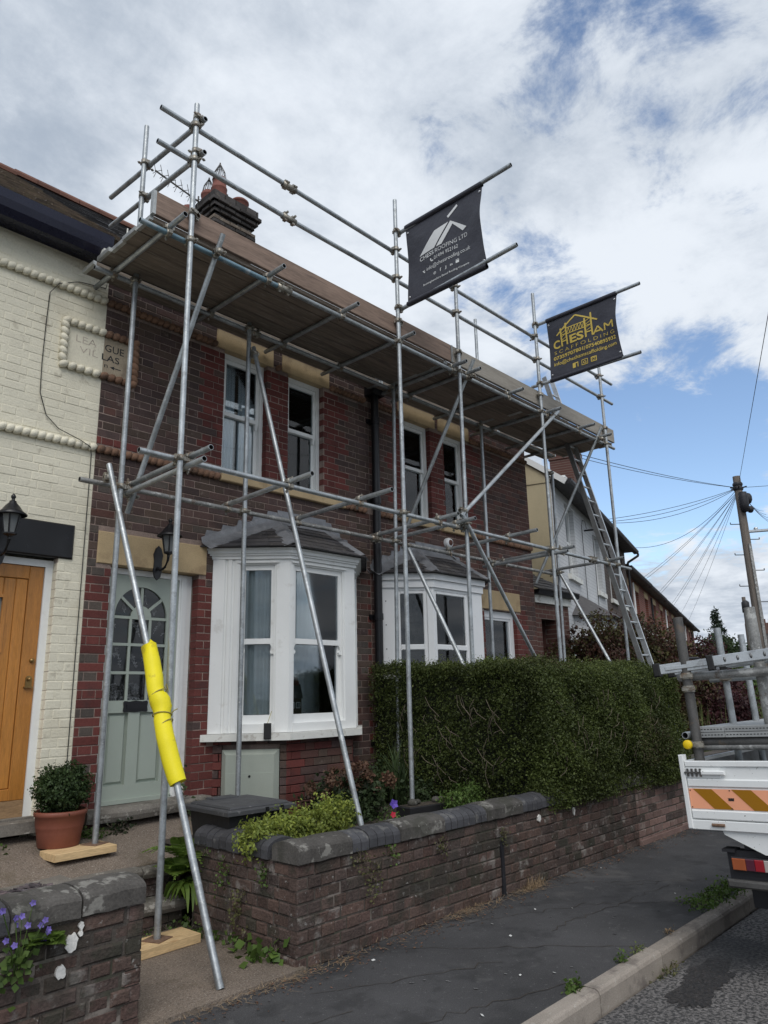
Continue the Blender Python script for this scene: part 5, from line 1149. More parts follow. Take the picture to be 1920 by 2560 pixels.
# ------------------------------------------------------------------ lettering helpers and banners
def text_poly(s, size=1.0, bold=0.0, space=1.0):
    cu = bpy.data.curves.new('lettering', 'FONT'); cu.body = s; cu.size = size; cu.offset = bold; cu.space_character = space; cu.resolution_u = 3
    o = bpy.data.objects.new('lettering', cu); COL.objects.link(o); dg = bpy.context.evaluated_depsgraph_get(); me = bpy.data.meshes.new_from_object(o.evaluated_get(dg))
    bmh = bmesh.new(); bmh.from_mesh(me)
    for _ in range(3 if len(s) < 14 else 0):
        bmesh.ops.triangulate(bmh, faces=bmh.faces[:]); lg = [e for e in bmh.edges if e.calc_length() > .16]
        if lg: bmesh.ops.subdivide_edges(bmh, edges=lg, cuts=1)
    bmesh.ops.triangulate(bmh, faces=bmh.faces[:]); bmh.verts.index_update()
    vs = np.array([v.co[:2] for v in bmh.verts]); fs = [tuple(v.index for v in p.verts) for p in bmh.faces]; bmh.free()
    bpy.data.objects.remove(o); bpy.data.curves.remove(cu); bpy.data.meshes.remove(me); return vs, fs
def put_text(mb, s, f, x0, x1, y, h, bold=0.0, space=1.0, m=0):
    """text on surface function f(a, b), scaled to span x0..x1 with baseline y and cap height h"""
    vs, fs = text_poly(s, 1.0, bold, space); a, b = vs[:, 0].min(), vs[:, 0].max(); sx = (x1-x0)/(b-a); sy = h/.70
    mb.add([f(x0+(x-a)*sx, y+yy*sy) for x, yy in vs], fs, m)
def banner(X, ya, yb, zt, zb_, label, rod):
    """cloth between two tubes; returns thing and surface function (a, b) in metres from its lower left"""
    w, h = abs(yb-ya), zt-zb_
    t = thing('banner', label, 'banner', (X, (ya+yb)/2, (zt+zb_)/2), 'dark company banners on the scaffold')
    def surf(a, b, off=0.0):
        u, v = a/w, b/h
        pull = .035*math.sin(math.pi*v)*(u**3)           # far edge drawn in
        x = X+.020*math.sin(2.2*u+3.1*v)*math.sin(math.pi*v)+.012*math.sin(9*u+2*v)*math.sin(math.pi*v)+.010*math.sin(14*(u-v))*max(0, u-.55)
        return V(x-off, ya-(a-pull*(1 if u > .5 else 0)*(u-.5)*2), zb_+b+(.0))
    m2 = MB(); nu, nv = 36, 36
    P = [surf(w*i/nu, h*j/nv) for j in range(nv+1) for i in range(nu+1)]+[surf(w*i/nu, h*j/nv, -.0015) for j in range(nv+1) for i in range(nu+1)]
    K = (nu+1)*(nv+1)
    m2.add(P, [(j*(nu+1)+i, j*(nu+1)+i+1, (j+1)*(nu+1)+i+1, (j+1)*(nu+1)+i) for j in range(nv) for i in range(nu)]+[(K+j*(nu+1)+i, K+(j+1)*(nu+1)+i, K+(j+1)*(nu+1)+i+1, K+j*(nu+1)+i+1) for j in range(nv) for i in range(nu)], 0, True)
    m2.build('cloth', 'banner', t)
    for z, k in ((zt+.0, 1), (zb_, -1)):
        m2 = MB(); m2.lathe([(.031, 0), (.033, .02), (.032, w/2), (.033, w-.02), (.031, w)], (X, ya, z+.030*k), 14, 0, (V(1, 0, 0), Z3, V(0, -1, 0))); m2.build('pole_pocket', 'banner', t)
    for a, b in ((.03, .05), (w-.03, .05), (.03, h-.05), (w-.03, h-.05)):
        c = surf(a, b, .004); m2 = MB(); m2.lathe([(.007, 0), (.013, .0), (.013, .003), (.007, .003)], c, 12, 0, (V(0, 1, 0), Z3, V(-1, 0, 0))); m2.build('eyelet', 'eyelet', t)
    return t, (lambda a, b: surf(a, b, .0042)), w, h
def bnpoly(mb, f, w, h, pts, m=0):
    """flat printed shape (three or four corners) laid finely on the cloth"""
    q = list(pts) if len(pts) == 4 else list(pts)+[pts[-1]]; n = 10
    g = lambda s, t: tuple((1-s)*(1-t)*q[0][k]+s*(1-t)*q[1][k]+s*t*q[2][k]+(1-s)*t*q[3][k] for k in (0, 1))
    P = [f(g(i/n, j/n)[0]*w, h*(1-g(i/n, j/n)[1])) for j in range(n+1) for i in range(n+1)]
    mb.add(P, [(j*(n+1)+i, j*(n+1)+i+1, (j+1)*(n+1)+i+1, (j+1)*(n+1)+i) for j in range(n) for i in range(n)], m)
def bnline(mb, f, w, h, p, q, t, m=0):
    (u0, v0), (u1, v1) = p, q; a0, b0, a1, b1 = u0*w, h*(1-v0), u1*w, h*(1-v1); d = math.hypot(a1-a0, b1-b0); nx, ny = -(b1-b0)/d*t/2, (a1-a0)/d*t/2
    n = max(1, int(d/.08))
    for i in range(n):
        s, e = i/n, (i+1)/n; mb.add([f(a0+(a1-a0)*k+sx*nx, b0+(b1-b0)*k+sx*ny) for k, sx in ((s, -1), (e, -1), (e, 1), (s, 1))], [(0, 1, 2, 3)], m)
def bnring(mb, f, w, h, c, ra, rb, n=16, m=0):
    a, b = c[0]*w, h*(1-c[1]); P = [f(a+r*math.cos(q), b+r*math.sin(q)) for r in (ra, rb) for q in np.linspace(0, 2*math.pi, n, endpoint=False)]
    mb.add(P, [(i, (i+1) % n, n+(i+1) % n, n+i) for i in range(n)], m)
# banner one: roofing company
XB = 5.735
tubeobj('banner_pole', (XB, -1.33, 7.005), (XB, -2.98, 7.045)); tubeobj('banner_pole', (XB, -1.33, 6.005), (XB, -2.98, 6.098))
coup((5.675, YO, 7.006), (0, 0, 1), (1, 0, 0)); coup((5.675, YO, 6.01), (0, 0, 1), (1, 0, 0))
bt, f, w, h = banner(XB, -1.505, -2.605, 6.992, 6.055, 'dark grey banner with silver roof logo, nearer of the two banners', None)
lm = MB(); m2 = lm
bnpoly(m2, f, w, h, [(.685, .045), (.70, .075), (.575, .165), (.56, .135)]); bnpoly(m2, f, w, h, [(.165, .455), (.395, .235), (.575, .215), (.375, .455)]); bnpoly(m2, f, w, h, [(.40, .455), (.60, .215), (.625, .27), (.475, .455)]); bnpoly(m2, f, w, h, [(.60, .215), (.80, .40), (.745, .425), (.625, .27)])
lm.build('logo', 'print_white', bt); m2 = MB(); put_text(m2, 'CHESS', f, .165*w, .365*w, h*(1-.525), .050, .012); put_text(m2, 'ROOFING LTD', f, .385*w, .80*w, h*(1-.525), .050, -.006)
m2.build('lettering', 'print_white', bt); m2 = MB(); put_text(m2, '01494 952162', f, .365*w, .67*w, h*(1-.605), .044, -.004); m2.build('lettering', 'print_white', bt); m2 = MB(); put_text(m2, 'info@chessroofing.co.uk', f, .255*w, .82*w, h*(1-.70), .048, -.005)
m2.build('lettering', 'print_white', bt); m2 = MB(); put_text(m2, 'Buckinghamshire Based Roofing Company', f, .21*w, .80*w, h*(1-.885), .024, .004)
m2.build('lettering', 'print_white', bt); m2 = MB(); bnline(m2, f, w, h, (.315, .575), (.325, .600), .014); bnline(m2, f, w, h, (.325, .600), (.345, .605), .014); bnring(m2, f, w, h, (.318, .570), .001, .009, 8); bnring(m2, f, w, h, (.345, .603), .001, .009, 8)   # telephone
bnpoly(m2, f, w, h, [(.195, .672), (.213, .690), (.231, .672)]); bnpoly(m2, f, w, h, [(.195, .682), (.213, .700), (.231, .682), (.231, .712), (.195, .712)])                                                  # envelope
bnring(m2, f, w, h, (.365, .785), .014, .018); bnring(m2, f, w, h, (.365, .785), .005, .009); put_text(m2, 'f', f, .435*w, .452*w, h*(1-.80), .038, .02); put_text(m2, 'J', f, .50*w, .517*w, h*(1-.80), .032, .015); put_text(m2, 'in', f, .565*w, .595*w, h*(1-.80), .030, .02); bnpoly(m2, f, w, h, [(.635, .765), (.675, .765), (.675, .80), (.635, .80)]); bnline(m2, f, w, h, (.635, .755), (.675, .755), .005)
stuff(m2.build('icons', 'print_white', bt))
# banner two: scaffolding company
XB = 8.778
tubeobj('banner_pole', (XB, -1.33, 6.958), (XB, -2.99, 6.968)); tubeobj('banner_pole', (XB, -1.24, 6.018), (XB, -2.90, 5.995))
coup((8.722, YO, 6.958), (0, 0, 1), (1, 0, 0)); coup((8.722, YO, 6.018), (0, 0, 1), (1, 0, 0))
bt, f, w, h = banner(XB, -1.56, -2.655, 6.930, 6.045, 'dark banner with gold scaffold logo, farther of the two banners', None)
m2 = MB()
put_text(m2, 'C', f, .065*w, .165*w, h*(1-.50), .115, .03); put_text(m2, 'ES', f, .315*w, .515*w, h*(1-.50), .115, .03); [bnline(m2, f, w, h, p, q, .022) for p, q in (((.645, .50), (.715, .385)), ((.715, .385), (.785, .50)), ((.675, .465), (.755, .465)), ((.815, .50), (.815, .385)), ((.815, .385), (.875, .455)), ((.875, .455), (.935, .385)), ((.935, .385), (.935, .50)))]
for (xa, xb, vt) in ((.195, .275, .13), (.545, .635, .115)):
    for x in (xa, xb): bnline(m2, f, w, h, (x, vt+(0 if x == xb else .06)), (x, .50), .026)
    bnline(m2, f, w, h, (xa, .42), (xb, .42), .018); v0 = .20
    for k in range(4): bnline(m2, f, w, h, (xa, .40-.055*k), (xb, .36-.055*k), .009)
    bnline(m2, f, w, h, (xa, .31), (xb, .31), .012)
bnline(m2, f, w, h, (.13, .285), (.42, .055), .022); bnline(m2, f, w, h, (.42, .055), (.72, .275), .022)
bnline(m2, f, w, h, (.275, .225), (.545, .225), .012); bnline(m2, f, w, h, (.275, .325), (.545, .325), .012)
for k in range(6): x = .285+k*.044; bnline(m2, f, w, h, (x, .325), (x+.030, .225), .009); bnline(m2, f, w, h, (x+.030, .225), (x+.044, .325), .009)
m2.build('logo', 'print_gold', bt); m2 = MB(); put_text(m2, 'SCAFFOLDING', f, .07*w, .945*w, h*(1-.60), .052, -.008, 1.5)
m2.build('lettering', 'print_gold', bt); m2 = MB(); put_text(m2, '07359707801', f, .055*w, .49*w, h*(1-.695), .052, .022); bnline(m2, f, w, h, (.508, .635), (.508, .71), .007); put_text(m2, '07540895932', f, .525*w, .955*w, h*(1-.695), .052, .022)
m2.build('lettering', 'print_gold', bt); m2 = MB(); put_text(m2, 'info@cheshamscaffolding.com', f, .06*w, .95*w, h*(1-.80), .055, .008)
m2.build('lettering', 'print_gold', bt); m2 = MB()
for i, u in enumerate((.365, .495, .62)):
    v0, v1, u0, u1 = .86, .945, u-.04, u+.04
    if i == 1:
        for p, q in (((u0, v0), (u1, v0)), ((u1, v0), (u1, v1)), ((u1, v1), (u0, v1)), ((u0, v1), (u0, v0))): bnline(m2, f, w, h, p, q, .009)
        put_text(m2, 'G', f, (u-.022)*w, (u+.022)*w, h*(1-.93), .045, .02)
    elif i == 0:
        bnpoly(m2, f, w, h, [(u0, v0), (u+.002, v0), (u+.002, v1), (u0, v1)]); bnpoly(m2, f, w, h, [(u+.028, v0), (u1, v0), (u1, v1), (u+.028, v1)]); bnpoly(m2, f, w, h, [(u+.002, v0), (u+.028, v0), (u+.028, v0+.015), (u+.002, v0+.022)])
    else:
        bnpoly(m2, f, w, h, [(u0, v0), (u1, v0), (u1, v0+.018), (u0, v0+.018)]); bnpoly(m2, f, w, h, [(u0, v1-.014), (u1, v1-.014), (u1, v1), (u0, v1)]); bnpoly(m2, f, w, h, [(u0, v0), (u0+.012, v0), (u0+.012, v1), (u0, v1)]); bnpoly(m2, f, w, h, [(u1-.012, v0), (u1, v0), (u1, v1), (u1-.012, v1)]); bnring(m2, f, w, h, (u, (v0+v1)/2), .013, .020)
stuff(m2.build('icons', 'print_gold', bt))
# engraved name stone
m2 = MB(); pf = lambda a, b: V(a, -.0055, b)
put_text(m2, 'LEA', pf, 2.64, 2.84, 5.005, .072, -.012); put_text(m2, 'VIL', pf, 2.68, 2.86, 4.905, .066, -.012); m2.build('lettering', 'cream_dirty', pq)
m2 = MB(); put_text(m2, 'GUE', pf, 2.925, 3.12, 5.005, .072, .004); put_text(m2, 'LAS', pf, 2.90, 3.08, 4.905, .066, .004); put_text(m2, 'n', pf, 2.93, 2.965, 4.835, .045, .0)
m2.prism(FAC, [(2.99, 4.85), (3.03, 4.868), (3.03, 4.854), (3.10, 4.854), (3.10, 4.846), (3.03, 4.846), (3.03, 4.832)], .004, .0055); m2.build('lettering', 'dark', pq)

# ------------------------------------------------------------------ front garden walls
def arcprof(w, h, sh=.5):
    """bullnosed coping section: a across (0..w), b up"""
    n = 9; P = [(0, 0)]
    for i in range(n+1):
        a = math.pi*(1-i/n); P.append((w/2+w/2*math.cos(a)*(1 if True else 1), h*sh+h*(1-sh)*math.sin(a)))
    return P+[(w, 0)]
def coping(parent, start, direction, side, pieces, w=.27, z=.63, h=.125):
    """pieces: (length, kind) laid along direction; side = outward direction of the front face"""
    p = V(start); d = V(direction).normalized(); s = V(side)
    for ln, kind in pieces:
        j = V(0, 0, random.uniform(-.004, .006)); m2 = MB()
        if kind == 'b': pr = [(a, b) for a, b in arcprof(w, h, .45)]; pr = [(-x+.02, y) for x, y in pr][::-1]
        else: pr = [(-x+.025, y*1.04) for x, y in arcprof(w+.01, h, .62)][::-1]
        g = .007 if kind == 'b' else .010
        n = 1 if kind == 'b' else 5
        if kind == 'b': m2.extr(pr, p+Z3*z+j+d*g/2, p+Z3*z+j+d*(ln-g/2), s, Z3, 0)
        else:
            for i in range(n):
                e0, e1 = g/2+(ln-g)*i/n, g/2+(ln-g)*(i+1)/n; m2.extr(pr, p+Z3*(z+.004*math.sin(i*2.3))+d*e0, p+Z3*(z+.004*math.sin(i*2.3+2.3))+d*e1, s, Z3, 0)
        m2.build('coping_brick' if kind == 'b' else 'coping_stone', 'coping' if kind == 'b' else 'coping_stone', parent); p = p+d*ln
fw = thing('garden_wall', 'old mottled low brick wall with bullnosed coping running along the pavement under the hedge', 'wall', (6.5, -2.3, 0))
FWF = Fr((0, -2.42, 0)); RET = Fr((3.372, 0, 0), (0, -1, 0), (-1, 0, 0))
def pfw(u, v, a, b): return ('wall_brick', 'wall_brick_b', 'wall_brick')[random.randrange(3)] if random.random() > .012 else 'wall_red'
brickwall(fw, FWF, lay(3.374, 8.35, -.02, .632, [(5.66, 5.70, 0, .45)], .078, .235, .006, 'english'), pfw, .10, 300, jit=.006, cham=.008)
br2 = lay(8.36, 13.0, -.02, .80, [], .078, .225, .008, 'stretcher')
newer = thing('garden_wall', 'neater pinkish brick length of low wall beside the parked white truck', 'wall', (10, -2.3, 0)); newer.parent = None
brickwall(newer, FWF, br2, lambda u, v, a, b: 'wall_red' if random.random() < .75 else 'wall_brick', .10, 160, jit=.003, cham=.006)
mb = MB(); mb.box(3.38, 8.36, -2.412, -2.20, -.1, .628); mb.build('wall_core', 'wall_mortar', fw); mb = MB(); mb.box(8.36, 13.0, -2.4155, -2.2, -.1, .80); mb.build('wall_core', 'wall_mortar', newer)
mb = MB(); mb.box(5.66, 5.70, -2.432, -2.40, .0, .44); mb.build('iron_strap', 'chassis', fw)
mb = MB(); mb.fbox(FWF, 8.35, 13, -.02, .05, -.05, .03); mb.build('plinth', 'wall_red', newer)
coping(fw, (3.355, -2.42, 0), (1, 0, 0), (0, -1, 0), [(.50, 's')]+[(.084, 'b')]*6+[(.53, 's')]+[(.082, 'b')]*7+[(.56, 's')]+[(.082, 'b')]*8+[(.5, 's')]+[(.082, 'b')]*9+[(.55, 's'), (.5, 's')])
brickwall(fw, RET, lay(1.20, 2.40, -.02, .632, [], .078, .235, .008, 'english', .05), pfw, .10, 120, jit=.006, cham=.008)
mb = MB(); mb.box(3.380, 3.60, -2.21, -1.20, -.1, .628); mb.build('wall_core', 'wall_mortar', fw)
coping(fw, (3.372, -2.13, 0), (0, 1, 0), (-1, 0, 0), [(.082, 'b')]*11)
lw = thing('garden_wall', 'old low brick wall pier with worn stone coping left of the concrete path', 'wall', (1.5, -2.3, 0))
LWF = Fr((0, -2.42, 0))
brickwall(lw, LWF, lay(.35, 2.285, -.06, .632, [], .078, .235, .008, 'english', .06), lambda u, v, a, b: 'wall_brick' if random.random() < .45 else 'wall_brick_b', .10, 200, jit=.008, cham=.011)
LWE = Fr((2.285, -2.42, 0), (0, 1, 0), (1, 0, 0)); brickwall(lw, LWE, lay(.0, .32, -.06, .632, [], .078, .235, .008, 'english'), lambda u, v, a, b: 'wall_brick_b', .09, 0, jit=.006, cham=.010)
mb = MB(); mb.box(.35, 2.277, -2.412, -2.11, -.1, .628); mb.build('wall_core', 'wall_mortar', lw)
coping(lw, (.30, -2.42, 0), (1, 0, 0), (0, -1, 0), [(.30, 's'), (.29, 's'), (.31, 's'), (.31, 's'), (.29, 's'), (.36, 's')][0:0]+[(.34, 'b'), (.33, 'b'), (.30, 'b'), (.30, 'b'), (.35, 's'), (.36, 's')], w=.33)
# white lime patches left on the wall face
def blotch(x, z, rx, rz, par, seed):
    rnd = random.Random(seed); n = 16; P = [(x+rx*math.cos(2*math.pi*i/n)*rnd.uniform(.7, 1.1), z+rz*math.sin(2*math.pi*i/n)*rnd.uniform(.7, 1.1)) for i in range(n)]
    m2 = MB(); m2.prism(LWF, P, -.004, .012); m2.build('lime_patch', 'limewash', par)
blotch(1.885, .515, .035, .05, lw, 1); blotch(1.93, .585, .014, .022, lw, 2); blotch(1.84, .395, .028, .035, lw, 3); blotch(1.93, .55, .012, .015, lw, 4)
blotch(6.30, .545, .03, .035, fw, 5); blotch(6.95, .535, .02, .045, fw, 6)

# ------------------------------------------------------------------ planting
def plant(nm, label, cat, loc, group=None): return thing(nm, label, cat, loc, group)
# hedge: dense trimmed shrub, L-shaped along the boundary and the front wall
hg = thing('hedge', 'large dense dark green hedge overhanging the low brick wall in front of the right house', 'hedge', (8.0, -1.6, .5))
def hedge_pts():
    P, N = [], []
    def face(n, o, u, v, nn):
        a, b = RNG.uniform(0, 1, n), RNG.uniform(0, 1, n); P.append(np.asarray(o)+a[:, None]*np.asarray(u)+b[:, None]*np.asarray(v)); N.append(np.tile(np.asarray(nn, float), (n, 1)))
    face(7500, (6.46, -.12, .62), (0, -2.2, 0), (-.02, 0, 1.38), (-1, 0, .1))          # left face
    face(23500, (6.46, -2.53, .60), (3.30, 0, 0), (0, .10, 1.34), (0, -1, .1))          # front
    face(11000, (6.45, -2.40, 1.97), (3.30, 0, -.06), (0, .75, .03), (0, 0, 1))        # top front arm
    face(5500, (6.45, -1.7, 1.99), (.9, 0, 0), (0, 1.6, .02), (0, 0, 1))               # top side arm
    face(3500, (9.75, -2.48, .62), (0, .7, 0), (-.05, 0, 1.26), (1, 0, .2))               # right end
    face(2500, (6.43, -2.34, .62), (0, -.16, 0), (0, 0, 1.34), (-.7, -.7, .1))
    P, N = np.concatenate(P), np.concatenate(N)
    k = .02*np.sin(P[:, 0]*1.3+2)+.06*np.sin(P[:, 0]*3.1+1)*np.sin(P[:, 2]*4.2+P[:, 1]*2)+.03*np.sin(P[:, 0]*8.3+P[:, 2]*7)*np.sin(P[:, 1]*9+P[:, 2]*5)+.012*np.sin(P[:, 0]*23)*np.sin(P[:, 2]*19)
    edge = np.clip((P[:, 2]-1.75)/.25, 0, 1)*np.clip((-2.2-P[:, 1])/.25, 0, 1)
    P = P+N*(k-.05*edge-np.abs(RNG.normal(0, .045, len(P))))[:, None]; P[:, 2] -= .06*edge
    low = (P[:, 2] < 1.0); P[low, 1] += .05*(1.0-P[low, 2])/.4*(P[low, 1] < -2.2)
    return P, N
HP, HN = hedge_pts()
NB = np.array([(math.sin(x*2.1+z*1.3)*math.sin(z*3.3-x*.9)) for x, y, z in HP])
keep = RNG.uniform(0, 1, len(HP)) < .82+.18*NB
HP, HN = HP[keep], HN[keep]
SP, SD = sprigs(HP, HN*.8+np.array([0, 0, .25]), 5, .065, .010)
brn = np.repeat(np.sin(HP[:, 0]*1.9+.6)*np.sin(HP[:, 2]*2.7+HP[:, 1]*2+.4) > .72, 5) & (RNG.uniform(0, 1, len(SP)) < .35)
tip = (np.tile([0, 0, 0, 0, 1], len(HP)) == 1) & (RNG.uniform(0, 1, len(SP)) < np.clip(.10+.6*(SP[:, 2]-1.75)/.2, .06, .6))
leaves('foliage', SP, .024, 'hedge', hg, N=SD, jitter=1.1, asp=.62, mats=['hedge', 'hedge_tip', 'hedge_dry'], mi=np.where(brn, 2, tip.astype(int)))
mb = MB(); mb.box(6.56, 7.4, -2.0, -.15, .5, 1.88); mb.box(6.58, 9.66, -2.36, -1.85, .64, 1.84); mb.build('shade_core', pm('hedge_shade', (.012, .016, .008), .95, bump=0, fine=.3), hg)  # solid core boxes, near-black colour stands for shade between the leaves
tw = MB()
for i in range(46):                                    # bare twigs showing through, stray shoots on top
    x, z = 6.40, random.uniform(.75, 1.5); y = random.uniform(-2.1, -.6); a = V(x-.01, y, z); b = a+V(random.uniform(-.06, .0), random.uniform(-.16, .16), random.uniform(.05, .25)); tw.path([a, (a+b)/2+V(-.02, .02, 0), b], .003, 4)
for i in range(60):
    x, z = random.uniform(6.6, 9.0), random.uniform(.85, 1.6); a = V(x, -2.49, z); b = a+V(random.uniform(-.14, .14), random.uniform(-.05, .0), random.uniform(.05, .2)); tw.path([a, (a+b)/2+V(0, -.02, 0), b], .0026, 4)
tw.build('twigs', 'twig', hg)
S0 = np.array([(random.uniform(6.45, 9.7), random.uniform(-2.4, -1.75), 1.93) for _ in range(330)]+[(random.uniform(6.42, 7.2), random.uniform(-1.9, -.2), 1.97) for _ in range(130)])
SN = np.tile((0, 0, 1.), (len(S0), 1))+RNG.normal(size=(len(S0), 3))*.25
sp_, sd_ = sprigs(S0, SN, 9, .15, .006); leaves('new_shoots', sp_, .020, 'hedge_tip', hg, N=sd_, jitter=1.0)
# clipped shrub in a pot
pt = thing('plant_pot', 'large terracotta coloured ribbed plant pot standing on the upper path', 'plant pot', (2.745, -.26, .60))
m2 = MB(); px_, py_, pz = 2.745, -.26, .598
m2.lathe([(.0, 0), (.150, 0), (.155, .005), (.168, .10), (.170, .105), (.170, .112), (.173, .118), (.174, .135), (.177, .14), (.180, .155), (.186, .225), (.196, .23), (.200, .245), (.199, .262), (.190, .268), (.182, .262), (.176, .235), (.0, .225)], (px_, py_, pz), 32); m2.build('pot', 'pot', pt)
m2 = MB(); m2.lathe([(.0, .238), (.176, .236)], (px_, py_, pz), 20); m2.build('compost', 'soil', pt)
bx = thing('potted_shrub', 'dark glossy rounded evergreen shrub growing in the terracotta pot', 'shrub', (2.745, -.26, .83))
P, N = blobpts((px_+.0, py_, pz+.415), (.205, .20, .175), 1500, .5, .12, 2); sp_, sd_ = sprigs(P, N+np.array([0, 0, .4]), 6, .05, .006); leaves('foliage', sp_, .026, 'box', bx, N=sd_, jitter=.9)
m2 = MB(); [m2.path([(px_, py_, pz+.23), (px_+random.uniform(-.06, .06), py_+random.uniform(-.06, .06), pz+.32), (px_+random.uniform(-.14, .14), py_+random.uniform(-.14, .14), pz+.44)], .006, 5) for _ in range(9)]; m2.blob((px_, py_, pz+.41), .13, .13, .10); m2.build('stems', pm('shrub_shade', (.012, .016, .008), .95, bump=0), bx)  # stems plus a filler blob, the crown's inner shade put into their colour
# storage box
bn = thing('storage_box', 'black plastic storage box with dark grey lid behind the low garden wall', 'storage box', (3.72, -1.27, .5))
q = R(-3); bf = Fr((3.72, -1.29, 0), (math.cos(q), math.sin(q), 0), (0, 0, 1), (-math.sin(q), math.cos(q), 0))
m2 = MB(); P = [bf(sx*(.235 if z < .6 else .275), sy*(.25 if z < .6 else .29), z) for z in (.50, .855) for sx, sy in ((-1, -1), (1, -1), (1, 1), (-1, 1))]
m2.add(P, [(0, 3, 2, 1), (4, 5, 6, 7), (0, 1, 5, 4), (1, 2, 6, 5), (2, 3, 7, 6), (3, 0, 4, 7)])
for k in range(7): a = -.2+.065*k; m2.prism(Fr(bf(a, -.262, .62), bf.U, -bf.V), [(0, 0), (.012, 0), (.014, .15), (0, .15)], -.02, .006+.0)
m2.build('body', 'bin', bn)
m2 = MB(); m2.cbox(bf, -.315, .315, -.335, .335, .845, .882, .010); m2.cbox(bf, -.27, .27, -.29, .29, .88, .900, .012); m2.cbox(bf, -.12, .12, .20, .32, .898, .912, .008); m2.build('lid', 'bin_lid', bn)
for a in (.02, .16): m2 = MB(); m2.fbox(bf, a, a+.025, -.345, -.33, .83, .88); m2.build('clip', 'black', bn)
# shrubs and flowers in the bed behind the wall
def bush(nm, label, cat, lumps, leaf, mat, ln=.06, k=6, stemmat='twig', n=400, group=None, droop=.2, mats=None, base=None, jit=.9):
    c0 = base or (lumps[0][0][0], lumps[0][0][1], .52); t = thing(nm, label, cat, c0, group); PP, DD = [], []
    for i, (c, r, w) in enumerate(lumps):
        P, N = blobpts(c, r, int(n*w), .35, .25, i*1.7); a, b = sprigs(P, N*.6+np.array([0, 0, .5]), k, ln, .007); PP.append(a); DD.append(b)
    leaves('foliage', np.concatenate(PP), leaf, mat, t, N=np.concatenate(DD), jitter=jit, droop=droop)
    m2 = MB()
    for c, r, w in lumps:
        for _ in range(5): m2.path([c0, ((c0[0]+c[0])/2+random.uniform(-.04, .04), (c0[1]+c[1])/2, (c0[2]+c[2])/2+.02), (c[0]+r[0]*random.uniform(-.6, .6), c[1]+r[1]*random.uniform(-.6, .6), c[2]+r[2]*.5)], [.007, .005, .003], 5)
    m2.build('stems', stemmat, t); return t
bush('golden_shrub', 'low golden yellow leaved shrub spilling over the wall beside the black storage box', 'shrub', [((3.62, -1.92, .72), (.20, .16, .14), 1), ((3.92, -1.95, .73), (.17, .15, .13), 1), ((4.16, -1.92, .76), (.17, .14, .13), 1), ((3.40, -1.93, .72), (.10, .10, .12), .5), ((3.75, -1.9, .66), (.35, .2, .10), 1)], .030, 'lime', .08, 7, n=330, base=(3.8, -1.9, .52))
hy = bush('hydrangea', 'straggly hydrangea with faded brown flower heads in front of the bay', 'shrub', [((5.05, -.95, .74), (.30, .22, .20), 1), ((5.40, -1.0, .70), (.26, .2, .2), 1), ((5.2, -1.05, .62), (.4, .2, .14), 1)], .05, 'dark', .07, 4, n=260, base=(5.2, -.95, .52))
for _ in range(38):
    c = (random.uniform(4.72, 5.75), random.uniform(-1.2, -.85), random.uniform(.76, 1.02)); P, N = blobpts(c, (.05, .05, .035), 45, .6, .1); leaves('flower_head', P, .032, 'hydr', hy, asp=.9)
bush('garden_plant', 'bushy green leaves at the foot of the brick bay behind the hydrangea', 'plant', [((6.12, -.55, .70), (.22, .2, .26), 1), ((6.3, -.9, .62), (.2, .25, .18), 1)], .05, 'dark', .10, 4, n=200, base=(6.15, -.6, .52))
bush('garden_plant', 'bright green ferny plant growing beside the hedge foot', 'plant', [((5.95, -1.75, .68), (.17, .14, .10), 1), ((6.15, -1.72, .70), (.14, .12, .12), 1)], .030, 'green', .07, 6, n=200, base=(6.0, -1.75, .52))
sw = plant('sword_plant', 'tall sword leaved plant between the drainpipe and the hedge', 'plant', (6.2, -.7, .52)); bl = []
for i in range(46):
    m2 = MB(); a = random.uniform(0, 6.28); r = random.uniform(.10, .34); h_ = random.uniform(.35, .72); b0 = V(6.2+random.uniform(-.08, .08), -.75+random.uniform(-.08, .08), .52); s = V(-math.sin(a), math.cos(a), 0)*.011; p1 = b0+V(math.cos(a)*r*.4, math.sin(a)*r*.4, h_*.7); p2 = b0+V(math.cos(a)*r, math.sin(a)*r, h_)
    m2.add([b0-s, b0+s, p1+s, p1-s, p2], [(0, 1, 2, 3), (3, 2, 4)]); m2.build('blade', LF['dark'], sw)
pe = plant('petunia', 'purple petunia flower behind the coping at the foot of the scaffold raker', 'flower', (4.72, -1.98, .5))
def petals(mb, c, r, n, ax, m=0):
    u, w = perp(V(ax)); c = V(c); d = V(ax).normalized()
    for i in range(n):
        a0, a1, am = 2*math.pi*(i-.48)/n, 2*math.pi*(i+.48)/n, 2*math.pi*i/n; e = lambda a, k: c+(u*math.cos(a)+w*math.sin(a))*r*k+d*r*.35*k
        mb.add([c, e(a0, .7), e(am, 1.0), e(a1, .7)], [(0, 1, 2, 3)], m)
m2 = MB(); petals(m2, (4.74, -2.02, .815), .042, 5, (-.4, -1, .3)); m2.build('flower', LF['petunia'], pe); m2 = MB(); petals(m2, (4.72, -2.03, .735), .028, 5, (-.4, -1, .3)); m2.build('flower', LF['redfl'], pe)
P, N = blobpts((4.78, -1.95, .66), (.16, .10, .12), 160, .3, .2); leaves('foliage', P, .035, 'green', pe, N=N)
m2 = MB(); m2.path([(4.74, -1.98, .5), (4.74, -2.0, .7), (4.74, -2.015, .81)], .003, 4); m2.path([(4.72, -1.98, .5), (4.72, -2.02, .73)], .003, 4); m2.build('stems', LF['green'], pe)
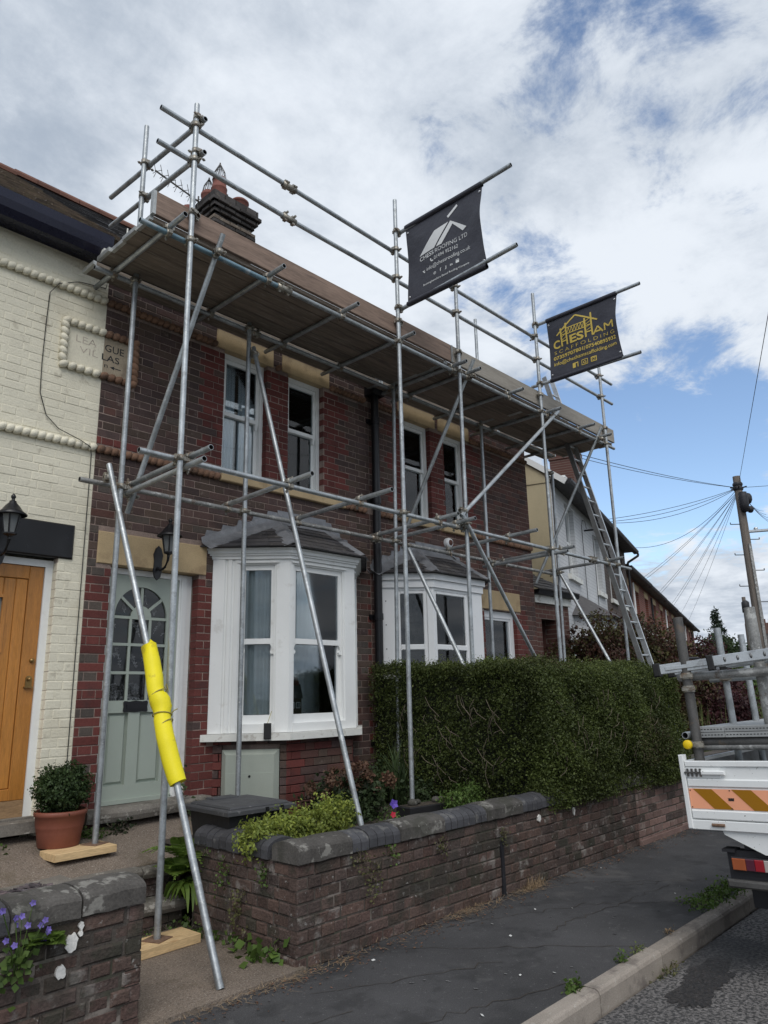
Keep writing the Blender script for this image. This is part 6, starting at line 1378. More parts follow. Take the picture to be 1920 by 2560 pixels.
tr_ = thing('planter_trough', 'long low dark trough edged with pale stones beside the hedge', 'planter', (5.75, -1.55, .5)); q = R(-8); tf = Fr((5.78, -1.52, 0), (math.cos(q), math.sin(q), 0), (0, 0, 1), (-math.sin(q), math.cos(q), 0))
m2 = MB(); m2.cbox(tf, -.32, .32, -.10, .10, .50, .665, .008); m2.build('trough', 'bin', tr_); m2 = MB(); m2.fbox(tf, -.3, .3, -.085, .085, .664, .668); m2.build('soil', 'soil', tr_)
for i, (a, r) in enumerate(((-.2, .045), (-.12, .03), (.1, .04), (.2, .03))):
    m2 = MB(); m2.blob(tf(a, .02*(i % 2), .69), r*1.3, r, r*.8); tag(m2.build('pebble', 'coping_stone'), ('largest pale stone on the dark trough', 'second pale stone from the left on the trough', 'third pale stone from the left on the trough', 'rightmost pale stone on the dark trough')[i], 'stone', 'pale stones on the trough')
# ferns, weeds and wall plants
def fern(label, c, n, ln, group='ferns by the steps', leafm='fern'):
    t = thing('fern', label, 'fern', c, group); P, D = [], []
    for i in range(n):
        st_ = MB(); a = 2*math.pi*i/n+random.uniform(-.3, .3); el = random.uniform(.5, 1.2); pts = []
        for k in range(12):
            s = k/11; pts.append((c[0]+math.cos(a)*ln*s*math.cos(el)*1.0, c[1]+math.sin(a)*ln*s*math.cos(el), c[2]+ln*(s*math.sin(el)-.5*s*s)))
        st_.path(pts[::3]+[pts[-1]], .0022, 4)
        for k in range(1, 12):
            p, pv = np.array(pts[k]), np.array(pts[k-1]); d = p-pv; d /= np.linalg.norm(d)+1e-9; sd_ = np.cross(d, (0, 0, 1)); sd_ /= np.linalg.norm(sd_)+1e-9
            w = .072*math.sin(math.pi*min(1, k/11+.12))+.008
            for sg in (-1, 1):
                for f_ in (.0, .5): st_.add([p+d*.02*f_-d*.006, p+d*.02*f_+d*.006, p+d*(.02*f_+.02)+sd_*sg*w, p+d*(.02*f_+.008)+sd_*sg*w], [(0, 1, 2, 3)])
        st_.build('frond', LF[leafm], t)
    return t
fern('feathery green fern rising behind the return wall beside the steps', (3.33, -1.12, .52), 11, .40); fern('green fern hanging low beside the steps', (3.28, -1.13, .40), 12, .30)
def broad(nm, label, cat, c, n, ln, wd, leafm, group=None, el0=(.2, 1.0), drop=.7, wallN=None):
    t = thing(nm, label, cat, c, group)
    for i in range(n):
        m2 = MB(); a = random.uniform(0, 6.28); el = random.uniform(*el0); L_ = ln*random.uniform(.6, 1.1); W_ = wd*random.uniform(.7, 1.1); P = []
        b = V(c)+V(random.uniform(-1, 1)*ln*.3, random.uniform(-1, 1)*ln*.3, 0)
        for k in range(5):
            s = k/4; p = b+V(math.cos(a)*L_*s*math.cos(el), math.sin(a)*L_*s*math.cos(el), L_*(s*math.sin(el)-drop*s*s)); sd_ = V(-math.sin(a), math.cos(a), 0); w = W_*math.sin(math.pi*min(.95, s*.85+.1)); P += [p-sd_*w/2, p+Z3*(-.12*w), p+sd_*w/2]
        m2.add(P, [f for k in range(4) for f in ((3*k, 3*k+1, 3*k+4, 3*k+3), (3*k+1, 3*k+2, 3*k+5, 3*k+4))], 0, True); m2.build('leaf', LF[leafm], t)
    return t
broad('broad_fern', 'strap leaved hart tongue fern hanging over the lower step by the return wall', 'fern', (3.31, -1.17, .36), 26, .21, .042, 'fern', drop=1.25)
def weedpatch(label, pts, n, leaf, mat, spread, group='small weeds in the joints', nm='weed', N=None, cat='weed'):
    t = thing(nm, label, cat, pts[0], group); C_ = np.repeat(np.array(pts, float), n, 0); P = C_+RNG.normal(size=C_.shape)*np.asarray(spread); leaves('foliage', P, leaf, mat, t, N=None if N is None else np.tile(N, (len(P), 1)), jitter=.9, asp=.8)
    m2 = MB(); [m2.path([p, V(p)+V(random.uniform(-1, 1)*spread[0], random.uniform(-1, 1)*spread[1], spread[2])], .0018, 4) for p in pts for _ in range(4)]; m2.build('stems', 'twig', t); return t
for lb, pts, n, lf_, mt_, spd in (
    ('low green weeds under the green door step, left clump', [(3.02, -.22, .645), (3.10, -.24, .64), (2.98, -.2, .66)], 34, .030, 'green', (.035, .02, .02)),
    ('low green weeds under the green door step, right clump', [(3.22, -.19, .66), (3.34, -.18, .66), (3.28, -.2, .65)], 34, .032, 'dark', (.04, .02, .03)),
    ('leafy weed climbing at the right end of the green door step', [(3.98, -.3, .66), (4.02, -.28, .72), (4.0, -.3, .78), (4.05, -.25, .66)], 16, .05, 'dark', (.035, .03, .03)),
    ('tall leafy weed on the brick jamb beside the green door', [(3.88, -.16, .85), (3.90, -.16, .93), (3.86, -.16, 1.0), (3.9, -.16, 1.05)], 7, .055, 'dark', (.03, .02, .03)),
    ('weeds at the left frame edge below the oak door step', [(2.10, -.25, .60), (2.2, -.22, .62), (2.0, -.3, .60), (2.3, -.2, .62)], 34, .035, 'green', (.05, .04, .03)),
    ('weeds on the ground at the foot of the lower step', [(3.05, -1.2, .06), (3.18, -1.18, .07), (2.92, -1.2, .06)], 26, .03, 'green', (.05, .03, .03)),
    ('round leaved weed at the inner corner of the return wall', [(3.33, -1.25, .10), (3.30, -1.3, .06)], 22, .04, 'green', (.03, .03, .03)),
    ('broad leaved weed at the outer corner of the return wall', [(3.27, -2.1, .06), (3.30, -2.2, .07), (3.33, -2.26, .10), (3.31, -1.95, .06)], 16, .07, 'green', (.035, .04, .035)),
    ('weed seedlings along the foot of the return wall', [(3.32, -1.6, .06), (3.32, -1.8, .06), (3.31, -1.45, .06)], 20, .045, 'green', (.02, .05, .03)),
    ('green weed sprouting in the joint behind the nearest kerb stone', [(4.20, -3.88, .01), (4.24, -3.88, .015), (4.28, -3.885, .01)], 60, .026, 'green', (.025, .012, .02)),
    ('green weed in the second kerb joint', [(4.83, -3.885, .01), (4.87, -3.885, .01)], 40, .022, 'green', (.03, .012, .015)),
    ('grass tuft in the third kerb joint', [(5.07, -3.885, .01), (5.12, -3.885, .01)], 30, .02, 'grass', (.03, .01, .012)),
    ('dry grass behind the kerb further up', [(5.62, -3.885, .01), (5.56, -3.885, .01)], 20, .02, 'straw', (.03, .01, .012)),
    ('grass growing at the kerb foot beside the oil patch', [(5.10, -4.04, -.12), (5.2, -4.05, -.12), (5.3, -4.03, -.12)], 40, .024, 'moss', (.05, .02, .02)),
    ): weedpatch(lb, pts, n, lf_, mt_, spd)
o = weedpatch('large patch of grass and clover behind the kerb near the truck', [(6.35+.09*i, -3.82+.05*math.sin(i*2), .01) for i in range(12)], 150, .024, 'green', (.07, .06, .018), nm='grass_patch', cat='grass')
for lb, pts, n, lf_, mt_ in (
    ('creeping toadflax hanging on the wall face below the first coping bricks', [(3.93, -2.44, .60), (3.97, -2.45, .54), (3.99, -2.45, .47), (4.04, -2.44, .43), (3.9, -2.44, .56), (4.1, -2.45, .50), (4.08, -2.45, .40), (4.03, -2.45, .33)], 22, .020, 'moss'),
    ('small fern clump under the coping of the front wall', [(4.26, -2.44, .58), (4.27, -2.45, .55)], 20, .022, 'green'),
    ('dry toadflax on the wall face right of the first clump', [(4.82, -2.44, .55), (4.86, -2.45, .50), (4.80, -2.44, .52)], 22, .020, 'moss'),
    ('little weed on the wall by the iron strap', [(5.68, -2.44, .50), (5.70, -2.45, .46)], 22, .022, 'moss'),
    ('trailing wall plant on the return wall below the coping bricks', [(3.35, -1.62, .56), (3.34, -1.66, .48), (3.34, -1.60, .42), (3.35, -1.7, .52)], 26, .022, 'green'),
    ('green cushion plant at the top of the return wall near the corner', [(3.35, -2.08, .56), (3.34, -2.10, .53)], 34, .022, 'green'),
    ('long mossy weed hanging down the middle of the return wall', [(3.34, -1.85, .36), (3.33, -1.83, .28), (3.33, -1.80, .20), (3.33, -1.9, .12), (3.34, -1.78, .30)], 30, .022, 'moss'),
    ('small leaves growing from the top of the return wall', [(3.35, -1.36, .56), (3.35, -1.42, .58)], 16, .02, 'green')):
    weedpatch(lb, pts, n, lf_, mt_, (.030, .012, .035), 'plants growing on the walls', 'wall_plant', cat='plant')
# bellflower on the left wall
bf_ = plant('bellflower', 'wild bellflower with violet star flowers growing out of the left garden wall', 'flower', (1.62, -2.44, .42))
P = np.array([(1.60+random.gauss(0, .045), -2.455+random.gauss(0, .012), .49+random.gauss(0, .045)) for _ in range(60)]); leaves('foliage', P, .038, 'green', bf_, asp=.85, N=np.tile((-.3, -1, .5), (60, 1)))
m2 = MB(); fl = MB()
for i in range(15):
    h_ = random.uniform(.10, .30); p0 = V(1.61, -2.44, .44); p2 = V(1.60+random.uniform(-.10, .16), -2.47+random.uniform(-.02, .03), .46+h_); m2.path([p0, (p0+p2)/2+V(0, -.02, .02), p2], .0018, 4); petals(fl, p2, .017, 5, (random.uniform(-.6, .4), -1, random.uniform(-.2, .6)))
m2.build('stems', LF['green'], bf_); fl.build('flower', LF['purple'], bf_)
P = np.array([(1.75+random.gauss(0, .03), -2.45, .55+random.gauss(0, .03)) for _ in range(30)]); fern('small fern beside the bellflower on the left wall', (1.74, -2.44, .55), 7, .11)
# slate chippings
P = RNG.uniform((.4, -2.06, 0), (2.2, -1.25, 0), (2600, 3)); sl = MB()
for x, y, z in P:
    zz = .585-.075*(y+2.1)/1.2+random.uniform(0, .03); a = random.uniform(0, 6.28); l, w = random.uniform(.02, .05), random.uniform(.012, .028); tx, ty = random.uniform(-.35, .35), random.uniform(-.35, .35)
    u = V(math.cos(a), math.sin(a), tx)*l; v = V(-math.sin(a), math.cos(a), ty)*w; c = V(x, y, zz)
    sl.add([c-u-v*.6, c+u*.8-v, c+u+v*.5, c-u*.7+v, c-u-v*.6+Z3*.008, c+u*.8-v+Z3*.008, c+u+v*.5+Z3*.008, c-u*.7+v+Z3*.008], [(4, 5, 6, 7), (0, 1, 5, 4), (1, 2, 6, 5), (2, 3, 7, 6), (3, 0, 4, 7)])
o = sl.build('slate_chippings', 'slate_chip'); stuff(o); o['label'] = 'purple grey slate chippings on the bed behind the left wall'; o['category'] = 'chippings'
# straw, twigs and litter along the wall foot
P = MB()
for i in range(900):
    x = random.choice([random.uniform(2.4, 9.6), random.gauss(5.95, .18), random.gauss(3.2, .35), random.gauss(5.1, .2)]); y = -2.44-abs(random.gauss(0, .07 if x > 3.4 else .05)); 
    if x < 3.4: y -= .03
    a = random.uniform(0, 6.28); l = random.uniform(.02, .09); c = V(x, y, .006+random.uniform(0, .02)); d = V(math.cos(a), math.sin(a), random.uniform(-.15, .25))*l; s = V(-math.sin(a), math.cos(a), 0)*.0018
    P.add([c-s, c+s, c+d+s*.4, c+d-s*.4], [(0, 1, 2, 3)])
o = P.build('dry_grass_litter', 'straw'); stuff(o); o['label'] = 'dry straw and twigs scattered along the foot of the walls'; o['category'] = 'litter'
o = leaves('dead_leaves', np.array([(random.uniform(2.3, 9.8), -2.45-abs(random.gauss(0, .12)), .008) for _ in range(900)]), .022, 'hydr', N=np.tile((0, 0, 1.), (900, 1)), jitter=.4); stuff(o); o['label'] = 'dead brown leaf crumbs along the wall foot'; o['category'] = 'leaf litter'
P = MB()
for _ in range(34):
    x, y = random.uniform(3.6, 7.5), random.uniform(-3.8, -2.55); a = random.uniform(0, 3); u, v = V(math.cos(a), math.sin(a), 0)*random.uniform(.006, .016), V(-math.sin(a), math.cos(a), .3)*random.uniform(.004, .009); c = V(x, y, .006); P.add([c-u-v, c+u-v, c+u+v, c-u+v], [(0, 1, 2, 3)])
o = P.build('litter_scraps', 'paper'); stuff(o); o['label'] = 'tiny pale scraps of litter scattered over the pavement'; o['category'] = 'litter'
tuft = thing('straw_tuft', 'clump of dry straw at the wall foot beyond the iron strap', 'dry grass', (6.1, -2.5, 0)); m2 = MB()
for i in range(170):
    b0 = V(random.gauss(6.08, .09), -2.47+random.gauss(0, .03), 0); a = random.uniform(0, 6.28); e = b0+V(math.cos(a)*.09, math.sin(a)*.06, random.uniform(.02, .13)); s = V(-math.sin(a), math.cos(a), 0)*.0018; m2.add([b0-s, b0+s, e], [(0, 1, 2)])
m2.build('straws', 'straw', tuft)

# ------------------------------------------------------------------ the rest of the street
P0 = Vector((12.2, .54, 0)); SF = Fr(P0, EX, EN)
def brickmat(name, c1, c2, mort, sc=1.0, rough=.9):
    m = bpy.data.materials.new(name); m.use_nodes = True; t = m.node_tree; b = t.nodes['Principled BSDF']; K = t.links.new
    g = t.nodes.new('ShaderNodeNewGeometry'); d = t.nodes.new('ShaderNodeVectorMath'); d.operation = 'DOT_PRODUCT'; K(g.outputs['Position'], d.inputs[0]); d.inputs[1].default_value = EX
    s = t.nodes.new('ShaderNodeSeparateXYZ'); K(g.outputs['Position'], s.inputs[0]); c = t.nodes.new('ShaderNodeCombineXYZ'); K(d.outputs['Value'], c.inputs[0]); K(s.outputs[2], c.inputs[1])
    br = t.nodes.new('ShaderNodeTexBrick'); K(c.outputs[0], br.inputs['Vector']); br.inputs['Color1'].default_value = (*c1, 1); br.inputs['Color2'].default_value = (*c2, 1); br.inputs['Mortar'].default_value = (*mort, 1)
    br.inputs['Scale'].default_value = sc; br.inputs['Mortar Size'].default_value = .008; br.inputs['Brick Width'].default_value = .235; br.inputs['Row Height'].default_value = .078
    n = t.nodes.new('ShaderNodeTexNoise'); n.inputs['Scale'].default_value = .7; n.inputs['Detail'].default_value = 6; K(g.outputs['Position'], n.inputs['Vector'])
    mx_ = t.nodes.new('ShaderNodeMix'); mx_.data_type = 'RGBA'; mx_.blend_type = 'MULTIPLY'; mx_.inputs[0].default_value = .5; K(br.outputs['Color'], mx_.inputs[6]); K(n.outputs[0], mx_.inputs[7]); K(mx_.outputs[2], b.inputs['Base Color']); b.inputs['Roughness'].default_value = rough
    bp = t.nodes.new('ShaderNodeBump'); bp.inputs['Strength'].default_value = .5; bp.inputs['Distance'].default_value = .01; bp.invert = True; K(br.outputs['Fac'], bp.inputs['Height']); K(bp.outputs[0], b.inputs['Normal']); M[name] = m
brickmat('far_red_brick', (.30, .085, .055), (.24, .075, .05), (.30, .22, .18)); brickmat('far_brown_brick', (.105, .070, .058), (.085, .062, .055), (.16, .13, .11)); brickmat('far_white_brick', (.78, .79, .80), (.74, .755, .77), (.62, .63, .65)); brickmat('porch_brick', (.15, .062, .046), (.12, .052, .042), (.22, .17, .14))
def farwin(par, fr, u0, u1, v0, v1, sill=True, lint=None, mat='white', reveal=.10):
    f = MB(); w = -reveal; fw = .06
    f.fbox(fr, u0, u0+fw, v0, v1, w-.08, w); f.fbox(fr, u1-fw, u1, v0, v1, w-.08, w); f.fbox(fr, u0+fw, u1-fw, v1-fw, v1, w-.08, w); f.fbox(fr, u0+fw, u1-fw, v0, v0+fw, w-.08, w); f.fbox(fr, u0+fw, u1-fw, (v0+v1)/2-.03, (v0+v1)/2+.03, w-.06, w-.01)
    win = f.build('window', mat, par); g = MB(); g.fbox(fr, u0+fw, u1-fw, v0+fw, v1-fw, w-.05, w-.045); g.build('pane', glass(), win); interior(win, fr, u0, u1, v0, v1, w-.081, w-.6)
    if sill: m2 = MB(); m2.fbox(fr, u0-.12, u1+.12, v0-.11, v0-.005, -.1, .07); m2.build('sill', 'white_dirty', win)
    if lint: m2 = MB(); m2.fbox(fr, u0-.12, u1+.12, v1+.004, v1+.24, -.1, .012); m2.build('lintel', lint, win)
def farhouse(nm, label, fr, L_, zt, mat, wins, pitch, depth, roofmat, over=.3, sidemat=None, group=None, wmat='white', lint=None, ridge='ridge'):
    t = thing(nm, label, 'house', tuple(fr(L_/2, 0)), group)
    backing(t, fr, 0, L_, 0, zt, wins, -.25, 0, mat)
    for w_ in wins: farwin(t, fr, *w_, lint=lint, mat=wmat)
    ridge_z = zt+(depth/2)*math.tan(pitch)
    s = MB()
    for u in (-.004, L_+.004): P = [fr(u, 0, -.002), fr(u, 0, -depth), fr(u, zt, -depth), fr(u, ridge_z, -depth/2), fr(u, zt, -.002)]; s.add(P, [(0, 1, 2, 3, 4)] if u > 0 else [(4, 3, 2, 1, 0)])
    s.add([fr(0, 0, -depth), fr(L_, 0, -depth), fr(L_, zt, -depth), fr(0, zt, -depth)], [(3, 2, 1, 0)]); s.build('side_wall', sidemat or mat, t)
    rfr = Fr(fr(0, 0, 0), fr.U, Z3, -fr.N)       # x along street, y into the house, z up
    k = over*math.tan(pitch); roofing(t, -.02, L_+.02, -over, zt-k+.10, depth/2, ridge_z+.10, roofmat, row=.24, wid=.3, fr=rfr, ridge=ridge)
    g = MB(); g.extr([(over-.02, 0), (over+.09, .0), (over+.12, .05), (over+.12, .09), (over-.02, .09)], fr(-.02, zt-k+.03), fr(L_+.02, zt-k+.03), fr.N, Z3); g.build('gutter', 'chassis', t)
    m2 = MB(); m2.fbox(fr, 0, L_, zt-.06, zt-.02, 0, over); m2.build('soffit', 'white' if 'white' in mat else 'far_brown_brick', t)
    return t, ridge_z
W_ = [(1.10, 1.95, 3.98, 5.48), (4.10, 4.80, 3.98, 5.36)]
wh, rz = farhouse('white_house', 'white painted brick house with cream rendered gable beyond the brick pair', SF, 5.2, 5.76, 'far_white_brick', W_, R(36), 7.0, 'slate', sidemat='far_cream')
m2 = MB()
for sg in (0, 1):
    a, b = (SF(-.03, 5.60, .32), SF(-.03, rz+.12, -3.5)) if not sg else (SF(-.03, rz+.12, -3.5), SF(-.03, 5.6, -7.3)); m2.bar(a, b, .05, .11, up=Z3)
m2.build('bargeboard', 'white', wh)
# white house's bay
WB = [SF(1.2, 0), SF(1.75, 0, .55), SF(3.0, 0, .55), SF(3.55, 0)]
bw_ = MB()
def poly_slab(mb, P, z0, z1):
    n = len(P); mb.add([V(p.x, p.y, z) for z in (z0, z1) for p in P], [tuple(range(n-1, -1, -1)), tuple(range(n, 2*n))]+[(i, (i+1) % n, n+(i+1) % n, n+i) for i in range(n)])
poly_slab(bw_, WB, .4, 1.4); poly_slab(bw_, WB, 2.75, 3.15); bwo = bw_.build('bay_window', 'far_white_brick', wh)
for i in range(3):
    u = (WB[i+1]-WB[i]).normalized(); f = Fr(WB[i], u, (u.y, -u.x, 0)); Lf = (WB[i+1]-WB[i]).length; m2 = MB(); m2.fbox(f, 0, .12, 1.4, 2.75, -.1, 0); m2.fbox(f, Lf-.12, Lf, 1.4, 2.75, -.1, 0); m2.fbox(f, .12, Lf-.12, 2.1, 2.16, -.08, -.02); m2.build('window_post', 'white', bwo); g = MB(); g.fbox(f, .12, Lf-.12, 1.4, 2.75, -.06, -.055); g.build('pane', glass(), bwo)
m2 = MB(); E2 = [SF(1.0, 3.15), SF(1.67, 3.15, .72), SF(3.08, 3.15, .72), SF(3.75, 3.15)]; T2 = [SF(2.0, 3.65), SF(2.8, 3.65)]; m2.add(E2+T2, [(0, 1, 4), (1, 2, 5, 4), (2, 3, 5), (3, 2, 1, 0)]); m2.build('bay_roof', 'slate', bwo)
m2 = MB(); [m2.tube(SF(u, 3.3, .03), SF(u, 5.3, .03), .008, 6) for u in (2.62, 3.86)]; m2.path([SF(2.62, 5.3, .03), SF(2.7, 5.42, .04), SF(3.0, 5.46, .04), SF(3.1, 5.3, .04)], .006, 5); m2.build('wall_cables', 'cable', wh)
m2 = MB(); m2.tube(SF(3.05, 5.25, 0), SF(3.05, 5.25, .25), .02, 8); m2.tube(SF(3.05, 5.25, .25), SF(3.05, 5.45, .3), .015, 6); m2.bar(SF(2.85, 5.42, .3), SF(3.3, 5.42, .3), .015, .015); m2.build('aerial_bracket', 'chassis', wh)
bh, _ = farhouse('brown_house', 'dark brown brick house joined to the right side of the white one', Fr(SF(5.2, 0), EX, EN), 3.75, 5.80, 'far_brown_brick', [(.7, 1.45, 3.98, 5.4), (2.4, 3.1, 3.98, 5.4)], R(36), 7.0, 'slate')
m2 = MB(); m2.tube(SF(8.9, 5.55, .40), SF(8.78, 5.35, .10), .035, 8); m2.tube(SF(8.9, 5.55, .40), SF(8.9, 5.62, .40), .035, 8); m2.tube(SF(8.78, 5.35, .10), SF(8.78, .5, .10), .035, 8); m2.build('downpipe', 'chassis', bh)
m2 = MB(); f2 = SF
for a, b in ((7.75, 8.95),): m2.fbox(SF, a, b, 6.3, 8.75, -1.75, -1.05); m2.fbox(SF, a-.06, b+.06, 8.75, 8.98, -1.81, -.99); m2.fbox(SF, a-.03, b+.03, 8.55, 8.65, -1.78, -1.02)
cm_ = m2.build('chimney', 'porch_brick', bh); m2 = MB(); [m2.lathe([(.11, 0), (.10, .3), (.12, .32), (.12, .38)], SF(8.1+.5*i, 8.97, -1.4), 10) for i in range(2)]; m2.build('chimney_pot', 'pot_red', cm_)
RF = Fr(SF(9.25, 0, -.25), EX, EN)
words = ('first', 'second', 'third', 'fourth', 'fifth', 'sixth')
for i in range(6):
    f = Fr(RF(4.75*i, 0), EX, EN); zt = 5.42-.02*i
    t, rz_ = farhouse('red_house', f'{words[i]} red brick terraced house from the dark brown house in the receding row', f, 4.75, zt, 'far_red_brick', [(.75, 1.55, 3.75, 4.95), (3.1, 3.9, 3.75, 4.95)], R(36), 7.2, 'slate', group='red brick terraced houses down the street', over=.28, lint='stone_ochre')
    m2 = MB(); m2.fbox(f, 4.3, 5.1, rz_-.5, rz_+.9, -3.9, -3.2); m2.build('chimney', 'porch_brick', t)
    m2 = MB(); m2.tube(f(2.3, .5, .06), f(2.3, zt-.3, .06), .04, 8); m2.build('downpipe', 'chassis' if i % 2 else 'white', t)
dish = MB(); dish.lathe([(.0, .0), (.15, .03), (.28, .10), (.30, .13)], RF(3.2, 3.4, .12), 14, 0, (EX, Z3, EN)); dish.tube(RF(3.2, 3.4, 0), RF(3.2, 3.4, .12), .02, 6); tag(dish.build('satellite_dish', 'upvc'), 'pale round satellite dish on the nearest red brick house', 'satellite dish')
m2 = MB(); m2.tube(SF(9.35, 6.9, -2.0), SF(9.35, 8.1, -2.0), .02, 6); [m2.tube(SF(9.05, 7.6+.15*i, -2), SF(9.65, 7.6+.15*i, -2), .012, 5) for i in range(3)]; tag(m2.build('tv_aerial', 'steel_dark'), 'little television aerial on the roof behind the brown house', 'aerial')
# entrance porch beside the right brick house
po = thing('porch', 'brick entrance porch with slate lean-to roof and white fascia right of the brick house', 'porch', (11.1, .2, .5)); PF = Fr((0, .12, 0))
backing(po, PF, 10.475, 11.76, 0, 3.28, [(10.83, 11.30, .3, 2.88)], -.22, 0, 'porch_brick')
m2 = MB(); m2.fbox(PF, 10.86, 11.28, .5, 2.86, -.5, -.45); m2.build('door', 'chassis', po); m2 = MB(); m2.fbox(PF, 10.80, 10.829, .3, 2.88, -.7, -.221); m2.fbox(PF, 11.301, 11.33, .3, 2.88, -.7, -.221); m2.fbox(PF, 10.80, 11.33, 2.881, 2.91, -.7, -.221); m2.build('lining', 'brick_rust', po)
m2 = MB(); m2.fbox(PF, 10.60, 11.80, 3.14, 3.27, .004, .05); m2.build('fascia', 'white_dirty', po)
m2 = MB(); m2.extr([(.05, 3.27), (.15, 3.27), (.18, 3.34), (.05, 3.35)], V(10.55, .12, 0), V(11.9, .12, 0), V(0, -1, 0)); m2.build('gutter', 'chassis', po)
roofing(po, 10.50, 11.86, -.06, 3.34, 1.9, 4.35, 'slate', row=.2, wid=.25, name='roof')
m2 = MB(); m2.box(11.6, 11.76, .35, 3.8, 0, 3.28); m2.build('side_wall', 'porch_brick', po)

# far end of the street
for i, (c, w_, d_, zt, rzz, mt_) in enumerate((((70, 20.0), 9, 8, 3.1, 4.6, 'far_brown_brick'), ((78, 15.4), 9, 8, 4.6, 6.9, 'far_red_brick'), ((74, 8.0), 9, 8, 5.0, 7.8, 'far_white_brick'))):
    q = R(16.6+20); f = Fr((c[0], c[1], 0), (math.sin(q), -math.cos(q), 0), (-math.cos(q), -math.sin(q), 0))
    farhouse('far_house', ('low pale roofed house behind the conifer at the far end', 'brick house with chimneys at the far right end of the street', 'pale house at the far right edge of the street')[i], f, w_, zt, mt_, [(1.5, 2.6, zt-1.9, zt-.7), (5.5, 6.6, zt-1.9, zt-.7)], math.atan((rzz-zt)/(d_/2)), d_, 'slate' if i else 'far_cream', over=.3)
    if i == 1:
        for u in (1.0, 6.5): m2 = MB(); m2.fbox(f, u, u+1.0, rzz-.3, rzz+1.1, -4.4, -3.7); [m2.tube(f(u+.25+.5*k, rzz+1.1, -4), f(u+.25+.5*k, rzz+1.5, -4), .12, 8) for k in range(2)]; o = m2.build('chimney_stack', 'porch_brick'); tag(o, ('left' if u < 2 else 'right')+' chimney stack on the far brick house at the street end', 'chimney')
# conifer
cf = thing('conifer_tree', 'tall dark pointed conifer standing beyond the red terrace', 'tree', (54.5, 12.2, 0)); m2 = MB(); m2.tube((54.5, 12.2, 0), (54.5, 12.2, 6.8), .22, 8, r2=.03); m2.build('trunk', 'bark', cf)
PP, DD = [], []
for i in range(120):
    z = 1.2+5.9*(i/120)**.9; r = max(.10, 2.5*(1-(z-.8)/6.4))*random.uniform(.65, 1.12); a = random.uniform(0, 6.28)
    n = int(46*r)+14; s = RNG.uniform(.12, 1, n)[:, None]; d = np.array((math.cos(a), math.sin(a), -.28)); P = np.array((54.5, 12.2, z))+d*s*r+np.array((0, 0, .12))*s**2*r+RNG.normal(size=(n, 3))*np.array((.09, .09, .07)); PP.append(P); DD.append(np.tile(d, (n, 1)))
leaves('crown', np.concatenate(PP), .22, 'conifer', cf, N=np.concatenate(DD)*.4+np.array((0, 0, .5)), asp=.35, droop=.5)
def tree(nm, label, cat, base, lumps, leaf, mats, n, ln=.12, k=6, group=None, trunk=.05, stem='bark', mixp=.35, droop=.1):
    t = thing(nm, label, cat, base, group); PP, DD = [], []
    for i, (c, r, w) in enumerate(lumps):
        P, N = blobpts(c, r, int(n*w), .4, .32, i*2.3+base[0]); a, b = sprigs(P, N*.7+np.array((0, 0, .2)), k, ln, ln*.12); PP.append(a); DD.append(b)
    P = np.concatenate(PP); cl = np.sin(P[:, 0]*2.9)*np.sin(P[:, 1]*3.3+1)*np.sin(P[:, 2]*3.7)+.3*RNG.normal(size=len(P))
    leaves('crown', P, leaf, mats[0], t, N=np.concatenate(DD), jitter=.9, mats=mats, mi=(cl > mixp).astype(int), droop=droop)
    m2 = MB()
    for c, r, w in lumps:
        m2.path([base, ((base[0]+c[0])/2, (base[1]+c[1])/2, (base[2]+c[2])/2), c], [trunk, trunk*.7, trunk*.35], 6)
        for _ in range(8): d = RNG.normal(size=3); d /= np.linalg.norm(d); m2.path([c, (c[0]+d[0]*r[0]*.5, c[1]+d[1]*r[1]*.5, c[2]+d[2]*r[2]*.5), (c[0]+d[0]*r[0]*1.02, c[1]+d[1]*r[1]*1.02, c[2]+d[2]*r[2]*1.02+.05)], [trunk*.3, trunk*.2, trunk*.1], 4)
    m2.build('trunk', stem, t); return t
tree('shrub', 'bushy copper and olive leaved shrub beyond the hedge in front of the white house', 'shrub', (12.3, -.6, .4), [((11.9, -.35, 2.15), (.75, .7, .75), 1.2), ((12.7, -.55, 2.05), (.8, .7, .85), 1.2), ((12.2, -.9, 1.4), (.9, .6, .7), 1)], .065, ['redleaf', 'olive'], 1500, group='shrubs beyond the hedge', mixp=.05)
tree('shrub', 'dense reddish green shrub in the middle of the row beyond the hedge', 'shrub', (13.4, -1.0, .4), [((13.3, -.8, 2.05), (.75, .6, .75), 1.1), ((13.6, -1.1, 1.5), (.8, .6, .7), 1)], .065, ['redleaf', 'olive'], 1500, group='shrubs beyond the hedge', mixp=.12)
tree('shrub', 'dark maroon leaved shrub behind the truck rack posts', 'shrub', (14.4, -1.1, .4), [((14.1, -1.2, 1.75), (.8, .6, .75), 1.2), ((14.9, -1.2, 1.35), (.8, .5, .65), 1), ((13.7, -1.75, 1.1), (.6, .4, .5), .8)], .065, ['maroon', 'redleaf'], 1500, group='shrubs beyond the hedge', mixp=.3)
tree('climber', 'leafy green climber on a trellis against the dark brown house', 'plant', tuple(SF(6.6, .4, .2)), [(tuple(SF(6.6, 2.6, .25)), (.4, .3, .8), 1), (tuple(SF(7.3, 2.3, .3)), (.4, .3, .9), 1), (tuple(SF(8.2, 3.0, .3)), (.3, .25, .7), .6)], .07, ['dark', 'green'], 420, mixp=.6)
m2 = MB()
for i in range(9): m2.fbox(SF, 5.7+.13*i, 5.72+.13*i, .6, 3.3, .02, .035); m2.fbox(SF, 5.7, 6.8, .8+.28*i, .82+.28*i, .036, .05)
tag(m2.build('trellis', 'steel_dark'), 'dark square trellis on the wall of the brown house', 'trellis')
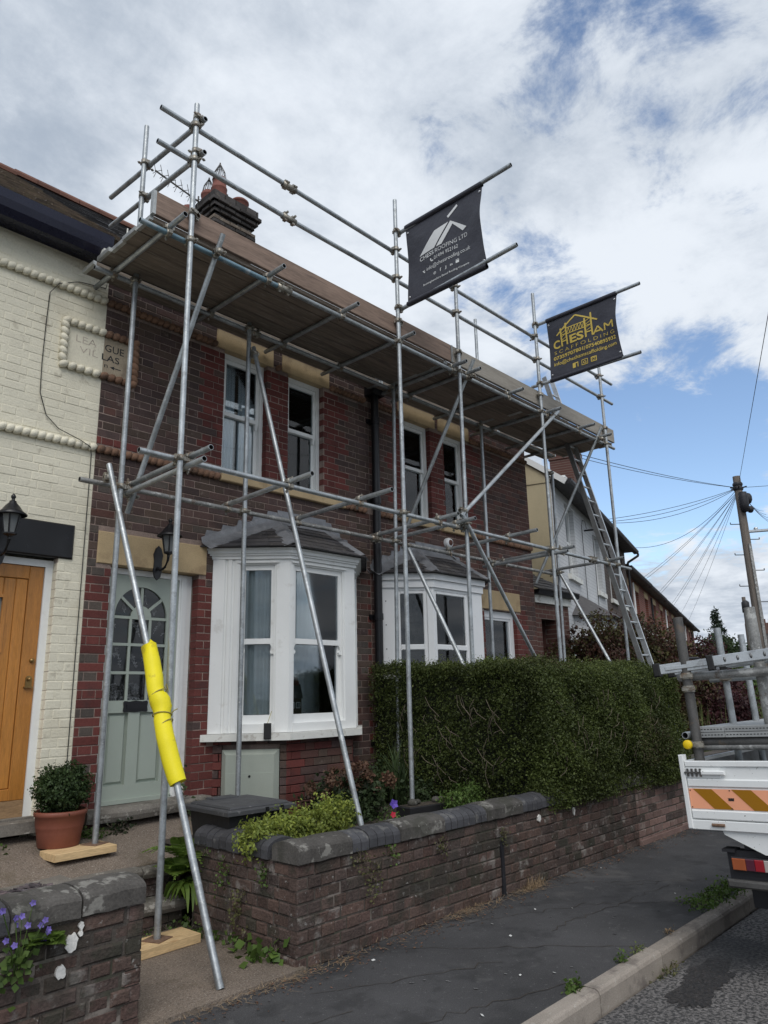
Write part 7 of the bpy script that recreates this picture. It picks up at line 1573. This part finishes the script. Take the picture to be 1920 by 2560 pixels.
tree('small_tree', 'small loose leaved tree at the far end of the red terrace', 'tree', (43, 8.2, 0), [((42.5, 8.0, 3.4), (1.2, 1.2, 1.0), 1), ((43.8, 7.8, 3.0), (1.2, 1.2, .9), 1)], .20, ['dark', 'box'], 420, ln=.4)
tree('hedge', 'pale green leafy hedge beyond the truck by the far pavement', 'hedge', (22, .4, .3), [((20, -.1, 1.2), (1.5, .5, .9), 1.2), ((22.5, .5, 1.2), (1.7, .5, .95), 1.2), ((25.5, 1.3, 1.3), (1.9, .6, 1.0), 1.2), ((29, 2.3, 1.4), (2.2, .7, 1.1), 1.2)], .10, ['green', 'lime'], 900, ln=.16, mixp=.5)
m2 = MB()
for i in range(2600):
    x = random.uniform(12.8, 19); y = -2.0+max(0, (x-12.5))*.10+random.uniform(0, 1.6); a = random.uniform(0, 6.28); h_ = random.uniform(.5, 1.15); b0 = V(x, y, .4); e = b0+V(math.cos(a)*.14, math.sin(a)*.14, h_); s = V(-math.sin(a), math.cos(a), 0)*.008; md = b0+(e-b0)*.6+V(-math.cos(a), -math.sin(a), 0)*.03
    m2.add([b0-s, b0+s, md+s*.7, md-s*.7, e], [(0, 1, 2, 3), (3, 2, 4)])
o = stuff(m2.build('tall_grass', LF['grass'])); o['label'] = 'tall pale grass growing beyond the parked truck'; o['category'] = 'grass'
# telephone pole with its fan of wires
tp = thing('utility_pole', 'tall wooden telephone pole with a fan of cables and a street light', 'pole', (20.85, -.41, 0))
pb, ptp = V(20.85, -.41, 0), V(20.70, -.37, 7.30); m2 = MB(); m2.tube(pb, ptp, .15, 14, r2=.098); m2.build('pole_shaft', 'pole_wood', tp)
at_ = lambda z: pb+(ptp-pb)*(z/7.3)
m2 = MB(); c = at_(6.55); m2.lathe([(.0, -.30), (.09, -.28), (.125, -.1), (.125, .12), (.10, .26), (.0, .28)], c+V(-.10, -.12, 0), 12); m2.blob(c+V(.06, -.2, .1), .10, .10, .16); m2.blob(c+V(.1, -.2, -.2), .09, .09, .10); m2.build('junction_box', 'chassis', tp)
m2 = MB(); [m2.lathe([(.115, 0), (.13, .03), (.13, .07), (.115, .1)], at_(6.9+.12*k), 10) for k in range(2)]; [m2.tube(at_(6.95), at_(6.98)+V(math.cos(a)*.22, math.sin(a)*.22, 0), .02, 6) for a in np.linspace(0, 6, 6)]; m2.build('cable_ring', 'chassis', tp)
m2 = MB()
for k in range(9):
    z = 2.6+.42*k; sg = 1 if k % 2 else -1; c = at_(z); d = V(.70, -.72, 0)*sg; m2.tube(c, c+d*.36, .012, 6); m2.tube(c+d*.36, c+d*.36+Z3*.05, .012, 6)
m2.build('climbing_pegs', 'chassis', tp)
m2 = MB(); c = at_(5.75); d = V(.66, -.75, .05).normalized(); m2.bar(c-d*.05, c+d*.35, .05, .05); m2.bar(c+d*.05, c+d*.72, .16, .055); m2.blob(c+d*.3+Z3*.06, .06, .06, .05); m2.build('street_light', 'alu', tp)
m2 = MB(); m2.bar(at_(0)+V(-.11, -.12, 0), at_(5.4)+V(-.09, -.10, 0), .07, .03, up=(1, 1, 0)); m2.tube(at_(.5)+V(.14, -.05, 0), at_(6.6)+V(.10, -.04, 0), .02, 6); m2.build('cable_guard', 'galv_old', tp)
tp2 = thing('utility_pole', 'smaller wooden pole farther along the street beyond the first', 'pole', (43.2, 6.7, 0)); m2 = MB(); m2.tube((43.2, 6.7, 0), (43.0, 6.65, 6.5), .15, 10, r2=.10); m2.build('pole_shaft', 'pole_wood', tp2); m2 = MB(); m2.lathe([(.0, -.3), (.2, -.25), (.2, .3), (.1, .4)], (43.0, 6.6, 5.9), 10); m2.build('junction_box', 'chassis', tp2)
sl_ = thing('street_lamp', 'thin grey street lamp post at the far end of the street', 'street lamp', (48.8, 8.5, 0)); m2 = MB(); m2.tube((48.8, 8.5, 0), (48.8, 8.5, 5.5), .09, 8, r2=.06); m2.build('post', 'steel_dark', sl_); m2 = MB(); m2.bar((48.8, 8.5, 5.45), (49.0, 7.8, 5.5), .12, .07); m2.build('lamp_head', 'steel_dark', sl_)
def cable(label, a, b, sag, r=.012):
    r *= .72
    a, b = V(a), V(b); m2 = MB(); n = 14; m2.path([a+(b-a)*i/n-Z3*sag*4*(i/n)*(1-i/n) for i in range(n+1)], r, 5); tag(m2.build('telephone_cable', 'cable'), label, 'cable', 'overhead telephone cables'); 
top = at_(6.98)
cable('topmost left cable from the pole to the brick house eaves behind the scaffold', top, (10.55, -.05, 5.95), .10, .009); cable('second cable from the top, running from the pole to the white house gable', top, SF(.4, 6.6, -.4), .12, .009)
for i, (s_, sg) in enumerate(((4.6, .10), (4.9, .16), (5.1, .25), (8.9, .45))): cable(('upper of the close pair of cables', 'lower of the close pair of cables', 'third cable down', 'lowest cable')[i]+' from the pole to the white house eaves', top, SF(s_, 5.8, .33), sg, .009)
for nm_, s_ in (('left wire of the fine pair from the pole to the first red house', 12.2), ('right wire of the fine pair from the pole to the first red house', 12.7), ('left wire of the fine pair from the pole to the second red house', 16.6), ('right wire of the fine pair from the pole to the second red house', 17.2), ('left wire of the fine pair from the pole to the third red house', 21.4), ('right wire of the fine pair from the pole to the third red house', 22.2), ('fine single wire from the pole to the fourth red house', 26.0), ('lowest fine wire from the pole to the fifth red house', 30.5)): cable(nm_, at_(6.9), SF(s_, 5.33, .05), .12, .0075)
cable('cable rising from the pole over the street to the upper right', top, (-2, -8.48, 6.15), .0, .0075); cable('short cable leaving the pole to the right', top, (22.6, -6.5, 6.9), .1, .009)
for k in range(5): cable(('uppermost', 'second', 'third', 'fourth', 'lowest')[k]+' drooping loose wire hanging at the right of the pole top', at_(6.7)+V(.1, -.1, 0), at_(6.3-.1*k)+V(.35+.05*k, -.45-.04*k, 0), .1, .006)

# ------------------------------------------------------------------ parked flatbed truck, seen from the tail
TO = V(5.2, -4.28, .79); ROLL = R(-2.3)
tk = thing('truck', 'white dropside flatbed truck with chevron tailboard parked at the kerb loaded with scaffold gear', 'truck', TO, rot=(ROLL, 0, 0), local=True)
T = Fr((0, 0, 0), (0, -1, 0), (-1, 0, 0))        # u to the right across the tail, v up, w backwards out of the tail
WT = 2.05
m2 = MB()
m2.fbox(T, .035, WT-.035, .06, .424, -.03, -.006)                                                       # tailboard sheet
m2.cbox(T, .035, WT-.035, .390, .426, -.036, .006, .004); m2.cbox(T, .035, WT-.035, .262, .312, -.036, .004, .006); m2.cbox(T, .035, WT-.035, .062, .118, -.036, .004, .006)
m2.build('tailboard', 'truck_white', tk)
m2 = MB(); m2.cbox(T, 0, .032, .0, .466, -.05, .010, .004); m2.build('corner_post', 'truck_white', tk); m2 = MB(); m2.cbox(T, WT-.032, WT, .0, .466, -.05, .010, .004); m2.build('corner_post', 'truck_white', tk)
m2 = MB(); m2.cbox(T, .0, WT, -.004, .056, -.08, .004, .004); m2.build('rear_sill', 'truck_white', tk)
for u in (.06, WT-.25):                                                                                  # latches
    m2 = MB(); m2.fbox(T, u-.025, u+.20, .322, .384, -.006, .004); m2.build('latch_plate', 'truck_white', tk)
    m2 = MB(); m2.cbox(T, u+.08, u+.235, .338, .366, .004, .022, .006); m2.build('latch_handle', 'truck_white', tk)
    m2 = MB(); [m2.fbox(T, u-.015+.028*k, u-.003+.028*k, .328, .378, .004, .014) for k in range(4)]; m2.fbox(T, u-.03, u+.07, .348, .358, .004, .018); m2.build('latch_hook', 'steel_dark', tk)
m2 = MB(); m2.tube(T(.16, .03, .012), T(.24, .03, .012), .010, 10); m2.build('hinge_pin', 'rust', tk)
mk = MB(); mk.fbox(T, .035, WT-.035, .126, .250, -.006, -.002); mb_ = mk.build('marker_board', 'refl_pink', tk)
x = .065
while x < WT-.1:
    m2 = MB(); a, b = x, min(x+.122, WT-.04); m2.add([T(a, .2495, -.0005), T(b, .2495, -.0005), T(min(b+.124, WT-.036), .1265, -.0005), T(min(a+.124, WT-.036), .1265, -.0005)], [(0, 3, 2, 1)]); m2.build('chevron_stripe', 'refl_amber', mb_); x += .247
m2 = MB(); [m2.fbox(T, .285+.006*k, .290+.006*k, .180, .192+.002*(k % 2), -.002, .0) for k in range(6)]; m2.fbox(T, .283, .322, .194, .197, -.002, 0); m2.build('maker_mark', 'chassis', mb_)
for u, v in ((.045, .240), (.30, .243), (.045, .135), (.30, .133)): m2 = MB(); m2.tube(T(u, v, -.002), T(u, v, .001), .004, 6); m2.build('screw', 'chassis', mb_)
# bed, side boards, headboard
m2 = MB(); m2.box(.05, 3.3, -WT+.03, -.03, -.02, .05); m2.build('bed', 'truck_grey', tk)
for y0, y1 in ((-.032, -.004), (-WT+.004, -WT+.032)): m2 = MB(); m2.box(.055, 3.3, y0, y1, .03, .424); m2.build('side_board', 'truck_white', tk); m2 = MB(); m2.box(.06, 3.29, (y0-.004) if y0 > -1 else y1+.001, (y0-.001) if y0 > -1 else y1+.004, .06, .40); m2.build('side_lining', 'truck_grey', tk)
m2 = MB(); m2.box(3.3, 3.36, -WT, 0, .0, 1.1); m2.build('headboard', 'truck_white', tk)
# rear panel, lamp cluster, bumper, chassis, wheels
m2 = MB(); m2.prism(T, [(.21, -.008), (.22, -.03), (.45, -.135), (1.6, -.135), (1.83, -.03), (1.84, -.008)], -.06, -.02); m2.build('rear_panel', 'truck_white', tk)
for u, s in ((.20, 1), (WT-.20, -1)):
    F = Fr(T(u, 0, 0), (0, -s, 0), (-1, 0, 0))
    m2 = MB(); m2.fbox(F, .0, .46, -.30, -.125, -.14, -.06); m2.fbox(F, -.02, .06, -.135, -.118, -.14, -.03); m2.build('lamp_bracket', 'chassis', tk)
    m2 = MB(); m2.cbox(F, .03, .45, -.242, -.160, -.061, -.025, .008); lc = m2.build('lamp_cluster', 'chassis', tk)
    for a, b, mt_ in ((.036, .118, 'lens_orange'), (.119, .172, 'lens_purple'), (.173, .228, 'lens_red'), (.229, .283, 'lens_clear'), (.284, .445, 'lens_red')): m2 = MB(); m2.cbox(F, a, b, -.236, -.167, -.03, -.016, .004); m2.build('lens', mt_, lc)
m2 = MB(); m2.cbox(T, .185, WT-.185, -.345, -.295, -.14, -.02, .012); m2.build('bumper', 'steel_dark', tk)
m2 = MB(); m2.box(.2, 5.2, -.75, -.60, -.28, -.03); m2.box(.2, 5.2, -WT+.60, -WT+.75, -.28, -.03); m2.box(.1, .3, -WT+.3, -.3, -.26, -.05); m2.box(.25, .27, -WT+.25, -.25, -.50, -.08); m2.build('chassis', 'chassis', tk)
for xx in (1.35, 4.35):
    for y in (-.30, -WT+.30):
        m2 = MB(); m2.lathe([(.20, -.11), (.36, -.11), (.39, -.08), (.39, .08), (.36, .11), (.20, .11)], (xx, y, -.53), 22, 0, (V(1, 0, 0), Z3, V(0, 1, 0))); w_ = m2.build('wheel', 'blackmat', tk); m2 = MB(); m2.lathe([(.0, -.06), (.10, -.07), (.20, -.09), (.20, .09), (.10, .07), (.0, .06)], (xx, y, -.53), 18, 0, (V(1, 0, 0), Z3, V(0, 1, 0))); m2.build('rim', 'truck_grey', w_)
    m2 = MB(); m2.tube((xx, -.3, -.53), (xx, -WT+.3, -.53), .06, 8); m2.build('axle', 'chassis', tk)
m2 = MB(); m2.fbox(T, .46, .86, -.60, -.345, -.62, -.6); m2.build('mud_flap', 'blackmat', tk)
# cab ahead of the bed
m2 = MB(); CF_ = Fr((3.42, 0, 0), (1, 0, 0), (0, 1, 0)); m2.prism(CF_, [(.0, -.35), (1.55, -.35), (1.62, .25), (1.45, .42), (1.0, 1.25), (.05, 1.28)], -WT+.06, -.06); cb_ = m2.build('cab', 'truck_white', tk)
for y in (-.055, -WT+.055-.004): m2 = MB(); m2.prism(Fr((3.42, 0, 0), (1, 0, 0), (0, 1, 0)), [(.35, .45), (1.28, .45), (.95, 1.1), (.35, 1.1)], y-.002, y+.002); m2.build('cab_window', 'lantern_glass', cb_)
m2 = MB(); m2.box(3.405, 3.418, -WT+.3, -.3, .55, 1.05); m2.build('cab_window', 'lantern_glass', cb_)
# rack of upright tubes and cross bars
def tpost(u, x, w0, w1, r=.030, mat='steel_dark', nm='rack_post'): m2 = MB(); m2.pipe((x, -u, w0), (x, -u, w1), r, .004, 12); m2.build(nm, [mat, 'tube_in'], tk)
tpost(.065, .20, .05, 1.41, .034); tpost(.11, .85, .05, 1.36, .026, 'galv'); tpost(.12, 1.36, .05, 1.33, .026, 'galv'); tpost(.50, .42, .05, 1.44, .038, 'galv_old'); tpost(WT-.08, .20, .05, 1.41, .034); tpost(WT-.10, 1.3, .05, 1.35, .026, 'galv')
for x, w, mt_, r in ((.24, .985, 'galv_old', .030), (.86, .97, 'galv', .024), (.26, .535, 'steel_dark', .040), (.25, .50, 'galv_old', .024)): m2 = MB(); m2.pipe((x+.02, .02 if w > .6 else -.03, w), (x+.02, -WT, w), r, .004, 12); m2.build('cross_bar', [mt_, 'tube_in'], tk)
for u, x, w in ((.065, .20, .90), (.065, .20, .99), (.11, .85, .97), (.065, .20, .52), (.12, .9, .52), (.50, .42, .98)):
    m2 = MB(); m2.lathe([(.034, -.022), (.041, -.022), (.041, .022), (.034, .022)], (x, -u, w), 12, smooth=False); m2.box(x-.05, x-.035, -u-.06, -u+.03, w-.012, w+.012); m2.build('clamp', 'coupler', tk)
def tw_(p): p = V(p); return TO+Matrix.Rotation(ROLL, 3, 'X') @ p
# load on the rack: each lifts off on its own
def loaded(nm, label, cat, group=None): return thing(nm, label, cat, TO, group, rot=(ROLL, 0, 0), local=True)
la_ = loaded('ladder', 'aluminium extension ladder lying across the truck rack with black rubber feet', 'ladder')
q = R(3.5)
LB = Fr((.15, .125, 1.045), (math.sin(.12), -math.cos(.12)*math.cos(q), math.sin(q)), (-math.cos(.12), -math.sin(.12), 0)); LB.V = LB.U.cross(LB.N); LB.V = LB.V if LB.V.z > 0 else -LB.V
for w_, nm in ((0, 0), (-.36, 1)):
    m2 = MB(); m2.cbox(LB, .02, 2.2, -.035, .035, w_-.028, w_, .004); m2.build('stile', 'alu', la_); m2 = MB(); m2.cbox(LB, .06, .40, -.014, .014, w_, w_+.010, .003); m2.build('stile_rib', 'alu', la_); m2 = MB(); m2.cbox(LB, -.028, .022, -.048, .048, w_-.04, w_+.010, .008); m2.build('rubber_foot', 'blackmat', la_)
for w_ in (.034, -.32):
    m2 = MB(); m2.cbox(LB, .40, 2.2, -.028, .042, w_-.028, w_, .004); m2.build('stile', 'alu', la_); m2 = MB(); m2.cbox(LB, .36, .405, -.055, .052, w_-.038, w_+.010, .008); m2.build('rubber_foot', 'blackmat', la_)
for k in range(8): m2 = MB(); m2.tube(LB(.26+.25*k, 0, .002), LB(.26+.25*k, 0, -.38), .015, 8); m2.build('rung', 'alu_dull', la_)
for k in range(7): m2 = MB(); m2.lathe([(.0, .0), (.008, .0), (.012, .0015), (.0, .0016)], LB(.48+.085*k*1.0, .008, .0345), 8, 0, (LB.U*.75, LB.V*1.5, LB.N)); m2.build('rung_end', 'alu_dull', la_)
m2 = MB(); [m2.path([LB(u, .035, .0), LB(u+.02, .055, -.05), LB(u+.06, .055, -.15), LB(u+.08, .03, -.2)], .010, 6) for u in (.20, .82)]; m2.build('guide_hook', 'chassis', la_)
k_ = 0
for r_, (w0, w1) in enumerate(((.565, .598), (.602, .636))):
    for a, b in ((.045, .255), (.258, .60)):
        lb_ = loaded('lath_board', ('lower left', 'lower right', 'upper left', 'upper right')[k_]+' grey perforated board in the stack across the truck rack', 'board', 'grey boards stacked on the truck'); k_ += 1
        m2 = MB(); m2.box(.22, 3.1, -b, -a, w0, w1); bd = m2.build('board_shell', 'plastic_grey', lb_); m2 = MB(); n = int((b-a)/.022)
        for i in range(n): m2.box(.2185, .2205, -a-.008-.022*i-.012, -a-.008-.022*i, (w0+w1)/2-.003, (w0+w1)/2+.003)
        m2.build('slots', 'tube_in', bd)
bt_ = loaded('box_section', 'grey hollow box section lying on end beside the boards on the truck', 'steel section'); m2 = MB(); m2.box(.20, 3.0, -.72, -.715, .56, .635); m2.box(.20, 3.0, -.625, -.62, .56, .635); m2.box(.20, 3.0, -.714, -.626, .56, .565); m2.box(.20, 3.0, -.714, -.626, .630, .635); m2.build('section', 'plastic_grey', bt_)
ct_ = loaded('scaffold_tube', 'scaffold tube with bright yellow end cap at the corner of the truck', 'tube'); m2 = MB(); m2.pipe((.12, -.030, .525), (3.2, -.030, .525), .024); m2.build('tube', ['galv', 'tube_in'], ct_); m2 = MB(); m2.lathe([(.0, 0), (.026, .0), (.031, .006), (.031, .03), (.026, .03)], (.10, -.030, .525), 14, 0, (V(0, 1, 0), Z3, V(1, 0, 0))); m2.build('end_cap', 'cap_yellow', ct_)
c2_ = loaded('scaffold_tube', 'plain silver scaffold tube end just above the yellow capped one', 'tube'); m2 = MB(); m2.pipe((.14, -.012, .585), (3.2, -.012, .585), .024); m2.build('tube', ['galv', 'tube_in'], c2_)
